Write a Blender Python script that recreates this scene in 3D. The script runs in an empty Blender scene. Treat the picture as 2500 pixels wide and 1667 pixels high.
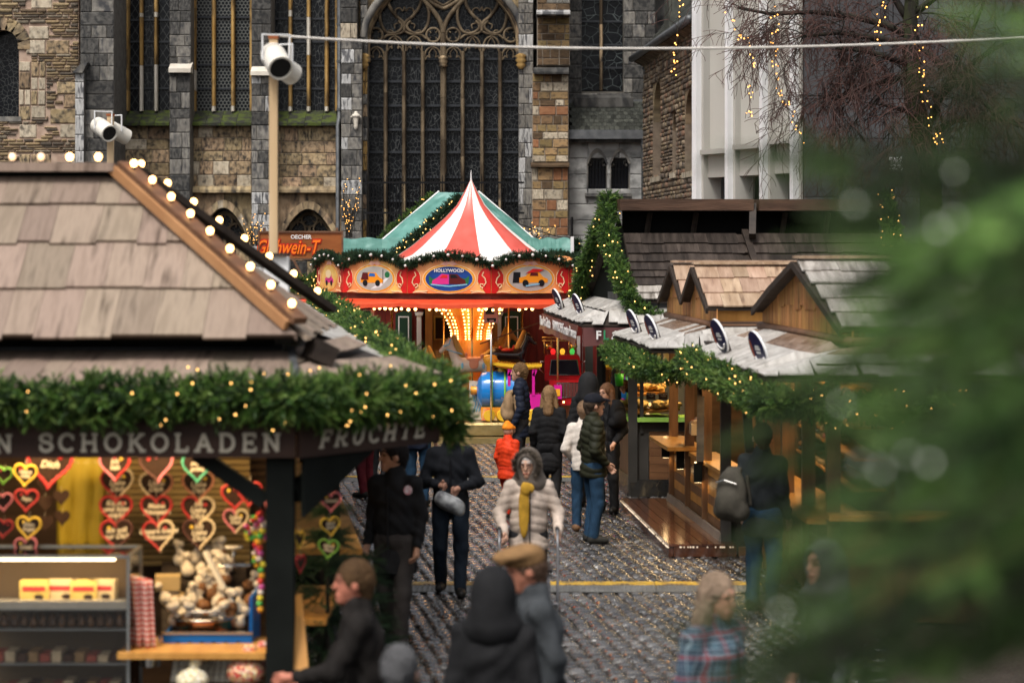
import bpy, bmesh, math, random
import numpy as np
from mathutils import Vector, Matrix, Euler, noise as mnoise

SC = bpy.context.scene
COL = SC.collection
R = random.Random(11)
NP = np.random.default_rng(5)
PI = math.pi
rad = math.radians

# ------------------------------------------------------------------ camera, sky, sun, exposure
CAM_H = 3.6
FPX = 2500 * 85.0 / 36.0
cam_d = bpy.data.cameras.new('camera')
cam = bpy.data.objects.new('camera', cam_d)
COL.objects.link(cam)
cam.location = (0, 0, CAM_H)
cam.rotation_euler = (rad(90), 0, 0)
cam_d.lens = 85
cam_d.sensor_width = 36
cam_d.shift_y = -(833.5 - 600) / 2500.0
cam_d.clip_start = 0.1
cam_d.clip_end = 2000
cam_d.dof.use_dof = True
cam_d.dof.focus_distance = 40.0
cam_d.dof.aperture_fstop = 1.8
SC.camera = cam

SUN_EL, SUN_AZ = 58.0, 205.0
world = bpy.data.worlds.new('World')
SC.world = world
world.use_nodes = True
wn = world.node_tree.nodes
bg = wn['Background']
sky = wn.new('ShaderNodeTexSky')
sky.sky_type = 'NISHITA'
sky.sun_disc = False
sky.sun_elevation = rad(SUN_EL)
sky.sun_rotation = rad(SUN_AZ)
sky.altitude = 100
sky.air_density = 1.0
sky.dust_density = 6.0
sky.ozone_density = 0.2
bg.inputs[1].default_value = 0.12
hsv = wn.new('ShaderNodeHueSaturation')      # overcast: the cloud layer greys the blue
hsv.inputs['Saturation'].default_value = 0.30
world.node_tree.links.new(sky.outputs[0], hsv.inputs['Color'])
world.node_tree.links.new(hsv.outputs[0], bg.inputs[0])
sun_d = bpy.data.lights.new('sun', 'SUN')
sun_d.energy = 1.5
sun_d.angle = rad(14)
sun_d.color = (1.0, 0.95, 0.88)
sun = bpy.data.objects.new('sun', sun_d)
COL.objects.link(sun)
_az = rad(SUN_AZ)
_dir = Vector((math.sin(_az) * math.cos(rad(SUN_EL)), math.cos(_az) * math.cos(rad(SUN_EL)), math.sin(rad(SUN_EL))))
sun.rotation_euler = _dir.to_track_quat('Z', 'Y').to_euler()
sun.location = (0, 0, 40)

SC.view_settings.view_transform = 'Standard'
SC.view_settings.look = 'None'
SC.view_settings.exposure = 0.55
SC.view_settings.gamma = 1.0
SC.view_settings.use_curve_mapping = False
SC.render.engine = 'CYCLES'
SC.cycles.use_denoising = True
try:
	SC.cycles.denoiser = 'OPENIMAGEDENOISE'
except Exception:
	pass
SC.cycles.max_bounces = 6
SC.cycles.diffuse_bounces = 2
SC.cycles.glossy_bounces = 2
SC.cycles.transmission_bounces = 5
SC.cycles.transparent_max_bounces = 8
SC.cycles.caustics_reflective = False
SC.cycles.caustics_refractive = False
SC.cycles.sample_clamp_indirect = 4.0
SC.cycles.sample_clamp_direct = 0.0
SC.render.film_transparent = False

# ------------------------------------------------------------------ helpers
def W(px, py, Y):
	"""a point of the place at depth Y (metres) from its place in the 2500 px photograph"""
	return Vector(((px - 1250.0) * Y / FPX, Y, CAM_H - (py - 600.0) * Y / FPX))

def lnk(o, parent=None):
	COL.objects.link(o)
	if parent is not None:
		o.parent = parent
	return o

def tag(o, label=None, cat=None, group=None, kind=None):
	if label: o['label'] = label
	if cat: o['category'] = cat
	if group: o['group'] = group
	if kind: o['kind'] = kind
	return o

def empty(name, loc=(0, 0, 0), rz=0.0, label=None, cat=None, group=None, parent=None):
	o = bpy.data.objects.new(name, None)
	o.empty_display_size = 0.2
	lnk(o, parent)
	o.location = loc
	o.rotation_euler = (0, 0, rz)
	return tag(o, label, cat, group)

def copy_tree(o, parent=None, link=True):
	c = o.copy()
	lnk(c, parent)
	for ch in list(o.children):
		copy_tree(ch, c)
	return c

class MB:
	"""collects simple shapes into one mesh"""
	def __init__(s):
		s.v = []; s.f = []
	def add(s, verts, faces, m=None):
		b = len(s.v)
		if m is not None:
			verts = [m @ Vector(p) for p in verts]
		s.v.extend([tuple(p) for p in verts])
		s.f.extend([tuple(i + b for i in f) for f in faces])
		return s
	def box(s, c, d, rot=None, m=None):
		x, y, z = d[0] / 2, d[1] / 2, d[2] / 2
		vs = [Vector(p) for p in ((-x,-y,-z),(x,-y,-z),(x,y,-z),(-x,y,-z),(-x,-y,z),(x,-y,z),(x,y,z),(-x,y,z))]
		if rot is not None:
			q = rot if isinstance(rot, Matrix) else Euler(rot).to_matrix()
			vs = [q @ p for p in vs]
		vs = [p + Vector(c) for p in vs]
		return s.add(vs, [(0,3,2,1),(4,5,6,7),(0,1,5,4),(1,2,6,5),(2,3,7,6),(3,0,4,7)], m)
	def bbox(s, x0, x1, y0, y1, z0, z1, m=None):
		return s.box(((x0+x1)/2,(y0+y1)/2,(z0+z1)/2), (abs(x1-x0),abs(y1-y0),abs(z1-z0)), None, m)
	def bar(s, a, b, w, h=None, up=(0,0,1)):
		"""box beam from a to b"""
		a = Vector(a); b = Vector(b); h = h or w
		d = b - a; L = d.length
		if L < 1e-6: return s
		d /= L
		u = Vector(up)
		r = d.cross(u)
		if r.length < 1e-4: r = d.cross(Vector((1,0,0)))
		r.normalize(); u = r.cross(d)
		vs = []
		for t in (a, b):
			for (i, j) in ((-1,-1),(1,-1),(1,1),(-1,1)):
				vs.append(t + r*(i*w/2) + u*(j*h/2))
		return s.add(vs, [(0,1,2,3),(7,6,5,4),(0,4,5,1),(1,5,6,2),(2,6,7,3),(3,7,4,0)])
	def tube(s, pts, r, n=8, cap=True, closed=False):
		pts = [Vector(p) for p in pts]
		N = len(pts)
		rs = r if isinstance(r, (list, tuple)) else [r] * N
		b = len(s.v)
		prev = None
		for i, p in enumerate(pts):
			if closed:
				d = pts[(i+1) % N] - pts[i-1]
			else:
				d = pts[min(i+1, N-1)] - pts[max(i-1, 0)]
			if d.length < 1e-9: d = Vector((0,0,1))
			d.normalize()
			if prev is None:
				u = d.orthogonal().normalized()
			else:
				u = prev - d * prev.dot(d)
				if u.length < 1e-6: u = d.orthogonal()
				u.normalize()
			prev = u
			w = d.cross(u)
			for k in range(n):
				a = 2*PI*k/n
				s.v.append(tuple(p + (u*math.cos(a) + w*math.sin(a))*rs[i]))
		M_ = N if closed else N-1
		for i in range(M_):
			for k in range(n):
				a0 = b + i*n + k; a1 = b + i*n + (k+1) % n
				j = (i+1) % N
				c0 = b + j*n + k; c1 = b + j*n + (k+1) % n
				s.f.append((a0, a1, c1, c0))
		if cap and not closed:
			s.f.append(tuple(b + k for k in reversed(range(n))))
			s.f.append(tuple(b + (N-1)*n + k for k in range(n)))
		return s
	def lathe(s, prof, n=24, m=None, a0=0.0, a1=2*PI):
		"""prof: (r, z) pairs around z"""
		full = abs((a1 - a0) - 2*PI) < 1e-6
		cols = n if full else n + 1
		vs = []
		for k in range(cols):
			a = a0 + (a1 - a0)*k/n
			for (r, z) in prof:
				vs.append(Vector((r*math.cos(a), r*math.sin(a), z)))
		K = len(prof); fs = []
		for k in range(n):
			k2 = (k+1) % cols
			for i in range(K-1):
				fs.append((k*K+i, k2*K+i, k2*K+i+1, k*K+i+1))
		return s.add(vs, fs, m)
	def prism(s, poly, y0, y1, m=None):
		"""poly: (x, z) outline counter-clockwise seen from -Y, extruded from y0 to y1"""
		n = len(poly)
		vs = [(p[0], y0, p[1]) for p in poly] + [(p[0], y1, p[1]) for p in poly]
		fs = [tuple(range(n)), tuple(reversed(range(n, 2*n)))]
		for i in range(n):
			j = (i+1) % n
			fs.append((i, n+i, n+j, j))
		return s.add(vs, fs, m)
	def slab(s, quad, t, down=None):
		"""a thick sheet from a polygon of points; thickness t against its normal"""
		q = [Vector(p) for p in quad]
		nrm = (q[1]-q[0]).cross(q[2]-q[0]).normalized()
		if nrm.z < 0 and down is None: nrm = -nrm
		if down is not None: nrm = -Vector(down).normalized()
		n = len(q)
		vs = q + [p - nrm*t for p in q]
		fs = [tuple(range(n)), tuple(reversed(range(n, 2*n)))]
		for i in range(n):
			j = (i+1) % n
			fs.append((i, n+i, n+j, j))
		return s.add(vs, fs)
	def sphere(s, c, r, n=10, k=6, sc=(1,1,1)):
		prof = [(max(1e-4, math.sin(PI*i/k))*1.0, -math.cos(PI*i/k)) for i in range(k+1)]
		return s.lathe(prof, n, Matrix.Translation(Vector(c)) @ Matrix.Diagonal((r*sc[0], r*sc[1], r*sc[2], 1)))
	def mesh(s, name, mat=None, smooth=False):
		me = bpy.data.meshes.new(name)
		me.from_pydata(s.v, [], s.f)
		me.update()
		bm = bmesh.new(); bm.from_mesh(me)
		bmesh.ops.recalc_face_normals(bm, faces=bm.faces)
		bm.to_mesh(me); bm.free()
		if mat is not None: me.materials.append(mat)
		if smooth:
			me.polygons.foreach_set('use_smooth', [True]*len(me.polygons))
			if smooth == 'auto':
				me.set_sharp_from_angle(angle=rad(35))
		return me
	def build(s, name, mat=None, parent=None, smooth=False, loc=None):
		o = bpy.data.objects.new(name, s.mesh(name, mat, smooth))
		lnk(o, parent)
		if loc is not None: o.location = loc
		return o

def obj(name, me, parent=None, loc=None, rot=None, sc=None):
	o = bpy.data.objects.new(name, me)
	lnk(o, parent)
	if loc is not None: o.location = loc
	if rot is not None: o.rotation_euler = rot
	if sc is not None: o.scale = sc
	return o

def np_mesh(name, V, Fidx, mat, col=None, smooth=False):
	"""V (n,3), Fidx (m,k) arrays -> mesh; col (n,3) point colours in attribute 'col'"""
	me = bpy.data.meshes.new(name)
	V = np.asarray(V, dtype=np.float32); Fidx = np.asarray(Fidx, dtype=np.int32)
	k = Fidx.shape[1]; m = Fidx.shape[0]
	me.vertices.add(len(V)); me.vertices.foreach_set('co', V.ravel())
	me.loops.add(m*k); me.loops.foreach_set('vertex_index', Fidx.ravel())
	me.polygons.add(m)
	me.polygons.foreach_set('loop_start', np.arange(0, m*k, k, dtype=np.int32))
	if smooth: me.polygons.foreach_set('use_smooth', np.ones(m, dtype=bool))
	me.update(calc_edges=True)
	if col is not None:
		at = me.attributes.new('col', 'FLOAT_COLOR', 'POINT')
		c4 = np.ones((len(V), 4), dtype=np.float32); c4[:, :3] = col
		at.data.foreach_set('color', c4.ravel())
	if mat is not None: me.materials.append(mat)
	return me

# ------------------------------------------------------------------ materials
MATS = {}
def M(name, c1, c2=None, scale=4.0, rough=0.6, bump=0.0, bscale=None, metal=0.0, rnd=0.0, hrnd=0.0, stretch=(1,1,1),
	  c3=None, lo=0.35, hi=0.65, spec=0.25, r2=None, attr=False, emit=None, es=0.0, coat=0.0, dirt=None, dscale=1.3, dlo=.45, dhi=.6, sheen=0.0, transl=None, detail=5):
	if name in MATS: return MATS[name]
	m = bpy.data.materials.new(name); m.use_nodes = True
	nt = m.node_tree; N = nt.nodes; Lk = nt.links.new
	p = N['Principled BSDF']
	p.inputs['Roughness'].default_value = rough
	p.inputs['Metallic'].default_value = metal
	p.inputs['Specular IOR Level'].default_value = spec
	if coat:
		p.inputs['Coat Weight'].default_value = coat
		p.inputs['Coat Roughness'].default_value = 0.22 if coat >= 1 else 0.08
	if sheen: p.inputs['Sheen Weight'].default_value = sheen
	c4 = lambda c: (c[0], c[1], c[2], 1)
	need = (c2 is not None) or bump or r2 is not None or dirt is not None
	vec = None
	if need or rnd or hrnd:
		tc = N.new('ShaderNodeTexCoord'); oi = N.new('ShaderNodeObjectInfo')
		mul = N.new('ShaderNodeMath'); mul.operation = 'MULTIPLY'; mul.inputs[1].default_value = 37.0
		Lk(oi.outputs['Random'], mul.inputs[0])
		mp = N.new('ShaderNodeMapping'); mp.inputs['Scale'].default_value = stretch
		Lk(tc.outputs['Object'], mp.inputs['Vector']); Lk(mul.outputs[0], mp.inputs['Location'])
		vec = mp.outputs['Vector']
	colsock = None
	if attr:
		a = N.new('ShaderNodeAttribute'); a.attribute_name = 'col'
		colsock = a.outputs['Color']
	if c2 is not None:
		nz = N.new('ShaderNodeTexNoise'); nz.inputs['Scale'].default_value = scale; nz.inputs['Detail'].default_value = detail
		Lk(vec, nz.inputs['Vector'])
		rp = N.new('ShaderNodeValToRGB')
		rp.color_ramp.elements[0].position = lo; rp.color_ramp.elements[0].color = c4(c1)
		rp.color_ramp.elements[1].position = hi; rp.color_ramp.elements[1].color = c4(c2)
		if c3 is not None:
			e = rp.color_ramp.elements.new((lo+hi)/2); e.color = c4(c3)
		Lk(nz.outputs['Fac'], rp.inputs['Fac'])
		if attr:
			mx = N.new('ShaderNodeMix'); mx.data_type = 'RGBA'; mx.blend_type = 'MULTIPLY'; mx.inputs[0].default_value = 1
			Lk(colsock, mx.inputs[6]); Lk(rp.outputs['Color'], mx.inputs[7]); colsock = mx.outputs[2]
		else:
			colsock = rp.outputs['Color']
	if dirt is not None:
		nz2 = N.new('ShaderNodeTexNoise'); nz2.inputs['Scale'].default_value = dscale; nz2.inputs['Detail'].default_value = 6
		Lk(vec, nz2.inputs['Vector'])
		mr = N.new('ShaderNodeMapRange'); mr.inputs[1].default_value = dlo; mr.inputs[2].default_value = dhi
		Lk(nz2.outputs['Fac'], mr.inputs[0])
		mx = N.new('ShaderNodeMix'); mx.data_type = 'RGBA'
		Lk(mr.outputs[0], mx.inputs[0])
		if colsock is not None: Lk(colsock, mx.inputs[6])
		else: mx.inputs[6].default_value = c4(c1)
		mx.inputs[7].default_value = c4(dirt)
		colsock = mx.outputs[2]
	if rnd or hrnd:
		hs = N.new('ShaderNodeHueSaturation')
		if colsock is not None: Lk(colsock, hs.inputs['Color'])
		else: hs.inputs['Color'].default_value = c4(c1)
		mr = N.new('ShaderNodeMapRange'); mr.inputs[3].default_value = 1-rnd; mr.inputs[4].default_value = 1+rnd
		Lk(oi.outputs['Random'], mr.inputs[0]); Lk(mr.outputs[0], hs.inputs['Value'])
		if hrnd:
			fr = N.new('ShaderNodeMath'); fr.operation = 'MULTIPLY'; fr.inputs[1].default_value = 17.31
			f2 = N.new('ShaderNodeMath'); f2.operation = 'FRACT'
			Lk(oi.outputs['Random'], fr.inputs[0]); Lk(fr.outputs[0], f2.inputs[0])
			mr2 = N.new('ShaderNodeMapRange'); mr2.inputs[3].default_value = .5-hrnd; mr2.inputs[4].default_value = .5+hrnd
			Lk(f2.outputs[0], mr2.inputs[0]); Lk(mr2.outputs[0], hs.inputs['Hue'])
		colsock = hs.outputs['Color']
	if colsock is not None: Lk(colsock, p.inputs['Base Color'])
	else: p.inputs['Base Color'].default_value = c4(c1)
	if bump or r2 is not None:
		nb = N.new('ShaderNodeTexNoise'); nb.inputs['Scale'].default_value = bscale or scale*3; nb.inputs['Detail'].default_value = detail
		Lk(vec, nb.inputs['Vector'])
		if bump:
			bp = N.new('ShaderNodeBump'); bp.inputs['Strength'].default_value = min(bump, 1.0); bp.inputs['Distance'].default_value = 0.02
			Lk(nb.outputs['Fac'], bp.inputs['Height']); Lk(bp.outputs['Normal'], p.inputs['Normal'])
		if r2 is not None:
			mr = N.new('ShaderNodeMapRange'); mr.inputs[1].default_value = .35; mr.inputs[2].default_value = .65
			mr.inputs[3].default_value = rough; mr.inputs[4].default_value = r2
			Lk(nb.outputs['Fac'], mr.inputs[0]); Lk(mr.outputs[0], p.inputs['Roughness'])
	if transl:
		p.inputs['Transmission Weight'].default_value = transl
	if emit is not None:
		p.inputs['Emission Color'].default_value = c4(emit); p.inputs['Emission Strength'].default_value = es
	MATS[name] = m
	return m

def glass_mat(name='clear_glass', tint=(1,1,1), gl=.12, rough=.02):
	if name in MATS: return MATS[name]
	m = bpy.data.materials.new(name); m.use_nodes = True
	nt = m.node_tree; N = nt.nodes
	N.remove(N['Principled BSDF'])
	t = N.new('ShaderNodeBsdfTransparent'); t.inputs[0].default_value = (*tint, 1)
	g = N.new('ShaderNodeBsdfGlossy'); g.inputs['Roughness'].default_value = rough
	fr = N.new('ShaderNodeFresnel'); fr.inputs[0].default_value = 1.45
	mx = N.new('ShaderNodeMixShader')
	nt.links.new(fr.outputs[0], mx.inputs[0]); nt.links.new(t.outputs[0], mx.inputs[1]); nt.links.new(g.outputs[0], mx.inputs[2])
	nt.links.new(mx.outputs[0], N['Material Output'].inputs[0])
	MATS[name] = m
	return m

def emi(name, c, s):
	return M(name, c, rough=.4, emit=c, es=s)

# ------------------------------------------------------------------ text as mesh
def text_mesh(name, body, size, mat, thick=0.0, bold=0.0, shear=0.0, align='CENTER', spacing=1.0, sx=1.0, res=3, linesp=1.0):
	"""flat lettering in the local XZ plane, facing -Y"""
	c = bpy.data.curves.new(name, 'FONT')
	c.body = body; c.size = size; c.align_x = align; c.align_y = 'CENTER'
	c.extrude = thick; c.offset = bold; c.shear = shear; c.space_character = spacing; c.resolution_u = res
	c.space_line = linesp
	o = bpy.data.objects.new(name, c); COL.objects.link(o)
	dg = bpy.context.evaluated_depsgraph_get()
	me = bpy.data.meshes.new_from_object(o.evaluated_get(dg))
	me.name = name
	bpy.data.objects.remove(o); bpy.data.curves.remove(c)
	me.transform(Matrix.Rotation(PI/2, 4, 'X') @ Matrix.Diagonal((sx, 1, 1, 1)))
	me.materials.clear(); me.materials.append(mat)
	return me

# ------------------------------------------------------------------ smooth bodies (signed distance, surface nets)
def sdf_mesh(prims, vox=.012, k=.02):
	"""prims: ('c', a, b, ra, rb[, k]) tapered capsules, ('e', centre, radii[, rot3x3[, k]]) ellipsoids; k<0 in an ellipsoid's sixth slot cuts"""
	los, his = [], []
	P = []
	for q in prims:
		if q[0] == 'c':
			a = np.array(q[1], float); b = np.array(q[2], float); r = max(q[3], q[4])
			lo = np.minimum(a, b) - r; hi = np.maximum(a, b) + r
			kk = q[5] if len(q) > 5 else k
		else:
			c = np.array(q[1], float); rr = np.array(q[2], float)
			ext = np.full(3, rr.max()) if len(q) > 3 and q[3] is not None else rr
			lo = c - ext; hi = c + ext
			kk = q[4] if len(q) > 4 else k
		P.append((q, lo, hi, kk)); los.append(lo); his.append(hi)
	pad = 4*vox + abs(k)*1.5
	LO = np.min(los, 0) - pad; HI = np.max(his, 0) + pad
	n = np.ceil((HI-LO)/vox).astype(int) + 1
	G = np.full(n, 10.0, dtype=np.float32)
	for q, lo, hi, kk in P:
		ak = abs(kk)
		pd = 3*vox + ak*1.3
		i0 = np.maximum(np.floor((lo-pd-LO)/vox).astype(int), 0); i1 = np.minimum(np.ceil((hi+pd-LO)/vox).astype(int)+1, n)
		ax = [LO[d] + vox*np.arange(i0[d], i1[d]) for d in range(3)]
		X, Yg, Z = np.meshgrid(*ax, indexing='ij')
		if q[0] == 'c':
			a = np.array(q[1], float); b = np.array(q[2], float); ba = b-a; L2 = max(ba.dot(ba), 1e-9)
			px, py, pz = X-a[0], Yg-a[1], Z-a[2]
			t = np.clip((px*ba[0]+py*ba[1]+pz*ba[2])/L2, 0, 1)
			d = np.sqrt((px-t*ba[0])**2+(py-t*ba[1])**2+(pz-t*ba[2])**2) - (q[3]+(q[4]-q[3])*t)
		else:
			c = q[1]; rr = q[2]
			px, py, pz = X-c[0], Yg-c[1], Z-c[2]
			if len(q) > 3 and q[3] is not None:
				m = np.array(q[3]).T
				px, py, pz = (m[0,0]*px+m[0,1]*py+m[0,2]*pz, m[1,0]*px+m[1,1]*py+m[1,2]*pz, m[2,0]*px+m[2,1]*py+m[2,2]*pz)
			k0 = np.sqrt((px/rr[0])**2+(py/rr[1])**2+(pz/rr[2])**2)
			k1 = np.sqrt((px/rr[0]**2)**2+(py/rr[1]**2)**2+(pz/rr[2]**2)**2)
			d = k0*(k0-1)/np.maximum(k1, 1e-6)
		sl = tuple(slice(i0[d_], i1[d_]) for d_ in range(3))
		g = G[sl]
		if kk < 0:      # cut
			G[sl] = np.maximum(g, -d)
		elif kk < 1e-6:
			G[sl] = np.minimum(g, d)
		else:
			h = np.clip(.5+.5*(g-d)/kk, 0, 1)
			G[sl] = g*(1-h)+d*h-kk*h*(1-h)
	ins = G < 0
	nx, ny, nz = n
	cnt = np.zeros((nx-1, ny-1, nz-1), np.int8); acc = np.zeros((nx-1, ny-1, nz-1, 3), np.float32)
	def S(a, off): return a[off[0]:nx-1+off[0], off[1]:ny-1+off[1], off[2]:nz-1+off[2]]
	s0 = S(ins, (0,0,0)).astype(np.int8)
	tot = np.zeros_like(s0)
	for ox in (0,1):
		for oy in (0,1):
			for oz in (0,1): tot += S(ins, (ox,oy,oz))
	act = np.argwhere((tot > 0) & (tot < 8))
	if len(act) == 0: raise ValueError('empty body')
	pos = np.zeros((len(act), 3)); c = np.zeros(len(act))
	A0, A1, A2 = act.T
	corners = [(ox,oy,oz) for ox in (0,1) for oy in (0,1) for oz in (0,1)]
	vals = {o: G[A0+o[0], A1+o[1], A2+o[2]] for o in corners}
	for o in corners:
		for d in range(3):
			if o[d] == 0:
				o2 = list(o); o2[d] = 1; o2 = tuple(o2)
				va, vb = vals[o], vals[o2]
				mk = (va < 0) != (vb < 0)
				t = np.where(mk, va/np.where(np.abs(va-vb) < 1e-9, 1, va-vb), 0)
				pt = np.array(o, float)[None, :].repeat(len(act), 0); pt[:, d] = t
				pos[mk] += pt[mk]; c[mk] += 1
	V = LO + vox*(act + pos/np.maximum(c, 1)[:, None])
	idx = np.full((nx-1, ny-1, nz-1), -1, np.int32); idx[A0, A1, A2] = np.arange(len(act))
	quads = []
	for d in range(3):
		sl0 = [slice(0, None)]*3; sl1 = [slice(0, None)]*3
		sl0[d] = slice(0, n[d]-1); sl1[d] = slice(1, n[d])
		e = np.argwhere(ins[tuple(sl0)] != ins[tuple(sl1)])
		flip = ins[tuple(sl0)][tuple(e.T)]
		u, v = (d+1) % 3, (d+2) % 3
		ok = (e[:, u] > 0) & (e[:, v] > 0) & (e[:, u] < n[u]-1) & (e[:, v] < n[v]-1)
		e = e[ok]; flip = flip[ok]
		q = []
		for (du, dv) in ((-1,-1),(0,-1),(0,0),(-1,0)):
			f = e.copy(); f[:, u] += du; f[:, v] += dv
			q.append(idx[f[:,0], f[:,1], f[:,2]])
		q = np.stack(q, 1)
		q[~flip] = q[~flip][:, ::-1]
		quads.append(q)
	return V, np.concatenate(quads, 0)

# ------------------------------------------------------------------ needles: garlands and fir branches
def sprig(n=16, L=.10, nl=.028, w=.0035, spread=55, seed=0, wire=True):
	"""a short shoot along +Z with needles all round, as triangles (T,3,3)"""
	g = random.Random(seed); T = []
	for i in range(n):
		t = (i+.5)/n; z = L*t
		a = i*2.4 + g.uniform(-.3, .3); el = rad(spread*(1.0-.55*t) + g.uniform(-10, 10))
		d = Vector((math.cos(a)*math.sin(el), math.sin(a)*math.sin(el), math.cos(el)))
		sd = d.cross(Vector((0,0,1)));
		if sd.length < 1e-3: sd = Vector((1,0,0))
		sd.normalize()
		b = Vector((0,0,z)); l = nl*g.uniform(.8, 1.15)
		T.append((b - sd*w/2, b + sd*w/2, b + d*l))
	if wire:
		T.append((Vector((-w*.8,0,0)), Vector((w*.8,0,0)), Vector((0,0,L))))
		T.append((Vector((0,-w*.8,0)), Vector((0,w*.8,0)), Vector((0,0,L))))
	return np.array([[tuple(v) for v in t] for t in T], dtype=np.float32)

def scatter(name, templates, P, D, S, mat, parent, cols, rng=NP, jit=.25, tint=None):
	"""place templates at P pointing along D with sizes S; one mesh with point colours"""
	P = np.asarray(P, float); D = np.asarray(D, float); S = np.asarray(S, float)
	N = len(P)
	D = D/np.maximum(np.linalg.norm(D, axis=1, keepdims=True), 1e-9)
	rv = rng.normal(size=(N, 3)); U = np.cross(D, rv); U /= np.maximum(np.linalg.norm(U, axis=1, keepdims=True), 1e-9)
	Wv = np.cross(D, U)
	pick = rng.integers(0, len(templates), N)
	VV, CC = [], []
	cols = np.asarray(cols, float)
	for ti, T in enumerate(templates):
		ids = np.where(pick == ti)[0]
		if len(ids) == 0: continue
		t = T.reshape(-1, 3)
		v = (t[None, :, 0, None]*U[ids, None, :] + t[None, :, 1, None]*Wv[ids, None, :] + t[None, :, 2, None]*D[ids, None, :])*S[ids, None, None] + P[ids, None, :]
		base = cols[rng.integers(0, len(cols), len(ids))]*(1+rng.uniform(-jit, jit, (len(ids), 1)))
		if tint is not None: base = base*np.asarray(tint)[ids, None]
		c = np.repeat(base[:, None, :], t.shape[0], 1)
		tip = np.tile(np.array([.8, .8, 1.3]), t.shape[0]//3)
		c = c*tip[None, :, None]
		VV.append(v.reshape(-1, 3)); CC.append(c.reshape(-1, 3))
	V = np.concatenate(VV); C = np.concatenate(CC)
	me = np_mesh(name, V, np.arange(len(V)).reshape(-1, 3), mat, C)
	return obj(name, me, parent)

def path_samples(pts, n, rng=NP):
	P = np.array([tuple(p) for p in pts], float)
	seg = np.linalg.norm(np.diff(P, axis=0), axis=1); cum = np.concatenate([[0], np.cumsum(seg)])
	u = np.sort(rng.uniform(0, cum[-1], n))
	i = np.clip(np.searchsorted(cum, u) - 1, 0, len(seg)-1)
	t = (u-cum[i])/np.maximum(seg[i], 1e-9)
	tan = (P[i+1]-P[i])/np.maximum(seg[i], 1e-9)[:, None]
	return P[i] + (P[i+1]-P[i])*t[:, None], tan, cum[-1]
# ------------------------------------------------------------------ shared tools for the setting
WP = set()
_lnk0 = lnk
def lnk(o, parent=None):
	_lnk0(o, parent)
	if parent is not None and parent.name in WP:
		o.matrix_parent_inverse = (Matrix.Translation(parent.location) @ parent.rotation_euler.to_matrix().to_4x4()).inverted()
	return o

def wempty(name, loc, label=None, cat=None, group=None, parent=None):
	"""an Empty at the base of a thing whose parts are given in world coordinates"""
	o = empty(name, loc, 0, label, cat, group, parent)
	WP.add(o.name)
	return o

STONE_ME = {}
def stone_mesh(mat, bev=.035):
	key = (mat.name, bev)
	if key not in STONE_ME:
		mb = MB(); b = bev
		vs = [(-.5,.5,-.5),(.5,.5,-.5),(.5,.5,.5),(-.5,.5,.5),
			  (-.5,-.32,-.5),(.5,-.32,-.5),(.5,-.32,.5),(-.5,-.32,.5),
			  (-.5+b,-.5,-.5+b*1.6),(.5-b,-.5,-.5+b*1.6),(.5-b,-.5,.5-b*1.6),(-.5+b,-.5,.5-b*1.6)]
		fs = [(0,1,5,4),(1,2,6,5),(2,3,7,6),(3,0,4,7),(4,5,9,8),(5,6,10,9),(6,7,11,10),(7,4,8,11),(8,9,10,11)]
		mb.add(vs, fs)
		STONE_ME[key] = mb.mesh('stone', mat)
	return STONE_ME[key]

def courses(u0, u1, z0, z1, row, w, g, holes=()):
	"""irregular bond: list of (uc, zc, du, dz)"""
	out = []; z = z0
	while z < z1 - 1e-4:
		h = g.uniform(*row)
		if z + h > z1 - row[0]*.6: h = z1 - z
		zc = z + h/2; segs = [(u0, u1)]
		for (a, b, c, e) in holes:
			if c < zc < e: segs = [q for s_ in segs for q in ((s_[0], min(s_[1], a)), (max(s_[0], b), s_[1])) if q[1] - q[0] > .02]
		for (s0, s1) in segs:
			u = s0; first = True
			while u < s1 - 1e-4:
				d = g.uniform(*w)
				if first: d *= g.uniform(.4, 1); first = False
				if u + d > s1 - w[0]*.5: d = s1 - u
				out.append((u + d/2, zc, d, h)); u += d
		z += h
	return out

def ashlar(parent, O, ud, rects, mats, depth=.12, gap=.012, seed=1, name='stone', proud=.015):
	"""separate stones on a vertical plane through O (x, y) running along ud"""
	g = random.Random(seed)
	ud = Vector((ud[0], ud[1])).normalized(); rz = math.atan2(ud.y, ud.x)
	nrm = Vector((ud.y, -ud.x))
	for (uc, zc, d, h) in rects:
		m = g.choice(mats)
		off = g.uniform(0, proud)
		c = Vector((O[0] + ud.x*uc, O[1] + ud.y*uc)) - nrm*(depth/2 - off)
		obj(name, stone_mesh(m), parent, (c.x, c.y, zc), (0, 0, rz), (max(d-gap, .01), depth, max(h-gap, .01)))

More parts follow.
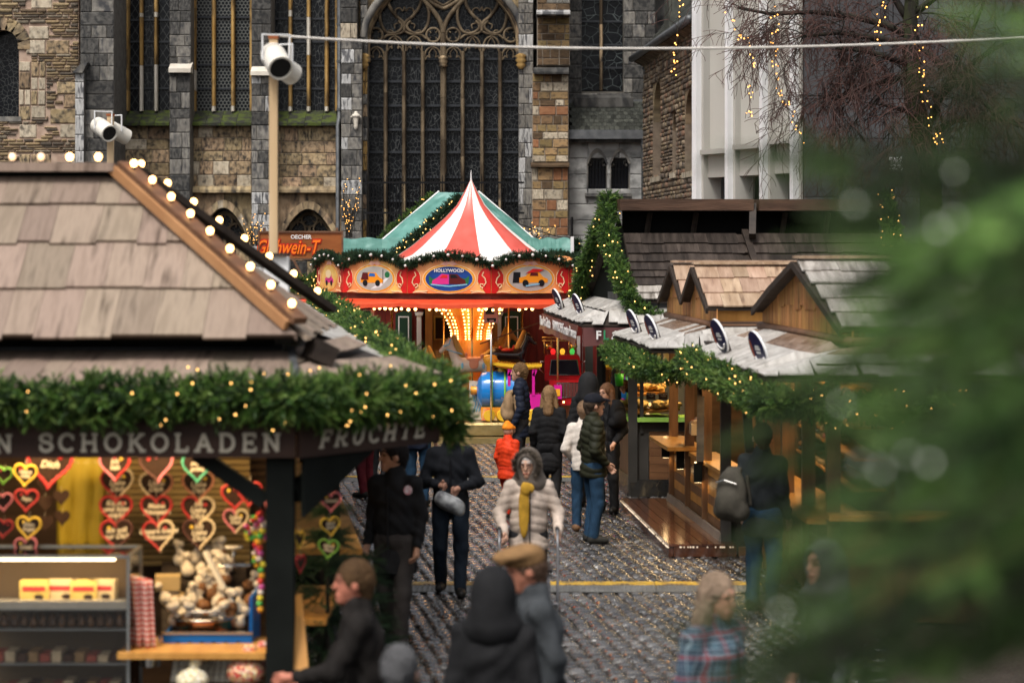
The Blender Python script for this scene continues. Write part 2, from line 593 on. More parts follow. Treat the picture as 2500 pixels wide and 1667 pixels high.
def rubble(name, parent, O, ud, rects, cols, mat, depth=.06, gap=.012, seed=1, proud=.02, skew=.15):
	"""many small stones in one mesh, colours per stone"""
	g = np.random.default_rng(seed)
	ud = Vector((ud[0], ud[1])).normalized(); nrm = np.array([ud.y, -ud.x, 0.0])
	U = np.array([ud.x, ud.y, 0.0]); Zv = np.array([0, 0, 1.0]); O3 = np.array([O[0], O[1], 0.0])
	V, Fc, C = [], [], []
	b = 0
	for (uc, zc, d, h) in rects:
		d = max(d-gap, .008)/2; h = max(h-gap*.8, .006)/2
		sk = g.uniform(-skew, skew, 8)*min(d, h)
		p = O3 + U*uc + Zv*zc
		off = nrm*g.uniform(0, proud)
		ring = [(-d+sk[0], -h+sk[1]), (d+sk[2], -h+sk[3]), (d+sk[4], h+sk[5]), (-d+sk[6], h+sk[7])]
		for k in (1.0, .82):
			for (a, e) in ring:
				V.append(p + U*a*k + Zv*e*k + off + nrm*(0 if k == 1.0 else .012))
		for (a, e) in ring: V.append(p + U*a + Zv*e - nrm*depth)
		for i in range(4):
			j = (i+1) % 4
			Fc.append((b+8+i, b+8+j, b+j, b+i)); Fc.append((b+i, b+j, b+4+j, b+4+i))
		Fc.append((b+4, b+5, b+6, b+7))
		c = np.array(cols[g.integers(0, len(cols))])*g.uniform(.7, 1.25)
		C.extend([c]*12); b += 12
	o = obj(name, np_mesh(name, np.array(V), np.array(Fc), mat, np.array(C)), parent)
	o['kind'] = 'stuff'
	return o

# stone
m_tan = M('tan_stone', (.30,.21,.12), (.42,.31,.19), 3, .85, .5, 14, rnd=.3, hrnd=.012, stretch=(2.5,.3,1.2), dirt=(.05,.042,.035), dscale=2.2, dlo=.42, dhi=.66)
m_pale = M('pale_stone', (.40,.33,.24), (.52,.45,.34), 3, .85, .4, 14, rnd=.2, stretch=(2,.3,1), dirt=(.10,.085,.07), dscale=2.4, dlo=.5, dhi=.72)
m_dark = M('dark_stone', (.056,.053,.049), (.10,.096,.089), 2.5, .8, .4, 12, rnd=.2, stretch=(2,.3,1), dirt=(.03,.03,.03), dscale=3)
m_grey = M('grey_stone', (.145,.134,.118), (.235,.22,.195), 2.5, .85, .4, 12, rnd=.18, stretch=(2,.3,1), dirt=(.055,.055,.058), dscale=1.6, dlo=.45, dhi=.66)
m_white = M('limewashed_stone', (.33,.325,.315), (.47,.465,.455), 3, .85, .3, 12, rnd=.15, stretch=(2.4,.3,.7), dirt=(.10,.10,.105), dscale=2.0, dlo=.5, dhi=.6)
m_ochre = M('ochre_stone', (.36,.21,.06), (.48,.31,.12), 2.5, .8, .3, 10, rnd=.15, stretch=(2,2,.6), dirt=(.12,.075,.03), dscale=2)
m_creamst = M('cream_stone', (.55,.50,.42), (.66,.61,.53), 3, .8, .2, 12, rnd=.08)
m_brownst = M('brown_tracery_stone', (.10,.074,.046), (.19,.142,.088), 2.2, .8, .3, 10, rnd=.1, stretch=(2,2,.7), dirt=(.06,.042,.025), dscale=1.8)
m_brick1 = M('yellow_brown_brick', (.26,.165,.075), (.38,.26,.13), 3, .85, .5, 12, rnd=.35, hrnd=.015, dirt=(.06,.04,.025), dscale=3, dlo=.45, dhi=.7)
m_brick2 = M('dark_brick', (.07,.045,.026), (.14,.09,.05), 3, .85, .5, 12, rnd=.35)
m_brick3 = M('red_brown_brick', (.20,.085,.04), (.29,.14,.07), 3, .85, .5, 12, rnd=.3)
m_mortar = M('mortar', (.23,.19,.15), (.30,.25,.20), 6, .95, .3)
m_mortar_p = M('pink_mortar', (.36,.25,.19), (.46,.34,.26), 5, .95, .4, 30)
m_mortar_d = M('dark_mortar', (.10,.09,.08), (.16,.15,.13), 6, .95, .3)
m_rubble = M('rubble_stone', (.8,.8,.8), (1.15,1.15,1.15), 9, .9, .5, 25, attr=True)
m_moss = M('mossy_ledge', (.030,.031,.026), (.062,.082,.018), 5, .95, .7, 25, lo=.42, hi=.58)
m_lead = M('lead', (.10,.105,.11), (.16,.165,.17), 5, .5, .1, metal=.6)
m_slate = M('slate', (.028,.03,.026), (.06,.062,.052), 6, .45, .3, 20, rnd=.4)
m_iron = M('black_iron', (.012,.012,.013), rough=.5, metal=.5)
m_barmetal = M('window_bar', (.03,.033,.038), rough=.5)

def leaded(name, scale, kind='voronoi', line=(.065,.068,.068), w=.035, base=(.006,.007,.009)):
	m = bpy.data.materials.new(name); m.use_nodes = True
	nt = m.node_tree; N = nt.nodes; L = nt.links.new
	p = N['Principled BSDF']; p.inputs['Roughness'].default_value = .2; p.inputs['Specular IOR Level'].default_value = .2
	tc = N.new('ShaderNodeTexCoord'); oi = N.new('ShaderNodeObjectInfo')
	mp = N.new('ShaderNodeMapping'); L(tc.outputs['Object'], mp.inputs['Vector'])
	if kind in ('voronoi', 'tall'):
		mul = N.new('ShaderNodeMath'); mul.operation = 'MULTIPLY'; mul.inputs[1].default_value = 23
		L(oi.outputs['Random'], mul.inputs[0]); L(mul.outputs[0], mp.inputs['Location'])
		mp.inputs['Scale'].default_value = (1, .0, 1) if kind == 'voronoi' else (1.5, 0, .55)
		v = N.new('ShaderNodeTexVoronoi'); v.feature = 'DISTANCE_TO_EDGE'; v.inputs['Scale'].default_value = scale
		L(mp.outputs[0], v.inputs['Vector'])
		src = v.outputs['Distance']
		lt = N.new('ShaderNodeMapRange'); lt.inputs[1].default_value = w; lt.inputs[2].default_value = w*.4
		L(src, lt.inputs[0]); fac = lt.outputs[0]
	elif kind == 'hex':      # staggered roundels
		sep = N.new('ShaderNodeSeparateXYZ'); L(tc.outputs['Object'], sep.inputs[0])
		def mth(op, a, b=None):
			n = N.new('ShaderNodeMath'); n.operation = op
			for i, q in enumerate((a, b)):
				if q is None: continue
				if isinstance(q, (int, float)): n.inputs[i].default_value = q
				else: L(q, n.inputs[i])
			return n.outputs[0]
		def cell(ox, oz):
			ax = mth('SUBTRACT', mth('FRACT', mth('ADD', mth('MULTIPLY', sep.outputs[0], scale), ox)), .5)
			az = mth('MULTIPLY', mth('SUBTRACT', mth('FRACT', mth('ADD', mth('MULTIPLY', sep.outputs[2], scale/1.732), oz)), .5), 1.732)
			return mth('SQRT', mth('ADD', mth('MULTIPLY', ax, ax), mth('MULTIPLY', az, az)))
		dd = mth('MINIMUM', cell(0, 0), cell(.5, .5))
		lt = N.new('ShaderNodeMapRange'); lt.inputs[1].default_value = .36; lt.inputs[2].default_value = .43
		L(dd, lt.inputs[0]); fac = lt.outputs[0]
	elif kind == 'diamond':
		sep = N.new('ShaderNodeSeparateXYZ'); L(tc.outputs['Object'], sep.inputs[0])
		outs = []
		for sg in (1, -1):
			a = N.new('ShaderNodeMath'); a.operation = 'MULTIPLY_ADD'; a.inputs[1].default_value = .62*sg
			L(sep.outputs[2], a.inputs[0]); L(sep.outputs[0], a.inputs[2])
			b = N.new('ShaderNodeMath'); b.operation = 'MULTIPLY'; b.inputs[1].default_value = scale; L(a.outputs[0], b.inputs[0])
			c = N.new('ShaderNodeMath'); c.operation = 'FRACT'; L(b.outputs[0], c.inputs[0])
			e = N.new('ShaderNodeMath'); e.operation = 'LESS_THAN'; e.inputs[1].default_value = .085; L(c.outputs[0], e.inputs[0])
			outs.append(e.outputs[0])
		mxm = N.new('ShaderNodeMath'); mxm.operation = 'MAXIMUM'; L(outs[0], mxm.inputs[0]); L(outs[1], mxm.inputs[1]); fac = mxm.outputs[0]
	mx = N.new('ShaderNodeMix'); mx.data_type = 'RGBA'
	L(fac, mx.inputs[0]); mx.inputs[6].default_value = (*base, 1); mx.inputs[7].default_value = (*line, 1)
	L(mx.outputs[2], p.inputs['Base Color'])
	# uneven old panes
	nz = N.new('ShaderNodeTexNoise'); nz.inputs['Scale'].default_value = 7
	bp = N.new('ShaderNodeBump'); bp.inputs['Strength'].default_value = .25; bp.inputs['Distance'].default_value = .02
	L(tc.outputs['Object'], nz.inputs['Vector']); L(nz.outputs['Fac'], bp.inputs['Height']); L(bp.outputs[0], p.inputs['Normal'])
	MATS[name] = m
	return m
g_voro = leaded('leaded_glass_fine', 8.5, 'voronoi', w=.05)
g_tall = leaded('leaded_glass_tall', 8.0, 'tall', w=.05)
g_hex = leaded('roundel_glass', 10.5, 'hex', line=(.10,.105,.10))
g_dia = leaded('diamond_glass', 5.2, 'diamond')
g_flower = leaded('leaded_glass_open', 3.8, 'voronoi', line=(.085,.10,.10), w=.03)
# ------------------------------------------------------------------ ground
m_ground = M('wet_ground', (.020,.018,.016), (.045,.040,.034), 1.2, .25, .5, 30, r2=.6)
gm = MB(); gm.add([(-600,-300,-.02),(600,-300,-.02),(600,900,-.02),(-600,900,-.02)], [(0,1,2,3)])
ground = gm.build('ground', m_ground); tag(ground, 'wet dark ground of the market square', kind='structure')

def make_cobbles():
	g = np.random.default_rng(3)
	m_cob = M('wet_cobble', (.55,.55,.55), (1.25,1.2,1.15), 1.1, .07, .75, 34, attr=True, r2=.36, spec=1.0, coat=.9)
	th = rad(8.0); c, s = math.cos(th), math.sin(th)
	V, Fc, C = [], [], []
	items = []
	u = -3.0
	while u < 9.5:
		d = .150 + g.uniform(-.016, .016)
		v = 17.0 + g.uniform(0, .2)
		while v < 47.5:
			rw = g.uniform(.13, .24)
			x, y = c*(u+d/2) - s*(v+rw/2), s*(u+d/2) + c*(v+rw/2)
			px = 1250 + x*FPX/y
			if 700 < px < 2150 and x > -4.2: items.append((x, y, d, rw))
			v += rw
		u += d
	pal = np.array([(.052,.049,.046), (.034,.032,.031), (.072,.068,.064), (.024,.022,.021), (.084,.083,.083)])
	def stone(x, y, d, w):
		x += g.uniform(-.014, .014); d = d/2-.006+g.uniform(-.006, .006); w = w/2-.011
		z0 = g.uniform(-.004, .006); tx, ty = g.uniform(-.05, .05, 2)
		k = g.uniform(-.008, .008, 8)
		ring = [(-d+k[0], -w+k[1]), (d+k[2], -w+k[3]), (d+k[4], w+k[5]), (-d+k[6], w+k[7])]
		vs = []
		for (f, zz) in ((1.0, -.024), (.95, -.010), (.58, .006)):
			for (a, b) in ring:
				a2, b2 = a*f, b*f
				z = zz + z0 + a2*tx + b2*ty
				vs.append((x + c*a2 - s*b2, y + s*a2 + c*b2, z))
		return vs
	fs = []
	for i in range(4):
		j = (i+1) % 4
		fs += [(i, j, 4+j, 4+i), (4+i, 4+j, 8+j, 8+i)]
	fs.append((8, 9, 10, 11))
	fs = np.array(fs)
	near = sorted(range(len(items)), key=lambda i: items[i][1])
	near = [i for i in near if 1000 < 1250 + items[i][0]*FPX/items[i][1] < 1800][:300]
	ns = set(near); b = 0
	def tint(): return pal[g.integers(0, len(pal))]*g.uniform(.6, 1.5)
	for i, it in enumerate(items):
		vs = stone(*it)
		if i in ns:
			me = np_mesh('cobblestone', np.array(vs), fs, m_cob, np.tile(tint(), (12, 1)), True)
			obj('cobblestone', me, ground)
			continue
		V.extend(vs); Fc.append(fs + b); C.append(np.tile(tint(), (12, 1))); b += 12
	o = obj('cobblestones', np_mesh('cobblestones', np.array(V), np.concatenate(Fc), m_cob, np.concatenate(C), True), ground)
	o['kind'] = 'stuff'
make_cobbles()

# ------------------------------------------------------------------ cathedral
YC = 62.0
SCL = FPX/YC
def XC(px, Y=YC): return (px-1250)*Y/FPX
def ZC(py, Y=YC): return CAM_H-(py-600)*Y/FPX
cath = wempty('cathedral', (0, YC, 0), 'sooty gothic cathedral with tall leaded windows behind the market', 'cathedral')
TOP = -180   # masonry goes on above the picture

def cpart(name):
	return wempty_part(name, cath)
def wempty_part(name, parent):
	o = empty(name, (0, 0, 0), parent=parent)
	return o

def wallpart(name, x0, y0, x1, y1, Y, row, w, mats, mortar, depth=.5, seed=1, gap=.009, holes=(), proud=.015, sname='stone'):
	"""a core with its separate stones, from a rectangle of the photograph at depth Y"""
	mb = MB()
	X0, X1, Z0, Z1 = XC(x0, Y), XC(x1, Y), ZC(y1, Y), ZC(y0, Y)
	if holes:
		hs = [(XC(a, Y), XC(b, Y), ZC(d, Y), ZC(c, Y)) for (a, c, b, d) in holes]
		xs = sorted({X0, X1, *[max(X0, min(X1, q)) for h in hs for q in h[:2]]}); zs = sorted({Z0, Z1, *[max(Z0, min(Z1, q)) for h in hs for q in h[2:]]})
		for i in range(len(xs)-1):
			for j in range(len(zs)-1):
				cx, cz = (xs[i]+xs[i+1])/2, (zs[j]+zs[j+1])/2
				if not any(h[0] < cx < h[1] and h[2] < cz < h[3] for h in hs):
					mb.bbox(xs[i], xs[i+1], Y+.02, Y+depth, zs[j], zs[j+1])
	else:
		hs = ()
		mb.bbox(X0, X1, Y+.02, Y+depth, Z0, Z1)
	core = mb.build(name, mortar, cath)
	if row is not None:
		r = courses(X0, X1, Z0, Z1, row, w, random.Random(seed), hs)
		ashlar(core, (0, Y), (1, 0), r, mats, .1, gap, seed+5, sname, proud)
	return core

# far left rubble tower with its quoins
def left_tower():
	Y = 60.5
	X0, X1, Z0, Z1 = XC(-140, Y), XC(192, Y), -.02, ZC(TOP, Y)
	mb = MB()
	wx0, wx1, wz0, wz1 = XC(-30, Y), XC(46, Y), ZC(285, Y), ZC(110, Y)
	mb.bbox(X0, wx0, Y+.02, Y+2, Z0, Z1); mb.bbox(wx1, X1, Y+.02, Y+2, Z0, Z1)
	mb.bbox(wx0, wx1, Y+.02, Y+2, Z0, wz0); mb.bbox(wx0, wx1, Y+.02, Y+2, ZC(70, Y), Z1)
	core = mb.build('tower_wall', m_mortar_p, cath)
	cols = [(.20,.145,.085), (.14,.10,.065), (.25,.18,.10), (.095,.078,.06), (.18,.15,.11), (.28,.21,.12)]
	holes = [(wx0-.02, wx1+.30, wz0-.05, ZC(60, Y)), (XC(70, Y), XC(112, Y), ZC(290, Y), ZC(150, Y))]
	rs = courses(XC(-20, Y), X1, ZC(480, Y), ZC(0, Y)+.4, (.045, .10), (.14, .46), random.Random(4), holes)
	g = random.Random(8)
	big = [r for r in courses(XC(46, Y), X1, ZC(450, Y), ZC(0, Y)+.3, (.30, .42), (.38, .62), random.Random(9)) if g.random() < .27 and not any(h[0] < r[0] < h[1] and h[2] < r[1] < h[3] for h in holes)]
	big += [r for r in courses(wx1, wx1+.30, wz0-.1, ZC(150, Y), (.34, .46), (.30, .31), random.Random(3))]
	big += [r for r in courses(XC(75, Y), XC(112, Y), ZC(290, Y), ZC(150, Y), (.3, .4), (.3, .42), random.Random(13))]
	def inside(r): return any(abs(r[0]-b[0]) < (b[2]+r[2])/2-.03 and abs(r[1]-b[1]) < (b[3]+r[3])/2-.02 for b in big)
	small = [r for r in rs if not inside(r)]
	rubble('rubble_stones', core, (0, Y), (1, 0), small, cols, m_rubble, gap=.03, proud=.03, skew=.3)
	ashlar(core, (0, Y), (1, 0), big, [m_pale, m_pale, m_tan], .12, .03, 3, 'stone', .03)
	# window with round head and its voussoirs
	win = MB(); win.bbox(wx0, wx1, Y+.45, Y+.5, wz0, ZC(70, Y)); wo = win.build('window', g_voro, cath)
	cx, cz, r = (wx0+wx1)/2, wz1, (wx1-wx0)/2
	for i in range(9):
		a = rad(0 + i*180/8.0)
		q = MB(); q.box((0, 0, 0), (.22, .3, .30))
		if -10 <= math.degrees(a) <= 190:
			o = q.build('arch_stone', m_tan, wo)
			o.location = (cx + math.cos(a)*(r+.13), Y+.12, cz + math.sin(a)*(r+.13)); o.rotation_euler = (0, PI/2-a, 0)
	sl = MB(); sl.bbox(wx0-.1, wx1+.06, Y-.03, Y+.45, wz0-.12, wz0); sl.build('sill', m_grey, wo)
	# fill of the spandrel round the head
	sp = MB(); pts = [(wx1, wz1)]
	for i in range(9):
		a = i*PI/2/8
		pts.append((cx+math.cos(a)*r, cz+math.sin(a)*r))
	pts += [(cx, ZC(70, Y)), (wx1, ZC(70, Y))]
	sp.prism(pts[1:], Y+.05, Y+.44); sp.build('spandrel', m_mortar_p, wo)
left_tower()

# dark buttress beside it
wallpart('buttress', 196, TOP, 278, 950, 60.2, (.28, .42), (.30, .75), [m_dark, m_dark, m_dark, m_grey], m_mortar_d, 2.4, 21, gap=.008, proud=.008)
wallpart('buttress_foot', 183, 178, 205, 950, 60.0, (.3, .5), (.2, .25), [m_white, m_dark], m_mortar_d, .7, 22)
mb = MB(); a = W(176, 178, 59.9); b = W(214, 152, 59.9)
mb.add([(a.x,59.9,a.z),(a.x+.25,59.9,a.z),(b.x,59.9,b.z),(b.x-.18,59.9,b.z-.05),(a.x,60.6,a.z),(a.x+.25,60.6,a.z),(b.x,60.6,b.z),(b.x-.18,60.6,b.z-.05)],
	   [(0,1,2,3),(4,7,6,5),(0,4,5,1),(1,5,6,2),(2,6,7,3),(3,7,4,0)])
mb.build('weathering', m_grey, cath)

def mullion(parent, px, y0, y1, Y, wpx, mats, breaks, name='mullion'):
	"""a moulded stone bar in drums of differing stone"""
	ys = [y0] + breaks + [y1]
	w = wpx*Y/FPX/2
	for i in range(len(ys)-1):
		x = XC(px, Y); za, zb = ZC(ys[i+1], Y), ZC(ys[i], Y)
		q = MB()
		prof = [(-w, .16), (-w, .05), (-w*.45, 0), (w*.45, 0), (w, .05), (w, .16)]
		q.add([(x+p, Y+d, z) for z in (za+.004, zb-.004) for (p, d) in prof], [(0,1,7,6),(1,2,8,7),(2,3,9,8),(3,4,10,9),(4,5,11,10),(5,0,6,11),(0,5,4,3,2,1),(6,7,8,9,10,11)])
		q.build(name, mats[i % len(mats)], parent)

def tall_window(x0, x1, mulls, glass, jam, bars, y1=272, Y=62.3, mm=None, brk=None):
	win = wempty_part('window', cath)
	edges = [x0] + mulls + [x1]
	ys = [TOP] + bars + [y1]
	for i in range(len(edges)-1):
		for j in range(len(ys)-1):
			q = MB(); xa, xb, za, zb = XC(edges[i], Y+.22), XC(edges[i+1], Y+.22), ZC(ys[j+1], Y+.22), ZC(ys[j], Y+.22)
			cx, cz = (xa+xb)/2, (za+zb)/2
			g_ = glass[i % len(glass)]
			q.add([(xa-cx, 0, za-cz), (xb-cx, 0, za-cz), (xb-cx, 0, zb-cz), (xa-cx, 0, zb-cz)], [(0,1,2,3)])
			q.build('pane', g_, win, loc=(cx, Y+.22 + R.uniform(-.006, .006), cz))
	for yb in bars:
		q = MB(); q.bbox(XC(x0, Y), XC(x1, Y), Y+.17, Y+.21, ZC(yb, Y)-.025, ZC(yb, Y)+.025); q.build('bar', m_barmetal, win)
	for k, x in enumerate(mulls):
		mullion(win, x, TOP, y1, Y, 9, mm[k], brk[k])
	for (ja, jb, mt) in jam:
		n = 9
		for i in range(n):
			q = MB(); ya, yb = TOP+(y1-TOP)*i/n, TOP+(y1-TOP)*(i+1)/n
			q.bbox(XC(ja, Y), XC(jb, Y), Y-.14, Y+.2, ZC(yb, Y)+.004, ZC(ya, Y)-.004); q.build('jamb_stone', R.choice(mt), win)
	return win
W1 = tall_window(315, 414, [344, 380], [g_dia, g_tall, g_dia], [(279, 300, [m_tan, m_grey, m_tan]), (301, 315, [m_ochre, m_creamst, m_ochre])], [48, 101, 159, 215], 272, mm=[[m_ochre, m_creamst, m_ochre, m_creamst]]*2, brk=[[32, 42, 160], [30, 42, 158]])
W2 = tall_window(478, 613, [521, 568], [g_hex], [(466, 478, [m_ochre, m_creamst, m_ochre]), (611, 617, [m_ochre])], [41, 101, 158, 216], 272, mm=[[m_ochre, m_creamst]]*2, brk=[[259], [259]])
W3 = tall_window(668, 824, [708, 753, 797], [g_tall, g_voro], [(660, 669, [m_grey, m_tan]), (819, 826, [m_ochre])], [45, 101, 160, 216], 272, mm=[[m_ochre, m_creamst, m_ochre, m_creamst], [m_ochre, m_creamst, m_ochre, m_creamst], [m_ochre, m_creamst]], brk=[[25, 41, 260], [42, 135, 260], [260]])

# piers between the windows
wallpart('pier', 414, TOP, 466, 165, 61.5, (.26, .4), (.28, .56), [m_grey, m_dark, m_grey], m_mortar_d, 1.2, 31)
wallpart('pier', 414, 165, 464, 945, 61.3, (.24, .42), (.26, .56), [m_dark, m_grey, m_dark, m_grey, m_grey], m_mortar_d, 1.4, 32)
wallpart('pier', 614, TOP, 662, 172, 61.5, (.3, .45), (.3, .56), [m_grey, m_dark, m_dark], m_mortar_d, 1.2, 33)
wallpart('pier', 614, 172, 662, 470, 61.3, (.24, .42), (.26, .56), [m_grey, m_grey, m_dark, m_dark, m_white], m_mortar_d, 1.4, 34)
wallpart('pier', 614, 470, 662, 945, 61.25, (.2, .3), (.26, .56), [m_white, m_white, m_grey], m_mortar_d, 1.4, 35)
for (xa, xb, yy) in ((412, 466, 166), (612, 664, 173)):
	mb = MB(); x0, x1, z = XC(xa, 61.2), XC(xb, 61.2), ZC(yy, 61.2)
	mb.add([(x0,61.15,z-.12),(x1,61.15,z-.12),(x1,61.15,z-.02),(x0,61.15,z-.02),(x0,61.6,z-.12),(x1,61.6,z-.12),(x1,61.6,z+.17),(x0,61.6,z+.17)], [(0,1,2,3),(4,7,6,5),(0,4,5,1),(1,5,6,2),(2,6,7,3),(3,7,4,0)])
	mb.build('weathering', m_creamst, cath)
# sloping mossy sills
for k, (xa, xb) in enumerate(((268, 414), (465, 614), (661, 826))):
	n = 4 if k < 2 else 4
	for i in range(n):
		x0 = XC(xa + (xb-xa)*i/n, 61.8)+.004; x1 = XC(xa + (xb-xa)*(i+1)/n, 61.8)-.004
		z0, z1 = ZC(303, 61.7), ZC(270, 62.4)
		j = R.uniform(-.012, .012)
		mb = MB(); mb.add([(x0,61.72+j,z0-.04),(x1,61.72+j,z0-.04),(x1,61.72+j,z0+.03),(x0,61.72+j,z0+.03),(x0,62.5,z0-.04),(x1,62.5,z0-.04),(x1,62.5,z1+j),(x0,62.5,z1+j)], [(0,1,2,3),(4,7,6,5),(0,4,5,1),(1,5,6,2),(2,6,7,3),(3,7,4,0)])
		mb.build('sill', m_moss, cath)
# soot-stained ashlar under the windows
for k, (xa, xb) in enumerate(((276, 414), (464, 614), (662, 826))):
	wallpart('apron_wall', xa, 302, xb, 458, 62.0, (.26, .36), (.34, .68), [m_tan, m_tan, m_tan, m_pale], m_mortar, 1.2, 41+k, gap=.012)
	mb = MB(); x0, x1, z = XC(xa, 61.9), XC(xb, 61.9), ZC(462, 61.9)
	mb.prism([(0,-.09),(.0,-.02),(.05,.05),(.3,.10),(.3,-.09)], x0, x1, Matrix(((0,1,0,0),(1,0,0,61.78),(0,0,1,z),(0,0,0,1))))
	mb.build('string_course', m_tan, cath)
# blind arches with tracery below
def blind_arch(cx, half, ya, ys, Y=62.0):
	par = wempty_part('blind_arch', cath)
	X, h = XC(cx, Y), half*Y/FPX
	zs, za = ZC(ys, Y), ZC(ya, Y)
	def arc(hh, zt, n=10):
		pts = []
		for i in range(n+1):
			t = i/n; pts.append((X-hh+hh*t, zs + (zt-zs)*(1-(1-t)**1.9)))
		return pts + [(2*X-p[0], p[1]) for p in reversed(pts[:-1])]
	o = arc(h, za); n = len(o)
	inn = arc(h*.80, za-.20)
	for i in range(0, n-1, 2):
		j = min(i+2, n-1); q = MB()
		poly = [o[i], o[i+1], o[j], inn[j], inn[i+1], inn[i]]
		q.prism(list(reversed(poly)), Y-.1, Y+.25); q.build('arch_stone', R.choice([m_tan, m_pale, m_tan]), par)
	q = MB(); q.add([(X-h, Y+.45, zs-1.2), (X+h, Y+.45, zs-1.2), (X+h, Y+.45, za), (X-h, Y+.45, za)], [(0,1,2,3)]); q.build('pane', g_voro, par)
	t = MB()
	r = h*.25
	for (dx, dz) in ((-.38, .04), (.38, .04), (0, .40)):
		t.tube([(X+dx*h+math.cos(a)*r, Y+.3, zs+(za-zs)*.12+dz*h*.9+math.sin(a)*r) for a in [2*PI*k/18 for k in range(18)]], .028, 6, closed=True)
		for s_ in range(3):
			a = PI/2 + s_*2*PI/3
			t.tube([(X+dx*h+math.cos(a)*r*f, Y+.3, zs+(za-zs)*.12+dz*h*.9+math.sin(a)*r*f) for f in (1, .45)], [.028, .012], 5)
	t.tube([(p[0], Y+.3, p[1]) for p in arc(h*.72, za-.32)], .04, 6)
	t.bar((X, Y+.3, zs-1.2), (X, Y+.3, zs+.2), .07)
	t.build('tracery', m_brownst, par)
	# masonry of the spandrels
	zt = ZC(466, Y)
	for sg in (-1, 1):
		poly = [(X+sg*(p[0]-X), p[1]) for p in o[:len(o)//2+1]]
		poly = poly + [(X, zt), (X+sg*-h*1.06, zt), (X+sg*-h*1.06, zs)]
		q = MB(); q.prism(poly if sg < 0 else list(poly), Y+.02, Y+.5); q.build('spandrel', m_tan, par)
	for sg in (-1, 1):
		q = MB(); q.bbox(X+sg*h*.86, X+sg*h*1.06, Y-.02, Y+.5, zs-2.2, zs); q.build('jamb_stone', m_tan, par)
blind_arch(546, 72, 488, 577)
blind_arch(753, 76, 491, 572)
wallpart('wall_base', 276, 468, 414, 945, 62.0, (.26, .36), (.34, .68), [m_tan, m_pale], m_mortar, 1.2, 48)
wallpart('wall_base', 464, 600, 830, 945, 62.2, (.3, .36), (.34, .68), [m_tan, m_dark], m_mortar, 1.2, 49)
# down pipe
mb = MB(); x = XC(828, 61.7)
mb.tube([(x, 61.7, ZC(TOP, 61.7)), (x, 61.7, ZC(288, 61.7)), (x-.03, 61.62, ZC(305, 61.7)), (x-.03, 61.62, -.02)], .055, 10)
for yy in (60, 150, 268, 360, 450): mb.tube([(x-.0, 61.7, ZC(yy, 61.7)-.03), (x, 61.7, ZC(yy, 61.7)+.03)], .07, 10)
mb.build('downpipe', m_lead, cath, 'auto')
# streaked pier left of the great window, with a finial
wallpart('pier', 833, 95, 884, 945, 61.4, (.24, .42), (.2, .5), [m_grey, m_grey, m_grey, m_dark, m_white], m_mortar_d, 1.6, 51)
wallpart('pier', 831, TOP, 872, 95, 61.5, (.24, .4), (.3, .45), [m_pale, m_grey, m_dark, m_creamst], m_mortar_d, 1.6, 52)
wallpart('window_jamb', 880, TOP, 897, 945, 61.75, (.24, .42), (.2, .3), [m_dark, m_ochre, m_grey, m_dark, m_tan], m_mortar_d, 1.4, 53)
V, Q = sdf_mesh([('e', (0,0,.10), (.11,.10,.06)), ('c', (0,0,.05), (0,-.02,-.16), .07, .05), ('c', (-.12,0,.07), (.12,0,.07), .025, .025), ('e', (0,0,.17), (.05,.05,.05)), ('e', (0,-.02,-.2), (.045,.045,.06))], .014, .03)
obj('finial', np_mesh('finial', V, Q, m_creamst, None, True), cath, W(869, 293, 61.3))

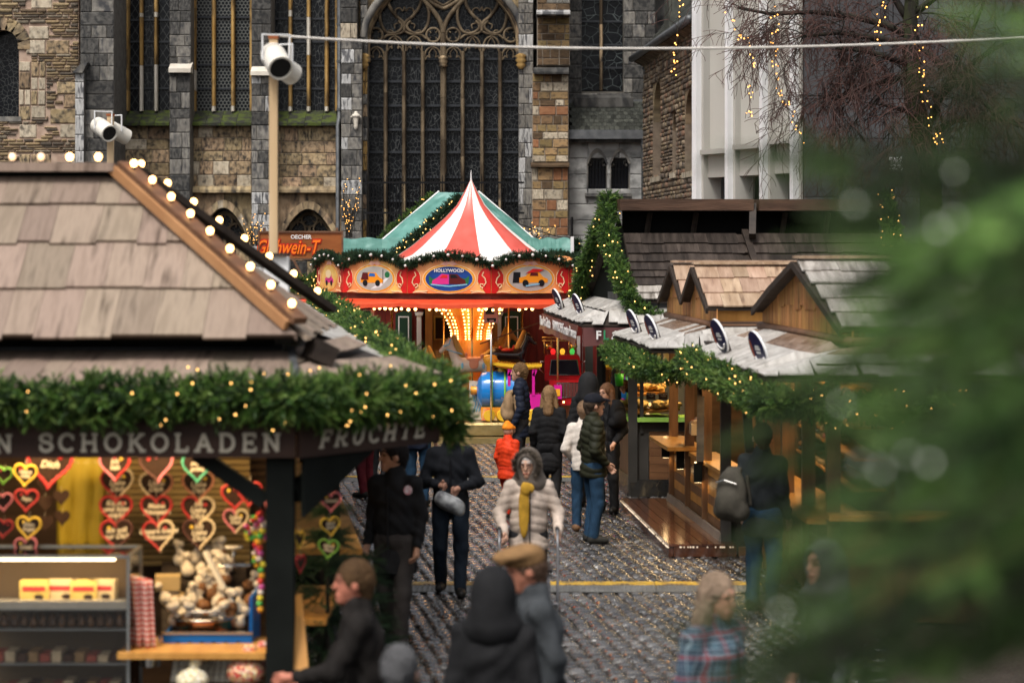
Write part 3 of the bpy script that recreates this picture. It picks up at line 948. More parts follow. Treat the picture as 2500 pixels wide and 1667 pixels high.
# the great window
def great_window():
	Y = 62.2
	win = wempty_part('great_window', cath)
	z2 = lambda x, y: (800+x/2.6133, y/2.6133)          # read off an enlargement
	mx = [941, 986, 1032, 1082, 1129.5, 1177, 1221]
	edges = [896] + mx + [1265]; bars = [143, 198, 257, 316, 371, 432, 490, 545]
	ys = [TOP] + [60] + bars + [640]
	Yg = Y+.28
	for i in range(8):
		for j in range(len(ys)-1):
			xa, xb, za, zb = XC(edges[i], Yg), XC(edges[i+1], Yg), ZC(ys[j+1], Yg), ZC(ys[j], Yg)
			cx, cz = (xa+xb)/2, (za+zb)/2
			q = MB(); q.add([(xa-cx, 0, za-cz), (xb-cx, 0, za-cz), (xb-cx, 0, zb-cz), (xa-cx, 0, zb-cz)], [(0,1,2,3)])
			q.build('pane', R.choice([g_voro, g_tall, g_tall, g_voro]), win, loc=(cx, Yg, cz), )
	for yb in bars:
		for i in range(8):
			q = MB(); q.bbox(XC(edges[i], Y), XC(edges[i+1], Y), Y+.2, Y+.25, ZC(yb, Y)-.03, ZC(yb, Y)+.03); q.build('bar', m_barmetal, win)
	for k, x in enumerate(mx):
		mullion(win, x, 125 if k != 3 else 80, 640, Y, 9.5 if k != 3 else 14, [m_brownst, m_brownst, m_brownst, m_tan], [R.uniform(180, 300), R.uniform(320, 420), R.uniform(440, 560)])
	q = MB(); c_ = W(1082, 152, Y); q.lathe([(.05,-.14),(.12,-.1),(.09,-.04),(.13,0),(.10,.06),(.14,.1),(.05,.16)], 10, Matrix.Translation((c_.x, Y-.02, c_.z))); q.build('capital', m_tan, win, True)
	for xx in (889, 1272):
		c_ = W(xx, 150, Y-.5); q = MB(); q.lathe([(.05,-.2),(.13,-.1),(.09,-.04),(.15,.02),(.10,.08),(.15,.14),(.05,.2)], 10, Matrix.Translation((c_.x, Y-.5, c_.z))); q.build('capital', m_ochre, win, True)
	# tracery, the left half read off and mirrored
	def spline(pts, n=7):
		out = []
		P_ = [pts[0]] + list(pts) + [pts[-1]]
		for i in range(1, len(P_)-2):
			p0, p1, p2, p3 = [np.array(q, float) for q in P_[i-1:i+3]]
			for t in np.linspace(0, 1, n, endpoint=False):
				out.append(.5*((2*p1)+(-p0+p2)*t+(2*p0-5*p1+4*p2-p3)*t*t+(-p0+3*p1-3*p2+p3)*t**3))
		out.append(np.array(pts[-1], float))
		return out
	big = [([(250,400),(251,260),(272,160),(322,66),(400,-25),(510,-125),(620,-205),(737,-280)], .13),
		   ([(262,230),(288,150),(340,60),(405,-15),(490,-90)], .085), ([(737,210),(722,150),(680,80),(610,0),(545,-60),(490,-90)], .085),
		   ([(610,-20),(680,30),(737,58)], .075), ([(640,-30),(690,10),(737,38)], .05)]
	mid = []
	for mfun in (lambda x: x, lambda x: 980-x):
		mid += [([(mfun(385),-60),(mfun(384),0),(mfun(398),50),(mfun(438),105),(mfun(478),140),(mfun(490),165),(mfun(490),200)], .06),
				([(mfun(352),20),(mfun(334),80),(mfun(340),150),(mfun(372),205),(mfun(425),214),(mfun(466),190),(mfun(474),160),(mfun(450),135)], .055),
				([(mfun(352),250),(mfun(382),226),(mfun(420),222),(mfun(460),216),(mfun(490),200)], .045),
				([(mfun(430),92),(mfun(436),62),(mfun(462),54),(mfun(478),72),(mfun(490),46)], .03),
				([(mfun(450),150),(mfun(425),160),(mfun(430),185)], .025), ([(mfun(425),214),(mfun(405),196),(mfun(385),198)], .022)]
		cx_, cz_ = mfun(306), 226
		mid.append(([(cx_+math.cos(a)*(44 if k % 1 == 0 else 30), cz_+math.sin(a)*44) for k, a in enumerate([2*PI*i/12 for i in range(13)])], .045))
		for a in (0, PI/2, PI, 3*PI/2):
			mid.append(([(cx_+math.cos(a+PI/4)*44, cz_+math.sin(a+PI/4)*44), (cx_+math.cos(a+PI/4)*20, cz_+math.sin(a+PI/4)*20)], .022))
		for (xa, xb, yt, yb) in ((258, 362, 300, 385), (378, 482, 232, 330)):
			a_, b_ = mfun(xa), mfun(xb); c_ = (a_+b_)/2; e = abs(b_-a_)/2*(1 if b_ > a_ else -1)
			mid.append(([(a_, yb), (a_+e*.06, yb-(yb-yt)*.45), (a_+e*.4, yb-(yb-yt)*.82), (c_, yt)], .035))
			mid.append(([(b_, yb), (b_-e*.06, yb-(yb-yt)*.45), (b_-e*.4, yb-(yb-yt)*.82), (c_, yt)], .035))
			for sg in (-1, 1):
				mid.append(([(c_+sg*e*.92, yb), (c_+sg*e*.62, yb-(yb-yt)*.30), (c_+sg*e*.34, yb-(yb-yt)*.18), (c_+sg*e*.42, yb-(yb-yt)*.55), (c_, yb-(yb-yt)*.9)], .022))
	def emit(pts, r, mir):
		q = MB(); out = []
		for p in spline(pts):
			x = p[0] if not mir else 1474-p[0]
			a = z2(x, p[1]); w = W(a[0], a[1], Y+.06); out.append(w)
		q.tube(out, r*.72, 8)
		q.build('tracery', m_brownst if r < .1 else m_tan, win, True)
	for lst in (big, mid):
		for (pts, r) in lst:
			emit(pts, r, False); emit(pts, r, True)
	# wall round the head of the arch
	for mir in (False, True):
		pts = spline(big[0][0]); poly = []
		for p in pts:
			x = p[0] if not mir else 1474-p[0]
			a = z2(x, p[1]); w = W(a[0], a[1], Y-.05); poly.append((w.x, w.z))
		s_ = 1 if mir else -1
		top = ZC(TOP, Y); xo = XC(874, Y) if not mir else XC(1296, Y)
		poly = poly + [(poly[-1][0], top), (xo, top), (xo, poly[0][1])]
		q = MB(); q.prism(poly, Y-.06, Y+.5); q.build('spandrel', m_tan, win)
	# arch mouldings left
	for (dx, dY, rr, mt) in ((-14, -.25, .10, m_tan), (-27, -.4, .10, m_grey)):
		for mir in (False, True):
			q = MB(); out = []
			for p in spline(big[0][0][1:]):
				x = p[0]+dx*(1.0) if not mir else 1474-p[0]-dx
				a = z2(x, p[1]+dx*.6); out.append(W(a[0], a[1], Y+dY))
			q.tube(out, rr, 8); q.build('arch_moulding', mt, win, True)
great_window()
wallpart('window_jamb', 1266, TOP, 1302, 945, 61.7, (.24, .42), (.18, .36), [m_grey, m_grey, m_white, m_grey], m_mortar_d, 1.6, 61)
# railing in front of it
rail = wempty('iron_railing', W(1080, 900, 61.0), 'tall black iron spike railing before the great window', 'railing')
for i in range(46):
	q = MB(); x = XC(896 + i*8.0, 61.0); zt = ZC(422 + (i % 2)*4, 61.0)
	q.tube([(x, 61.0, 0), (x, 61.0, zt-.08), (x, 61.0, zt)], [.014, .014, .002], 5); q.build('rail_bar', m_iron, rail)
for yy in (446, 520, 600):
	q = MB(); q.bbox(XC(890, 61), XC(1280, 61), 60.985, 61.015, ZC(yy, 61)-.025, ZC(yy, 61)+.025); q.build('cross_rail', m_iron, rail)

# brick buttress
BM = [m_brick1, m_brick1, m_brick1, m_brick2, m_brick1, m_brick3, m_pale]
wallpart('brick_buttress', 1312, 34, 1391, 160, 60.6, (.15, .24), (.18, .42), [m_brick2, m_brick2, m_brick1], m_mortar, 2.2, 71, sname='brick', gap=.022)
wallpart('brick_buttress', 1300, 180, 1388, 396, 60.3, (.16, .24), (.17, .44), BM, m_mortar, 2.4, 72, sname='brick', gap=.022)
wallpart('brick_buttress', 1299, 408, 1387, 575, 60.2, (.18, .28), (.20, .50), BM, m_mortar, 2.4, 73, sname='brick', gap=.022)
wallpart('brick_buttress', 1296, 575, 1390, 950, 60.15, (.18, .28), (.20, .50), BM, m_mortar, 2.4, 74, sname='brick', gap=.022)
wallpart('buttress', 1312, TOP, 1392, 34, 60.8, (.22, .3), (.18, .42), [m_grey, m_brick2], m_mortar, 2.2, 75)
for (xa, xb, yt, yb, mt) in ((1303, 1389, 163, 181, m_dark), (1296, 1390, 395, 408, m_brick2), (1296, 1391, 572, 582, m_grey), (1310, 1392, 22, 36, m_white)):
	mb = MB(); x0, x1, z0, z1 = XC(xa, 60.1), XC(xb, 60.1), ZC(yb, 60.1), ZC(yt, 60.1)
	mb.prism([(0, z0), (0, z0+.05), (.35, z1), (.9, z1), (.9, z0)], x0, x1, Matrix(((0,1,0,0),(1,0,0,60.05),(0,0,1,0),(0,0,0,1))))
	mb.build('weathering', mt, cath)

# recess with the narrow window, slated lean-to and grey annex
wallpart('recess_wall', 1388, TOP, 1600, 262, 62.4, (.3, .42), (.3, .6), [m_dark, m_grey, m_dark], m_mortar_d, 1.0, 81, holes=[(1420, TOP, 1522, 224)])
nw = wempty_part('window', cath)
for i, (xa, xb) in enumerate(((1420, 1467), (1471, 1522))):
	for j, (ya, yb) in enumerate(((TOP, -60), (-60, 0), (0, 53), (53, 110), (110, 166), (166, 222))):
		q = MB(); Yg = 62.8; x0, x1, z0, z1 = XC(xa, Yg), XC(xb, Yg), ZC(yb, Yg), ZC(ya, Yg); cx, cz = (x0+x1)/2, (z0+z1)/2
		q.add([(x0-cx,0,z0-cz),(x1-cx,0,z0-cz),(x1-cx,0,z1-cz),(x0-cx,0,z1-cz)], [(0,1,2,3)]); q.build('pane', g_flower, nw, loc=(cx, Yg, cz))
for yb in (0, 53, 110, 166):
	q = MB(); q.bbox(XC(1420, 62.7), XC(1522, 62.7), 62.7, 62.75, ZC(yb, 62.7)-.025, ZC(yb, 62.7)+.025); q.build('bar', m_barmetal, nw)
mullion(nw, 1468, TOP, 222, 62.5, 8, [m_brownst, m_tan], [60, 150])
mb = MB(); x0, x1 = XC(1400, 62.2), XC(1545, 62.2); mb.add([(x0,61.9,ZC(240,62)),(x1,61.9,ZC(240,62)),(x1-.2,62.7,ZC(222,62)),(x0+.2,62.7,ZC(222,62))], [(0,1,2,3)]); mb.bbox(x0, x1, 61.9, 62.45, ZC(262,62), ZC(240.5,62)); mb.build('sill', m_dark, nw)
an = wempty_part('annex', cath)
YA = 60.9
wn_h = [(1432, 375, 1484, 470), (1489, 375, 1537, 470)]
core = wallpart('annex_wall', 1388, 345, 1580, 945, YA, (.34, .42), (.5, .95), [M('pale_grey_ashlar', (.30,.295,.285), (.40,.395,.38), 2, .85, .2, 12, rnd=.08, stretch=(1,.3,1), dirt=(.16,.16,.155), dscale=1.2)], m_mortar_d, .9, 91, gap=.006, holes=[(1434, 386, 1482, 472), (1490, 386, 1537, 472)], proud=.004)
core.parent = an; core.matrix_parent_inverse = Matrix()
an.name = 'annex'
for c0, c1 in ((1434, 1482), (1490, 1537)):
	w = wempty_part('window', an)
	cx, hw = XC((c0+c1)/2, YA), (c1-c0)/2*YA/FPX
	zs, zt, zb = ZC(400, YA), ZC(367, YA), ZC(470, YA)
	q = MB(); q.add([(cx-hw, YA+.35, zb), (cx+hw, YA+.35, zb), (cx+hw, YA+.35, zt), (cx-hw, YA+.35, zt)], [(0,1,2,3)]); q.build('pane', M('dark_glass', (.012,.013,.02), rough=.15), w)
	def arc(h, top, n=8):
		a_ = [(cx-h+h*i/n, zs+(top-zs)*(1-(1-i/n)**2.0)) for i in range(n+1)]
		return a_ + [(2*cx-p[0], p[1]) for p in reversed(a_[:-1])]
	q = MB(); o_, i_ = arc(hw*1.12, zt+.05), arc(hw*.9, zt-.04)
	q.add([(p[0], YA-.03, p[1]) for p in o_]+[(p[0], YA-.03, p[1]) for p in i_]+[(p[0], YA+.2, p[1]) for p in i_], [(k, k+1, len(o_)+k+1, len(o_)+k) for k in range(len(o_)-1)]+[(len(o_)+k, len(o_)+k+1, 2*len(o_)+k+1, 2*len(o_)+k) for k in range(len(o_)-1)])
	q.build('hood_mould', m_creamst if c0 < 0 else m_grey, w)
	# spandrels filling the square opening round the pointed head
	ar = arc(hw*.92, zt-.03); zt2 = ZC(384, YA)
	ztop = ZC(364, YA)
	for sg in (-1, 1):
		pts = [(cx+sg*(p[0]-cx), p[1]) for p in ar[:len(ar)//2+1]] + [(cx, ztop), (cx-sg*hw*1.2, ztop), (cx-sg*hw*1.2, zs)]
		q = MB(); q.prism(pts, YA+.004, YA+.22); q.build('spandrel', MATS['pale_grey_ashlar'], w)
	for sg in (-1, 1):   # cusps of the trefoil
		q = MB(); q.tube([(cx+sg*hw*.95, YA+.18, zs-.02), (cx+sg*hw*.55, YA+.18, zs-.03), (cx+sg*hw*.5, YA+.18, zs+.04), (cx+sg*hw*.75, YA+.18, zs+.16)], [.06, .035, .03, .05], 6); q.build('cusp', m_grey, w, True)
	for k in range(6):
		xx = cx-hw+(k+.5)*2*hw/6; q = MB(); q.tube([(xx, YA+.12, zb), (xx, YA+.12, zs+.02), (xx, YA+.12, zs+.1)], [.011, .011, .002], 5); q.build('grille_bar', m_iron, w)
	for f in (.15, .5):
		q = MB(); q.bbox(cx-hw, cx+hw, YA+.11, YA+.13, zb+(zs-zb)*f*1.6, zb+(zs-zb)*f*1.6+.022); q.build('grille_bar', m_iron, w)
	for sg in (-1, 1):
		q = MB(); q.bbox(cx+sg*hw*1.0-.02, cx+sg*hw*1.0+.02, YA-.0, YA+.34, zb, zs); q.build('jamb', m_grey, w)
q = MB(); q.bbox(XC(1428, YA-.1), XC(1541, YA-.1), YA-.12, YA+.3, ZC(480, YA), ZC(472, YA)); q.build('sill', m_grey, an)
# lean-to slates
for r_ in range(8):
	for k in range(15):
		t = r_/8
		Ys = 60.75 + (62.3-60.75)*t
		za, zb = ZC(318, 60.75), ZC(246, 62.3)
		z = za+(zb-za)*t
		x = XC(1391, 61) + (k+.5*(r_ % 2))*.125
		q = MB(); dz, dy = (zb-za)/8*1.25, (62.3-60.75)/8*1.25
		q.add([(x, Ys, z+.02), (x+.06, Ys-.05, z-.03+.02), (x+.12, Ys, z+.02), (x+.12, Ys+dy, z+dz), (x, Ys+dy, z+dz)], [(0,1,2,3,4)])
		q.build('slate', m_slate, an)
q = MB(); q.bbox(XC(1389, 60.7), XC(1572, 60.7), 60.55, 60.78, ZC(340, 60.7), ZC(318, 60.7)); q.build('gutter', m_lead, an)
q = MB(); q.bbox(XC(1388, 60.8), XC(1574, 60.8), 60.68, 60.9, ZC(348, 60.8), ZC(341, 60.8)); q.build('cornice', m_dark, an)
q = MB(); q.bbox(XC(1389, 62.3), XC(1574, 62.3), 62.25, 62.42, ZC(262, 62.3), ZC(244, 62.3)); q.build('flashing', m_lead, an)
q = MB(); x = XC(1571, 60.6); q.tube([(x, 60.6, ZC(318, 60.6)), (x-.02, 60.65, ZC(350, 60.6)), (x, 60.7, ZC(366, 60.6)), (x, 60.7, 0)], .05, 8); q.build('downpipe', m_lead, an, True)
mb = MB(); mb.bbox(-22, 14, 63.2, 64, -.02, ZC(TOP)); mb.build('inner_wall', m_dark, cath)
# ------------------------------------------------------------------ stone hall, oblique, right of the cathedral
hall = wempty('stone_hall', W(1640, 940, 55), 'brown rubble stone hall with narrow arched windows under slate eaves', 'building')
m_hall_c = M('hall_mortar', (.15,.115,.085), (.22,.17,.125), 6, .95, .4)
def make_hall():
	A = W(1572, 0, 60.5); B = W(1716, 0, 50.0)
	O = (A.x, A.y); ud = Vector((B.x-A.x, B.y-A.y)); L = ud.length; ud /= L
	nrm = Vector((ud.y, -ud.x))
	zt = ZC(150, 60.5) - .2
	def U(px):     # distance along the wall of a picture column
		t = (px-1250)/FPX
		return (t*O[1]-O[0])/(ud.x-t*ud.y)
	def Zp(px, py):
		u = U(px); Y = O[1]+ud.y*u
		return CAM_H-(py-600)*Y/FPX
	wins = []
	for (xa, xb, yt, yb) in ((1592, 1615, 200, 432), (1640, 1652, 270, 422), (1670, 1692, 218, 420)):
		wins.append((U(xa), U(xb), Zp((xa+xb)/2, yb), Zp((xa+xb)/2, yt)))
	z1 = Zp(1640, 112)
	us = sorted({0, L, *[q for w in wins for q in w[:2]]})
	mb = MB()
	def blk(u0, u1, za, zb, d0=.02, d1=.9):
		p = [Vector((O[0]+ud.x*u, O[1]+ud.y*u)) for u in (u0, u1)]
		f = [p[0]-nrm*d0, p[1]-nrm*d0, p[1]-nrm*d1, p[0]-nrm*d1]
		mb.add([(q.x, q.y, za) for q in f]+[(q.x, q.y, zb) for q in f], [(0,3,2,1),(4,5,6,7),(0,1,5,4),(1,2,6,5),(2,3,7,6),(3,0,4,7)])
	for i in range(len(us)-1):
		w = [w for w in wins if w[0] <= us[i]+1e-6 and us[i+1] <= w[1]+1e-6]
		if w: blk(us[i], us[i+1], 0, w[0][2]); blk(us[i], us[i+1], w[0][3], z1)
		else: blk(us[i], us[i+1], 0, z1)
	core = mb.build('wall', m_hall_c, hall)
	holes = [(w[0]-.02, w[1]+.02, w[2], w[3]) for w in wins]
	cols = [(.17,.12,.075), (.11,.08,.055), (.21,.16,.10), (.135,.105,.08), (.24,.185,.13), (.09,.07,.055), (.20,.12,.08)]
	rs = courses(0, L, Zp(1640, 520), z1, (.07, .15), (.14, .34), random.Random(5), holes)
	rs.sort(key=lambda r: -r[2]*r[3])
	rubble('rubble_stones', core, O, ud, rs, cols, m_rubble, gap=.024, proud=.03, skew=.3, seed=6)
	for (u0, u1, za, zb) in wins:
		wp = wempty_part('window', hall)
		q = MB(); uc = (u0+u1)/2; h = (u1-u0)/2
		for sgn in (1,):
			p = [Vector((O[0]+ud.x*u, O[1]+ud.y*u))-nrm*.5 for u in (u0, u1)]
			q.add([(p[0].x, p[0].y, za), (p[1].x, p[1].y, za), (p[1].x, p[1].y, zb), (p[0].x, p[0].y, zb)], [(0,1,2,3)])
		q.build('pane', MATS['dark_glass'], wp)
		rz = math.atan2(ud.y, ud.x)
		# round head: stones filling the corners of the opening
		arc = [(-h+h*(1-math.cos(a)), math.sin(a)*h) for a in [PI/2*i/5 for i in range(6)]]
		for sg in (-1, 1):
			q = MB(); pts = [(sg*p[0], zb-h*1.0+p[1]) for p in arc] + [(-sg*h*1.02, zb+.02)]
			q.prism(pts, .03, .48)
			o = q.build('arch_stone', m_tan, wp); o.location = (O[0]+ud.x*uc, O[1]+ud.y*uc, 0); o.rotation_euler = (0, 0, rz)
		# reveal stones inside the right jamb and the sill
		n = 6
		for i in range(n):
			q = MB(); q.box((h-.03, .26, za+(zb-h-za)*(i+.5)/n), (.08, .46, (zb-h-za)/n-.01))
			o = q.build('jamb_stone', R.choice([m_pale, m_tan, m_brick2]), wp); o.location = (O[0]+ud.x*uc, O[1]+ud.y*uc, 0); o.rotation_euler = (0, 0, rz)
		q = MB(); q.box((0, .2, za-.06), (h*2.2, .5, .12)); o = q.build('sill', m_pale, wp); o.location = (O[0]+ud.x*uc, O[1]+ud.y*uc, 0); o.rotation_euler = (0, 0, rz)
	# cornice, gutter and slated roof
	rz = math.atan2(ud.y, ud.x)
	q = MB(); q.prism([(-.08, z1-.25), (-.02, z1-.25), (.0, z1-.05), (.22, z1+.05), (.22, z1+.12), (-.08, z1+.12)], -.25, L, Matrix(((0,1,0,0),(-1,0,0,0),(0,0,1,0),(0,0,0,1))))
	o = q.build('cornice', m_brownst, hall); o.location = (O[0], O[1], 0); o.rotation_euler = (0, 0, rz)
	q = MB(); q.tube([(-.3, -.27, z1+.14), (L, -.27, z1+.14)], .09, 8); o = q.build('gutter', m_lead, hall, True); o.location = (O[0], O[1], 0); o.rotation_euler = (0, 0, rz)
	q = MB(); q.add([(-.3, -.15, z1+.13), (L, -.15, z1+.13), (L, 3.2, z1+4.2), (-.3, 3.2, z1+4.2), (-.3, 3.2, z1+.13), (L, 3.2, z1+.13)], [(0,1,2,3), (0,3,4), (1,5,2)]); o = q.build('roof', m_slate, hall); o.location = (O[0], O[1], 0); o.rotation_euler = (0, 0, rz)
	rf = o
	for r_ in range(10):
		for k in range(34):
			q = None
			x = -.3 + (k+.5*(r_ % 2))*.33
			if x > L-.2: continue
			t = r_*.17; dy, dz = .64, .77
			if 'hs' not in STONE_ME:
				s_ = MB(); s_.add([(0,0,.03),(.16,-.06,-.02+.03),(.32,0,.03),(.32,.2,.245),(0,.2,.245)], [(0,1,2,3,4)]); STONE_ME['hs'] = s_.mesh('slate', m_slate)
			obj('slate', STONE_ME['hs'], rf, (x, -.15+t*.64*1.0, z1+.13+t*.78))
	q = MB(); q.bbox(2.5, 3.4, .2, 1.8, z1+.5, z1+2.2); q.prism([(2.35, z1+2.2), (3.55, z1+2.2), (2.95, z1+2.9)], .1, 2.2); o = q.build('dormer', m_slate, hall); o.location = (O[0], O[1], 0); o.rotation_euler = (0, 0, rz)
	q = MB(); a = W(1572, 165, 60.2); q.tube([(a.x, a.y, a.z), (a.x+.12, a.y-.1, a.z-.35), (a.x+.15, a.y-.1, a.z-.55)], .05, 8); q.build('downpipe', m_lead, hall, True)
make_hall()

# ------------------------------------------------------------------ pale modern block with white fins
fins = wempty('office_block', W(1835, 900, 48), 'pale modern block with slim white vertical fins and recessed windows', 'building')
m_conc = M('pale_concrete', (.36,.345,.31), (.42,.405,.37), 1.2, .8, .1, 10, stretch=(1,1,.3))
m_fin = M('white_fin', (.66,.66,.66), (.74,.74,.74), 2, .6)
m_revealgrey = M('window_reveal', (.11,.105,.10), (.14,.135,.13), 1.5, .6)  # mottled mid grey for the lower window boxes
m_winglass = M('office_glass', (.03,.033,.036), rough=.08)
def make_fins():
	A = W(1712, 0, 49.6); B = W(1962, 0, 45.6)
	O = Vector((A.x, A.y)); ud = Vector((B.x-A.x, B.y-A.y)); L = ud.length; ud /= L; rz = math.atan2(ud.y, ud.x)
	def U(px):
		t = (px-1250)/FPX
		return (t*O.y-O.x)/(ud.x-t*ud.y)
	def Z(px, py): return CAM_H-(py-600)*(O.y+ud.y*U(px))/FPX
	def part(name, mb, mat, par=fins):
		o = mb.build(name, mat, par)
		if par is fins: o.location = (O.x, O.y, 0); o.rotation_euler = (0, 0, rz)
		return o
	H = Z(1712, -190)
	cols = [1718, 1797, 1882, 1957]
	for i, px in enumerate(cols):
		q = MB(); w = .13 if i else .2
		q.bbox(U(px)-w/2, U(px)+w/2, -.22, .3, 0, H); part('fin', q, m_fin)
		q = MB(); q.bbox(U(px)+w/2, U(px)+w/2+.09, -.1, .3, 0, H); part('fin_edge', q, m_conc)
	q = MB(); q.bbox(-.2, U(1718)-.1, -.1, 1, 0, H); part('corner_strip', q, m_fin)
	for i in range(3):
		u0, u1 = U(cols[i])+.15, U(cols[i+1])-.065
		zs = Z(1835, 352 + 6*(1-i)); zl = Z(1835, 428); zb = Z(1835, 500)
		q = MB(); q.bbox(u0, u1, .0, .5, zl, zs-.06); part('spandrel_panel', q, m_conc)
		q = MB(); q.bbox(u0, u1, -.16, .5, zs-.1, zs); part('sill', q, m_conc)
		um = u0 + (u1-u0)*.55
		q = MB(); q.add([(u0, .02, zs), (um, .5, zs), (um, .5, H), (u0, .02, H)], [(0,1,2,3)]); part('blind_panel', q, m_conc)
		w = part('window', (lambda b: b.bbox(um, u1, .5, .55, zs, H) or b)(MB()), m_winglass)
		q = MB()
		for f in (0.05, .5, .95): q.bbox(um+(u1-um)*f-.025, um+(u1-um)*f+.025, .44, .52, zs, H)
		q.bbox(um, u1, .44, .52, Z(1835, 235), Z(1835, 235)+.06)
		q.build('frame', M('grey_frame', (.10,.10,.10), rough=.5), w)
		w = part('window', (lambda b: b.bbox(u0, u1, .45, .5, 0, zl) or b)(MB()), m_revealgrey)
		q = MB(); q.bbox(u0+(u1-u0)*.78, u0+(u1-u0)*.82, .38, .46, 0, zl); q.build('frame', m_conc, w)
	q = MB(); q.bbox(0, L+.05, .56, .9, 0, H); part('wall', q, m_conc)
make_fins()

# ------------------------------------------------------------------ dark grey slab building
slab = wempty('slab_building', W(2200, 900, 47), 'dark grey panelled windowless slab building behind the bare tree', 'building')
m_slab = M('dark_panel', (.058,.058,.062), (.075,.075,.079), .8, .55, .06, 8, rnd=.08)
def make_slab():
	Y = 45.1
	mb = MB(); mb.bbox(XC(1966, Y), XC(2720, Y), Y+.03, Y+6, 0, ZC(-190, Y)); mb.build('wall', M('panel_joint', (.012,.012,.013), rough=.8), slab)
	xs = [1963, 2050, 2180, 2290, 2430, 2570, 2710]; ys = [-190, -60, 242, 338, 480, 640, 1070]
	for i in range(len(xs)-1):
		for j in range(len(ys)-1):
			q = MB(); a, b, c, d = XC(xs[i], Y)+.008, XC(xs[i+1], Y)-.008, max(ZC(ys[j+1], Y)+.008, .0), ZC(ys[j], Y)-.008
			cx, cz = (a+b)/2, (c+d)/2
			q.bbox(a-cx, b-cx, -.02, .02, c-cz, d-cz); q.build('panel', m_slab, slab, loc=(cx, Y, cz))
	v = wempty_part('vent', slab)
	for k in range(7):
		q = MB(); z = ZC(388 + k*4, Y-.1); q.box((XC(2187, Y-.1), Y-.12, z), (.24, .1, .022), (rad(30), 0, 0)); q.build('louvre', m_fin, v)
make_slab()

# ------------------------------------------------------------------ bare tree
m_bark = M('mossy_bark', (.022,.020,.016), (.045,.055,.018), 3.0, .95, .8, 30, lo=.4, hi=.6, stretch=(1,1,.4))
m_twig = M('reddish_twig', (.090,.044,.036), (.055,.032,.028), 2, .8)
m_limb = M('dark_limb', (.016,.013,.012), (.035,.032,.022), 4, .9, .4, 20)
m_fairy = emi('fairy_light_glow', (1.0, .46, .10), 3.0)
def bulbs_mesh(name, pts, r, mat, parent, n=5, k=3):
	q = MB()
	for p in pts: q.sphere(p, r*R.uniform(.8, 1.15), n, k)
	o = q.build(name, mat, parent, True); o['kind'] = 'stuff'
	return o

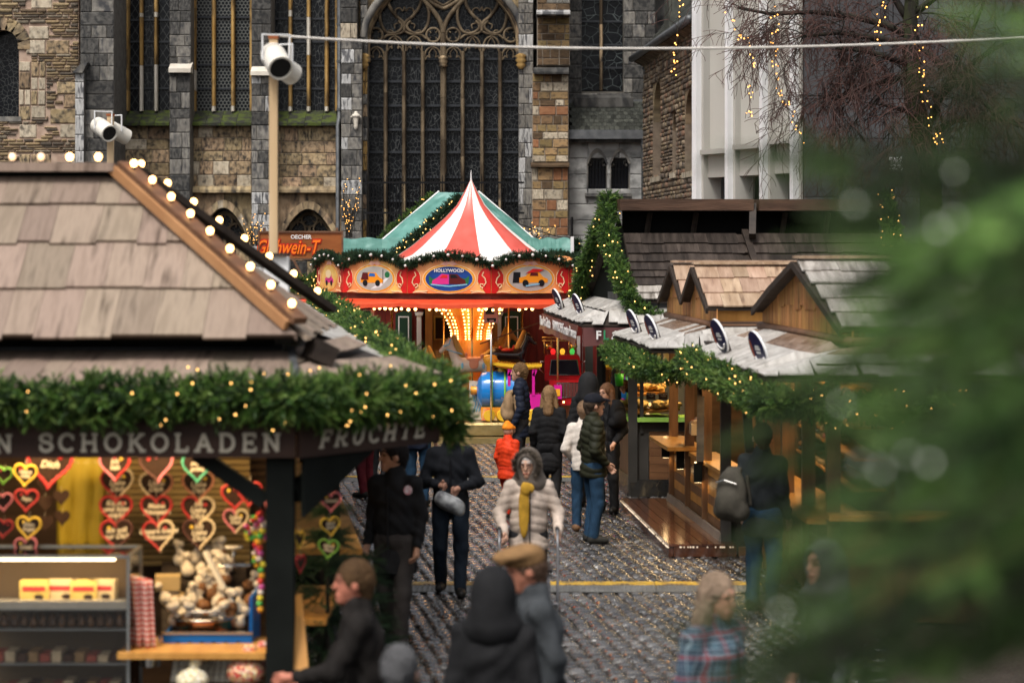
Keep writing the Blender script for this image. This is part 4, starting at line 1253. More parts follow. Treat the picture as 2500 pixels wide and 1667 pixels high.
def bare_tree():
	base = W(2262, 1090, 41.5); base.z = 0
	t = wempty('bare_tree', base, 'bare winter tree with mossy trunk and reddish drooping twigs', 'tree')
	g = random.Random(21)
	Y = 41.5
	def pt(px, py, dy=0): return W(px, py, Y+dy)
	tr = MB()
	trunk = [Vector((base.x+.05, base.y, 0)), pt(2270, 900), pt(2275, 640), pt(2272, 420), pt(2250, 330), pt(2232, 250), pt(2226, 150), pt(2222, 60), pt(2230, -60), pt(2240, -220)]
	tr.tube(trunk, [.24, .21, .20, .19, .185, .17, .15, .13, .11, .08], 12)
	tr.build('trunk', m_bark, t, True)
	limbs = [[(2255,330),(2290,250),(2330,170),(2380,60),(2430,-60)], [(2240,110),(2300,160),(2370,215),(2440,290),(2540,330)],
			 [(2285,320),(2330,295),(2400,290),(2500,300)], [(2228,160),(2170,140),(2110,125),(2040,118)], [(2225,90),(2160,60),(2080,40),(1990,30),(1880,34),(1800,20)],
			 [(2222,60),(2180,-10),(2120,-60),(2040,-110)], [(2226,40),(2290,-10),(2350,-60)], [(2250,290),(2210,270),(2150,255)], [(2235,210),(2280,230),(2300,300)],
			 [(2240,180),(2190,190),(2120,210),(2050,240)], [(2224,110),(2140,95),(2050,80),(1960,90)], [(2300,230),(2380,150),(2480,90)]]
	lb = MB(); tips = []
	for L in limbs:
		dy = g.uniform(-1.2, 1.0)
		P_ = [pt(x, y, dy*i/len(L)) for i, (x, y) in enumerate(L)]
		n = len(P_); r0 = .075
		lb.tube(P_, [r0*(1-.72*i/(n-1)) for i in range(n)], 7)
		for i in range(len(P_)-1):
			for k in range(3):
				f = g.random(); tips.append((P_[i].lerp(P_[i+1], f), (P_[i+1]-P_[i]).normalized(), r0*(1-.72*(i+f)/(n-1))*.6))
	lb.build('limb', m_limb, t, True)
	tw = MB(); fine = MB(); count = [0]
	def grow(p, d, r, L, lev):
		seg = 4; q = p.copy(); pts = [q.copy()]; rs = [r]
		for i in range(seg):
			d = (d + Vector((g.uniform(-.28,.28), g.uniform(-.28,.28), g.uniform(-.25,.2) - (.07 if lev > 0 else 0)))).normalized()
			q = q + d*(L/seg); pts.append(q.copy()); rs.append(max(r*(1-.6*(i+1)/seg), .0048))
		(tw if lev < 2 else fine).tube(pts, rs, 4 if lev < 2 else 3, cap=False)
		count[0] += 1
		if lev >= 3: return
		nb = (4, 5, 3)[lev]
		for _ in range(nb):
			i = g.randint(1, seg)
			side = Vector((g.uniform(-1,1), g.uniform(-1,1), g.uniform(-.9,.5))).normalized()
			grow(pts[i], (d*.75 + side*.75).normalized(), max(rs[i]*.6, .0055), L*g.uniform(.5, .75), lev+1)
	for (p, d, r) in tips:
		side = Vector((g.uniform(-1,.6), g.uniform(-.8,.8), g.uniform(-.8,.7))).normalized()
		grow(p, (d*.6+side*.9).normalized(), max(r*.45, .012), g.uniform(.8, 1.5), 0)
	tw.build('branches', m_limb, t).__setitem__('kind', 'stuff')
	fine.build('twigs', m_twig, t).__setitem__('kind', 'stuff')
	# strings of fairy lights in its branches
	strings = [[(1665,5),(1655,60),(1650,130),(1645,190)], [(1775,20),(1790,60),(1830,110),(1838,170),(1830,230),(1832,285)],
			   [(1890,5),(1897,60),(1893,110),(1890,180),(1900,220),(1920,260),(1945,310),(1965,360)], [(2160,0),(2150,50),(2140,100),(2125,130)],
			   [(2255,0),(2240,50),(2235,90),(2245,140),(2250,180),(2255,235),(2270,290),(2285,335),(2305,352)]]
	for i, S_ in enumerate(strings):
		st = wempty('fairy_light_string', pt(*S_[-1], -.9), ['short amber fairy light string hanging before the stone hall', 'amber fairy light string hanging before the second white fin', 'long amber fairy light string trailing past the third white fin', 'short amber fairy light cluster left of the tree trunk', 'amber fairy light string running down along the mossy trunk'][i], 'fairy lights', 'fairy light strings in the bare tree')
		P_ = [pt(x, y, -.9 - .2*math.sin(k)) for k, (x, y) in enumerate(S_)]
		q = MB(); q.tube(P_, .006, 4); q.build('wire', m_limb, st)
		c, _, Ln = path_samples(P_, int(14*sum((P_[k+1]-P_[k]).length for k in range(len(P_)-1))), np.random.default_rng(i))
		c = c + np.random.default_rng(i+9).normal(0, .045, c.shape)
		bulbs_mesh('bulbs', c, .014, m_fairy, st)
bare_tree()
# ------------------------------------------------------------------ wood and foliage of the stalls
m_shing = M('weathered_shingle', (.215,.162,.122), (.325,.250,.193), 1.6, .7, .35, 7, rnd=.2, hrnd=.012, stretch=(9,1.2,1.2), dirt=(.10,.072,.052), dscale=1.6, dlo=.5, dhi=.72)
m_shing_g = M('silver_shingle', (.24,.215,.19), (.40,.37,.335), 1.6, .45, .35, 7, rnd=.22, stretch=(9,1.2,1.2), dirt=(.10,.085,.07), dscale=1.2, dlo=.5, dhi=.72)
m_shing_w = M('pale_wet_shingle', (.38,.355,.325), (.54,.515,.48), 1.6, .35, .3, 7, rnd=.12, stretch=(9,1.5,1.5), dirt=(.22,.20,.175), dscale=1.4, dlo=.55, dhi=.75)
m_shing_d = M('wet_dark_shingle', (.022,.016,.013), (.052,.040,.033), 1.6, .5, .35, 7, rnd=.4, stretch=(9,1.2,1.2))
m_shing_o = M('fresh_cedar_shingle', (.32,.145,.045), (.50,.25,.085), 1.6, .6, .3, 7, rnd=.22, hrnd=.01, stretch=(9,9,.8), dirt=(.13,.055,.02), dscale=2.2, dlo=.52, dhi=.75)
m_cedar = M('warm_cedar', (.29,.19,.125), (.41,.29,.205), 1.6, .55, .3, 7, rnd=.2, hrnd=.01, stretch=(9,1.2,1.2), dirt=(.15,.09,.06), dscale=1.4, dlo=.55, dhi=.75)
m_beam = M('brown_beam', (.10,.050,.028), (.17,.088,.05), 2, .55, .2, 9, stretch=(1,6,6))
m_darkwood = M('dark_wood', (.020,.014,.011), (.040,.029,.022), 2, .6, .25, 9, stretch=(1,6,6))
m_blackwood = M('black_stained_wood', (.008,.009,.008), (.014,.016,.014), 2, .7, .1, spec=.05)
m_ridge = M('ridge_board', (.045,.024,.015), (.10,.055,.035), 2, .5, .3, 9, stretch=(.6,6,6))
m_sign = M('sign_board', (.035,.017,.012), (.055,.028,.019), 3, .6, .1, stretch=(.5,5,5))
m_letter = M('cream_lettering', (.52,.46,.36), (.60,.54,.43), 8, .7)
m_orange = M('orange_wood', (.42,.19,.04), (.56,.28,.07), 2, .45, .15, 8, stretch=(5,1,1))
m_needle = M('fir_needles', (.85,.85,.85), (1.2,1.2,1.2), 9, .55, attr=True, spec=.4)
def _translucent(m, f):
	N = m.node_tree.nodes; L = m.node_tree.links.new; p = N['Principled BSDF']
	t = N.new('ShaderNodeBsdfTranslucent'); mx = N.new('ShaderNodeMixShader'); mx.inputs[0].default_value = f
	L(p.inputs['Base Color'].links[0].from_socket, t.inputs['Color']); L(p.outputs[0], mx.inputs[1]); L(t.outputs[0], mx.inputs[2]); L(mx.outputs[0], N['Material Output'].inputs[0])
_translucent(m_needle, .2)
m_bulbglass = emi('warm_bulb', (1.0, .55, .20), 8.0)
m_bulboff = M('clear_bulb', (.8,.62,.5), rough=.08, emit=(1.0,.6,.3), es=1.2)
m_socket = M('black_socket', (.006,.006,.006), rough=.4)
m_gold = emi('garland_light', (1.0, .52, .14), 3.5)
GREENS = [(.062,.135,.022), (.036,.085,.016), (.098,.185,.032), (.020,.050,.011), (.145,.225,.050)]
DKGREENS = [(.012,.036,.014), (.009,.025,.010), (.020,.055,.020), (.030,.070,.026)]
SPRIGS = [sprig(17, .068, .025, .0085, 66, i) for i in range(4)]

def garland(name, pts, rad_, label, parent=None, per=420, lights=14, cols=GREENS, lr=.0068, scale=1.25, group='green fir garlands on the stalls', seed=1, cat='garland', lmat=None, sprigs=SPRIGS):
	rng = np.random.default_rng(seed)
	pts = [Vector(p) for p in pts]
	g = wempty(name, pts[0], label, cat, group) if parent is None else parent
	L = sum((pts[i+1]-pts[i]).length for i in range(len(pts)-1))
	n = int(per*1.35*L)
	P_, T, _ = path_samples(pts, n, rng)
	r = rng.normal(size=(n, 3)); r -= T*(r*T).sum(1, keepdims=True); r /= np.linalg.norm(r, axis=1, keepdims=True)
	u = np.sqrt(rng.uniform(.05, 1, n))*rad_*(.82+.30*np.sin(P_[:, 0]*11+P_[:, 1]*8+seed)*np.sin(P_[:, 0]*4.7+P_[:, 1]*3.9))
	P2 = P_ + r*u[:, None]*.72
	D = r + T*rng.normal(0, .7, (n, 1)) + rng.normal(0, .35, (n, 3)) + np.array([0, 0, -.1])
	scatter('foliage', sprigs, P2, D, scale*rng.uniform(.75, 1.35, n), m_needle, g, cols, rng)
	q = MB(); q.tube(pts, rad_*.35, 7); q.build('stem', M('garland_core', (.010,.022,.007), rough=.9), g)
	if lights:
		m = int(lights*L); P_, T, _ = path_samples(pts, m, rng)
		r = rng.normal(size=(m, 3)); r[:, 1] -= .55; r -= T*(r*T).sum(1, keepdims=True); r /= np.linalg.norm(r, axis=1, keepdims=True)
		bulbs_mesh('fairy_lights', P_ + r*rad_*rng.uniform(.8, 1.12, (m, 1)), lr, lmat or m_gold, g)
	return g

def shingles(parent, E0, E1, T0, T1, rows, w, mat, thick=.016, over=1.22, seed=1, lift=.02, jit=.05, name='shingle', w2=None):
	"""overlapping boards on the roof plane eave E0-E1, top T0-T1; rows: fractions up the slope"""
	g = random.Random(seed)
	E0, E1, T0, T1 = map(Vector, (E0, E1, T0, T1))
	nrm = (E1-E0).cross(T0-E0).normalized()
	if nrm.z < 0: nrm = -nrm
	for i in range(len(rows)-1):
		a, b = rows[i], rows[i+1]; bt = min(a + (b-a)*over, 1.0) if i < len(rows)-2 else 1.0
		l0, r0 = E0.lerp(T0, a), E1.lerp(T1, a); l1, r1 = E0.lerp(T0, bt), E1.lerp(T1, bt)
		wid = (r0-l0).length; u = 0.0
		d = (r0-l0).normalized()
		while u < wid-1e-3:
			ww = g.uniform(*w)
			if u+ww > wid-w[0]*.6: ww = wid-u
			p0, p1 = l0+d*(u+.0015), l0+d*(u+ww-.0015)
			# top edge straight above, kept between the slanting ends of the roof
			def up(p):
				s = (p-l0).dot(d); oL = (l1-l0).dot(d); oR = (r0-r1).dot(d)
				if oL > 1e-4 and s < oL: return l0 + (l1-l0)*(s/oL)
				if oR > 1e-4 and s > wid-oR: return r0 + (r1-r0)*((wid-s)/oR)
				return p + (l1-l0) - d*oL
			q0, q1 = up(p0), up(p1)
			j = g.uniform(-jit, jit)*(b-a)
			dn = (T0-E0)*j
			lf = lift + g.uniform(0, .006)
			vs = [p0+dn+nrm*lf, p1+dn+nrm*lf, q1+nrm*.004, q0+nrm*.004]
			vs += [v + nrm*thick for v in vs[:2]] + [v + nrm*thick for v in vs[2:]]
			mb = MB(); mb.add(vs, [(0,1,2,3),(4,7,6,5),(0,4,5,1),(1,5,6,2),(2,6,7,3),(3,7,4,0)])
			mb.build(name, mat if not isinstance(mat, list) else g.choice(mat), parent)
			u += ww

def bulb(parent, p, r=.034, on=True, up=(0,0,1)):
	key = ('bulb', on)
	if key not in STONE_ME:
		q = MB(); q.lathe([(.001, 1.9), (.55, 1.75), (.95, 1.2), (1.0, .8), (.8, .25), (.45, -.25)], 12); STONE_ME[key] = q.mesh('light_bulb', m_bulbglass if on else m_bulboff, True)
		q = MB(); q.lathe([(.001, -.95), (.5, -.95), (.52, -.2), (.001, -.2)], 10); STONE_ME['socket'] = q.mesh('socket', m_socket, True)
	b = obj('light_bulb', STONE_ME[key], parent, p, None, (r, r, r))
	s = obj('socket', STONE_ME['socket'], b)
	return b

# slab-serif lettering drawn with strokes
def slab_text(txt, h, mat, name='lettering', shear=0.0, wide=1.0, t=.17, gap=.22):
	arc = lambda cx, cy, rx, ry, a0, a1, n=12: [(cx+rx*math.cos(rad(a0+(a1-a0)*i/n)), cy+ry*math.sin(rad(a0+(a1-a0)*i/n))) for i in range(n+1)]
	L = {
	 'S': (.72, [arc(.36,.72,.26,.20,20,270,12)+arc(.36,.29,.28,.22,90,-165,12)[1:]], [(.60,.72,'v'),(.09,.28,'v')]),
	 'C': (.85, [arc(.46,.5,.36,.42,45,315,16)], [(.74,.76,'v')]),
	 'H': (.95, [[(.2,.08),(.2,.92)],[(.75,.08),(.75,.92)],[(.2,.5),(.75,.5)]], [(.2,.08,'h'),(.2,.92,'h'),(.75,.08,'h'),(.75,.92,'h')]),
	 'O': (.95, [arc(.475,.5,.36,.42,0,360,22)], []),
	 'K': (.92, [[(.2,.08),(.2,.92)],[(.72,.90),(.24,.46)],[(.38,.58),(.76,.08)]], [(.2,.08,'h'),(.2,.92,'h'),(.72,.92,'h'),(.78,.08,'h')]),
	 'L': (.78, [[(.2,.08),(.2,.92)],[(.2,.08),(.68,.08)]], [(.2,.08,'h'),(.2,.92,'h'),(.68,.17,'v')]),
	 'A': (.95, [[(.16,.08),(.48,.92)],[(.48,.92),(.80,.08)],[(.29,.36),(.67,.36)]], [(.16,.08,'h'),(.80,.08,'h')]),
	 'D': (.92, [[(.2,.08),(.2,.92)],[(.1,.92),(.42,.92)]+arc(.42,.5,.36,.42,90,-90,14)[1:]+[(.1,.08)]], []),
	 'E': (.82, [[(.2,.08),(.2,.92)],[(.1,.92),(.70,.92)],[(.2,.5),(.56,.5)],[(.1,.08),(.72,.08)]], [(.70,.84,'v'),(.72,.17,'v'),(.56,.5,'v')]),
	 'N': (.98, [[(.2,.08),(.2,.92)],[(.2,.92),(.76,.08)],[(.76,.08),(.76,.92)]], [(.2,.08,'h'),(.18,.92,'h'),(.76,.92,'h')]),
	 'F': (.78, [[(.2,.08),(.2,.92)],[(.1,.92),(.68,.92)],[(.2,.5),(.54,.5)]], [(.2,.08,'h'),(.68,.84,'v'),(.54,.5,'v')]),
	 'R': (.92, [[(.2,.08),(.2,.92)],[(.1,.92),(.46,.92)]+arc(.46,.70,.24,.22,90,-90,10)[1:]+[(.2,.48)],[(.44,.48),(.74,.08)]], [(.2,.08,'h'),(.78,.08,'h')]),
	 'U': (.95, [[(.2,.92),(.2,.38)]+arc(.475,.38,.275,.30,180,360,12)[1:]+[(.75,.92)]], [(.2,.92,'h'),(.75,.92,'h')]),
	 'T': (.85, [[(.42,.08),(.42,.92)],[(.08,.92),(.76,.92)]], [(.42,.08,'h'),(.08,.84,'v'),(.76,.84,'v')]),
	 ' ': (.6, [], [])}
	out = []; x = 0; e = 0
	for ch in txt:
		w, st, se = L[ch]; mb = MB(); out.append(mb)
		def P_(p):
			nonlocal e
			return ((x + p[0]*wide + shear*p[1])*h, -e, p[1]*h)
		for s_ in st:
			for i in range(len(s_)-1):
				a, b = Vector(s_[i]), Vector(s_[i+1]); d = (b-a).normalized()*.02
				e += .00006; mb.bar(P_(a-d), P_(b+d), t*h, .006, up=(0,1,0))
		for (sx, sy, k) in se:
			e += .00006
			if k == 'h': mb.bar(P_((sx-.15, sy)), P_((sx+.15, sy)), .13*h, .006, up=(0,1,0))
			else: mb.bar(P_((sx, sy-.13)), P_((sx, sy+.13)), .11*h, .006, up=(0,1,0))
		x += (w+gap)*wide
	W_ = x*h
	for mb in out: mb.v = [(v[0]-W_/2, v[1], v[2]-h/2) for v in mb.v]
	return [mb.mesh('letter', mat) for mb in out if mb.v], W_

def letters(ms, par, loc, rot, sc):
	for m_ in ms: obj('letter', m_, par, loc, rot, sc)

# ------------------------------------------------------------------ chocolate hut, left foreground
hut = wempty('confectionery_hut', (-3.4, 17.2, 0), 'timber sweet stall with pale shingle roof, bulbs and chocolate sign', 'market stall')
def make_hut():
	rY, rZ, xe = 18.0, 4.13, -2.92
	eY, eZ, xc = 16.58, 2.985, -1.47
	x0 = -6.8
	rf = MB()   # decking under the shingles
	rf.slab([(x0, eY, eZ), (xc, eY, eZ), (xe, rY, rZ-.03), (x0, rY, rZ-.03)], .03)
	rf.slab([(x0, 19.42, eZ), (x0, rY, rZ-.03), (xe, rY, rZ-.03), (xc, 19.42, eZ)], .03)
	rf.slab([(xc, eY, eZ), (xc, 19.42, eZ), (xe, rY, rZ-.03)], .03)
	roof = rf.build('roof', m_darkwood, hut)
	shingles(roof, (x0, eY-.05, eZ-.04), (xc, eY-.05, eZ-.04), (x0, rY, rZ-.03), (xe, rY, rZ-.03), [0, .285, .56, .80, 1.0], (.17, .36), m_shing, .018, 1.25, 3, .028)
	shingles(roof, (xc+.05, eY, eZ-.04), (xc+.05, 19.42, eZ-.04), (xe, rY, rZ-.03), (xe, rY+.01, rZ-.03), [0, .285, .56, .80, .97], (.17, .36), m_shing, .018, 1.2, 4, .028)
	# ridge board on its dark vent
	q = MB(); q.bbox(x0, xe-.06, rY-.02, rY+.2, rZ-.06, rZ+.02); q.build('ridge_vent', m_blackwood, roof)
	q = MB(); q.bbox(x0, xe-.02, rY-.14, rY+.3, rZ+.02, rZ+.085); q.build('ridge_board', m_shing, roof)
	q = MB(); a, b = Vector((xe+.04, rY-.05, rZ+.075)), Vector((xc+.02, eY-.02, eZ+.10)); q.bar(a, b, .12, .05, up=(.5,-.5,.7)); q.build('hip_board', m_beam, roof)
	q = MB(); q.bar(a+Vector((-.09,-.04,-.03)), b+Vector((-.09,-.04,-.03)), .035, .07, up=(.5,-.5,.7)); q.build('hip_batten', M('orange_cedar', (.34,.17,.075), (.42,.22,.10), 3, .6), roof)  # thin orange-brown batten beside the hip board
	a2, b2 = Vector((xe+.06, rY+.12, rZ+.07)), Vector((xc+.02, 19.44, eZ+.10)); q = MB(); q.bar(a2, b2, .12, .05, up=(.5,.5,.7)); q.build('hip_board', m_darkwood, roof)
	for i, px in enumerate((30, 100, 170, 240)):
		bulb(roof, (W(px, 400, rY-.02).x, rY-.02, rZ+.108), .027, i > 1)
	for i in range(9): bulb(roof, a.lerp(b, .06+i*.112) + Vector((.0, -.0, .050)), .025)
	for i in range(8): bulb(roof, a2.lerp(b2, .05+i*.125) + Vector((.0, .0, .050)), .025)
	# louvre gap
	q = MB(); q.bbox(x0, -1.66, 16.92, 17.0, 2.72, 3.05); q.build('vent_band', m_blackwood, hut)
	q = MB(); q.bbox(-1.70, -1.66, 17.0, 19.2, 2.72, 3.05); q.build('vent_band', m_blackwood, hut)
	# skirt roof
	sk = MB(); A, B = Vector((-1.41, 15.88, 2.665)), Vector((-.50, 17.30, 2.665)); Ta, Tb = Vector((-1.55, 16.95, 2.86)), Vector((-1.62, 19.3, 2.95))
	sk.slab([(x0, 15.88, 2.645), (A.x, A.y, 2.645), (Ta.x, Ta.y, 2.84), (x0, Ta.y, 2.84)], .03)
	sk.slab([A-Vector((0,0,.02)), B-Vector((0,0,.02)), Tb-Vector((0,0,.02)), Ta-Vector((0,0,.02))], .03)
	skirt = sk.build('skirt_roof', m_darkwood, hut)
	shingles(skirt, (x0, 15.86, 2.65), (A.x, 15.86, 2.65), (x0, 16.95, 2.86), Ta, [0, 1], (.15, .30), m_shing, .016, 1, 7, .006)
	shingles(skirt, A, B, Ta, Tb, [0, .55, 1.0], (.16, .26), m_shing, .016, 1.1, 8, .01)
	q = MB(); q.bar(Ta+Vector((0,0,.03)), A+Vector((0,-.01,.03)), .05, .02); q.build('hip_strip', m_lead, skirt)
	q = MB(); q.tube([(x0, 16.9, 2.88), (-1.6, 16.9, 2.88)], .03, 8); q.build('gutter_roll', M('black_rubber', (.02,.022,.026), rough=.3), skirt, True)
	q = MB(); q.box((-1.33, 16.75, 2.86), (.16, .3, .14), (0, rad(25), rad(20))); q.build('corner_cap', m_darkwood, skirt)
	# fascia signs
	q = MB(); q.bbox(x0, -1.43, 15.93, 15.97, 2.205, 2.56); fb = q.build('sign_board', m_sign, hut); fb['label'] = 'brown fascia board lettered SCHOKOLADEN'
	me, w = slab_text('SCHOKOLADEN', .130, m_letter)
	k = 1.63/w
	letters(me, fb, (W(397, 0, 15.925).x, 15.925, 2.305), None, (k, 1, 1))
	me, w = slab_text('N', .130, m_letter); letters(me, fb, (W(14, 0, 15.925).x, 15.925, 2.297), None, (k, 1, 1))
	fa, fbp = Vector((-1.41, 15.95)), Vector((-.53, 17.28)); d = (fbp-fa); rz = math.atan2(d.y, d.x)
	q = MB(); q.bbox(0, d.length, -.02, .02, 2.20, 2.56); fs = q.build('sign_board', m_sign, hut, loc=(0,0,0)); fs.location = (fa.x, fa.y, 0); fs.rotation_euler = (0, 0, rz); fs['label'] = 'brown fascia board lettered FRUCHTE'
	me, w = slab_text('FRUCHTE', .125, m_letter, shear=.28); letters(me, fs, (d.length*.50, -.026, 2.31), None, (1.24/w, 1, 1))
	# posts, braces, body
	def pb(n, m, *bb):
		q = MB(); q.bbox(*bb); return q.build(n, m, hut)
	pb('post', m_blackwood, -1.63, -1.45, 16.02, 16.20, 0, 2.64)
	q = MB(); q.bar((-1.46, 16.1, 1.95), (-1.0, 16.75, 2.30), .09, .12); q.build('brace', m_blackwood, hut)
	q = MB(); q.bar((-1.64, 16.1, 1.9), (-2.1, 16.1, 2.22), .09, .10); q.build('brace', m_blackwood, hut)
	q = MB(); q.slab([(-1.40, 16.05, 2.21), (-.95, 16.7, 2.21), (-1.40, 16.05, 1.80)], .03, down=(.8,-.6,0)); q.build('gusset', m_blackwood, hut)
	pb('back_wall', M('stall_inner_wood', (.06,.032,.015), (.10,.055,.027), 2, .7, stretch=(1,1,6)), x0, -1.75, 18.75, 18.8, 0, 2.75)
	pb('side_wall', m_darkwood, x0-.05, x0, 16.0, 18.8, 0, 2.75)
	pb('ceiling', m_darkwood, x0, -1.6, 16.2, 18.75, 2.62, 2.64)
	pb('floor', m_darkwood, x0, -1.6, 16.05, 18.75, 0, .12)
	pb('front_panel', m_darkwood, x0, -1.64, 16.1, 16.16, 0, .52)
	pb('counter', m_orange, -2.62, -1.64, 16.04, 16.72, .86, .90)
	pb('side_counter', m_orange, -1.63, -1.3, 16.9, 18.6, .95, .99)
	q = MB(); q.add([W(715,1452,16.25), W(737,1448,16.25), W(758,1680,16.0), W(710,1680,16.0), W(715,1452,16.3), W(737,1448,16.3), W(758,1680,16.05), W(710,1680,16.05)], [(0,3,2,1),(4,5,6,7),(0,1,5,4),(1,2,6,5),(2,3,7,6),(3,0,4,7)]); q.build('leaning_board', m_orange, hut)
	# roller shutter at the back, slat by slat
	sh = wempty_part('roller_shutter', hut)
	m_slat = M('cream_slat', (.34,.23,.09), (.42,.30,.13), 3, .5)
	z = 1.20
	while z < 2.2:
		q = MB(); q.tube([(W(250,0,18.3).x, 18.3, z), (W(610,0,18.3).x, 18.3, z)], .021, 6); q.build('slat', m_slat, sh); z += .045
	# lamps under the ceiling behind the fascia
	for i, x in enumerate((-2.35, -3.7)):
		q = MB(); q.bbox(x-.55, x+.55, 16.42, 16.50, 2.40, 2.45); lp = q.build('strip_lamp', emi('strip_lamp_glow', (1.0, .74, .40), 6.0), hut)
		ld = bpy.data.lights.new('strip_lamp_light', 'AREA'); ld.shape = 'RECTANGLE'; ld.size = 1.1; ld.size_y = .12; ld.energy = 17; ld.color = (1.0, .70, .36)
		lo = bpy.data.objects.new('strip_lamp_light', ld); lnk(lo, hut); lo.location = (x, 16.46, 2.38); lo.rotation_euler = (rad(28), 0, 0)
make_hut()
garland('fir_garland', [(-6.6, 15.84, 2.62), (-5, 15.80, 2.60), (-4, 15.80, 2.63), (-3, 15.79, 2.58), (-2.2, 15.80, 2.61), (-1.36, 15.78, 2.60)], .20, 'thick lit fir garland along the chocolate stall front eave', per=560, lights=8, seed=2)
garland('fir_garland', [(-1.38, 15.80, 2.58), (-1.0, 16.35, 2.57), (-.64, 16.98, 2.56), (-.44, 17.35, 2.46), (-.44, 17.45, 2.34), (-.50, 17.45, 2.24)], .20, 'thick lit fir garland above the FRUCHTE fascia', per=900, lights=15, seed=3)
garland('fir_garland', [(-.50, 17.8, 2.55), (-.76, 19.4, 2.57), (-1.10, 22, 2.62), (-1.6, 26, 2.68), (-2.28, 31.3, 2.74), (-2.98, 37, 2.78)], .155, 'long lit fir garland running back along the left stalls', per=300, lights=9, seed=4, lr=.009, scale=1.35)

# ------------------------------------------------------------------ next stall on the left, mostly hidden
stb = wempty('left_row_stall', (-3, 28, 0), 'left row stall behind the chocolate hut with round signs on its roof', 'market stall')
def make_stb():
	a, b = Vector((-.95, 20.2, 2.62)), Vector((-2.75, 36, 2.66)); inn = Vector((-1.7, 0, .45))
	q = MB(); q.slab([a, b, b+inn, a+inn], .03); rf = q.build('roof', m_shing_w, stb)
	d = (b-a); n = 60
	q = MB(); q.slab([a+inn, b+inn, b+inn*2.2+Vector((0,0,.5)), a+inn*2.2+Vector((0,0,.5))], .05); q.build('upper_roof', m_shing_d, stb)
	for i in range(5):
		p = a.lerp(b, i/4) + Vector((-.55, 0, 0)); q = MB(); q.bbox(p.x-.06, p.x+.06, p.y-.06, p.y+.06, 0, p.z+.05); q.build('post', m_blackwood, stb)
	q = MB(); q.slab([a+Vector((-.6,0,-1.6)), b+Vector((-.6,0,-1.6)), b+Vector((-.6,0,-2.62)), a+Vector((-.6,0,-2.62))], .05, down=(-1,0,0)); q.build('front_panel', m_darkwood, stb)
	q = MB(); q.slab([a+Vector((-.3,0,-1.55)), b+Vector((-.3,0,-1.55)), b+Vector((-1,0,-1.55)), a+Vector((-1,0,-1.55))], .05); q.build('counter', m_orange, stb)
	q = MB(); q.slab([a+Vector((-2,0,.5)), b+Vector((-2,0,.5)), b+Vector((-2,0,-2.6)), a+Vector((-2,0,-2.6))], .05, down=(-1,0,0)); q.build('back_wall', m_darkwood, stb)
make_stb()
# ------------------------------------------------------------------ goods in the chocolate hut
m_ginger = M('gingerbread', (.022,.009,.004), (.038,.016,.007), 12, .6, .2, 40)
ICING = {'red': (.48,.03,.03), 'cream': (.72,.58,.36), 'pink': (.70,.20,.24), 'yellow': (.78,.52,.05), 'green': (.20,.48,.06), 'salmon': (.70,.30,.17), 'mint': (.08,.42,.26), 'dark': (.09,.03,.02)}
m_ice = {k: M('icing_'+k, v, rough=.45, spec=.5) for k, v in ICING.items()}
m_ictext = M('icing_lettering', (.70,.60,.44), rough=.5)
def heart_outline(n=28):
	pts = []
	for i in range(n):
		t = 2*PI*i/n
		x = 16*math.sin(t)**3; z = 13*math.cos(t)-5*math.cos(2*t)-2*math.cos(3*t)-math.cos(4*t)
		pts.append((x/34.0, z/32.0+.07))
	return pts
HO = heart_outline()
def _heart_base():
	q = MB(); q.prism([(p[0], p[1]) for p in reversed(HO)], -.03, .05); return q.mesh('gingerbread_heart', m_ginger)
HB = _heart_base()
HBORD = {}
def heart_border(c, half):
	if (c, half) not in HBORD:
		n = len(HO); q = MB()
		ids = range(0, n//2+1) if half > 0 else (range(n//2, n+1) if half < 0 else range(n+1))
		pts = [(HO[i % n][0]*.95, -.045, HO[i % n][1]*.95) for i in ids]
		rs = [.055*(1 + .22*(k % 2)) for k in range(len(pts))]
		fine = []; fr = []
		for k in range(len(pts)-1):
			for j in range(3):
				f = j/3; fine.append(Vector(pts[k]).lerp(Vector(pts[k+1]), f)); fr.append(.038*(1+.28*math.sin((k*3+j)*PI*2/3)))
		fine.append(Vector(pts[-1])); fr.append(.036)
		q.tube(fine, fr, 6, closed=False)
		HBORD[(c, half)] = q.mesh('icing_border', m_ice[c], True)
	return HBORD[(c, half)]
HTXT = {}
def heart(px, py, wpx, Y, cols, txt, label, rz=0.0, tilt=0.0, back=False, string=True):
	p = W(px, py, Y); w = wpx*1.1*Y/FPX
	h = obj('gingerbread_heart', HB, None, p, (0, tilt, rz), (w, w, w))
	tag(h, label, 'heart', 'gingerbread hearts hanging in the sweet stall')
	if not back:
		if len(cols) == 1: obj('icing_border', heart_border(cols[0], 0), h)
		else:
			obj('icing_border', heart_border(cols[0], -1), h); obj('icing_border', heart_border(cols[1], 1), h)
		if txt:
			if txt not in HTXT: HTXT[txt] = text_mesh('icing_lettering', txt, .20, m_ictext, .008, .006, .25, linesp=.85)
			t = obj('icing_lettering', HTXT[txt], h, (0, -.05, .06)); t['kind'] = 'stuff'
		# icing flower
		q = MB(); q.sphere((.20*(1 if hash(label) % 2 else -1), -.05, .22), .055, 8, 5, (1, .5, 1)); q.build('icing_flower', m_ice['yellow' if len(label) % 2 else 'red'], h, True)
	if string:
		q = MB(); q.tube([(0, 0, .38), (0, 0, .38+.25)], .008, 4); q.build('string', m_ictext, h)
	return h
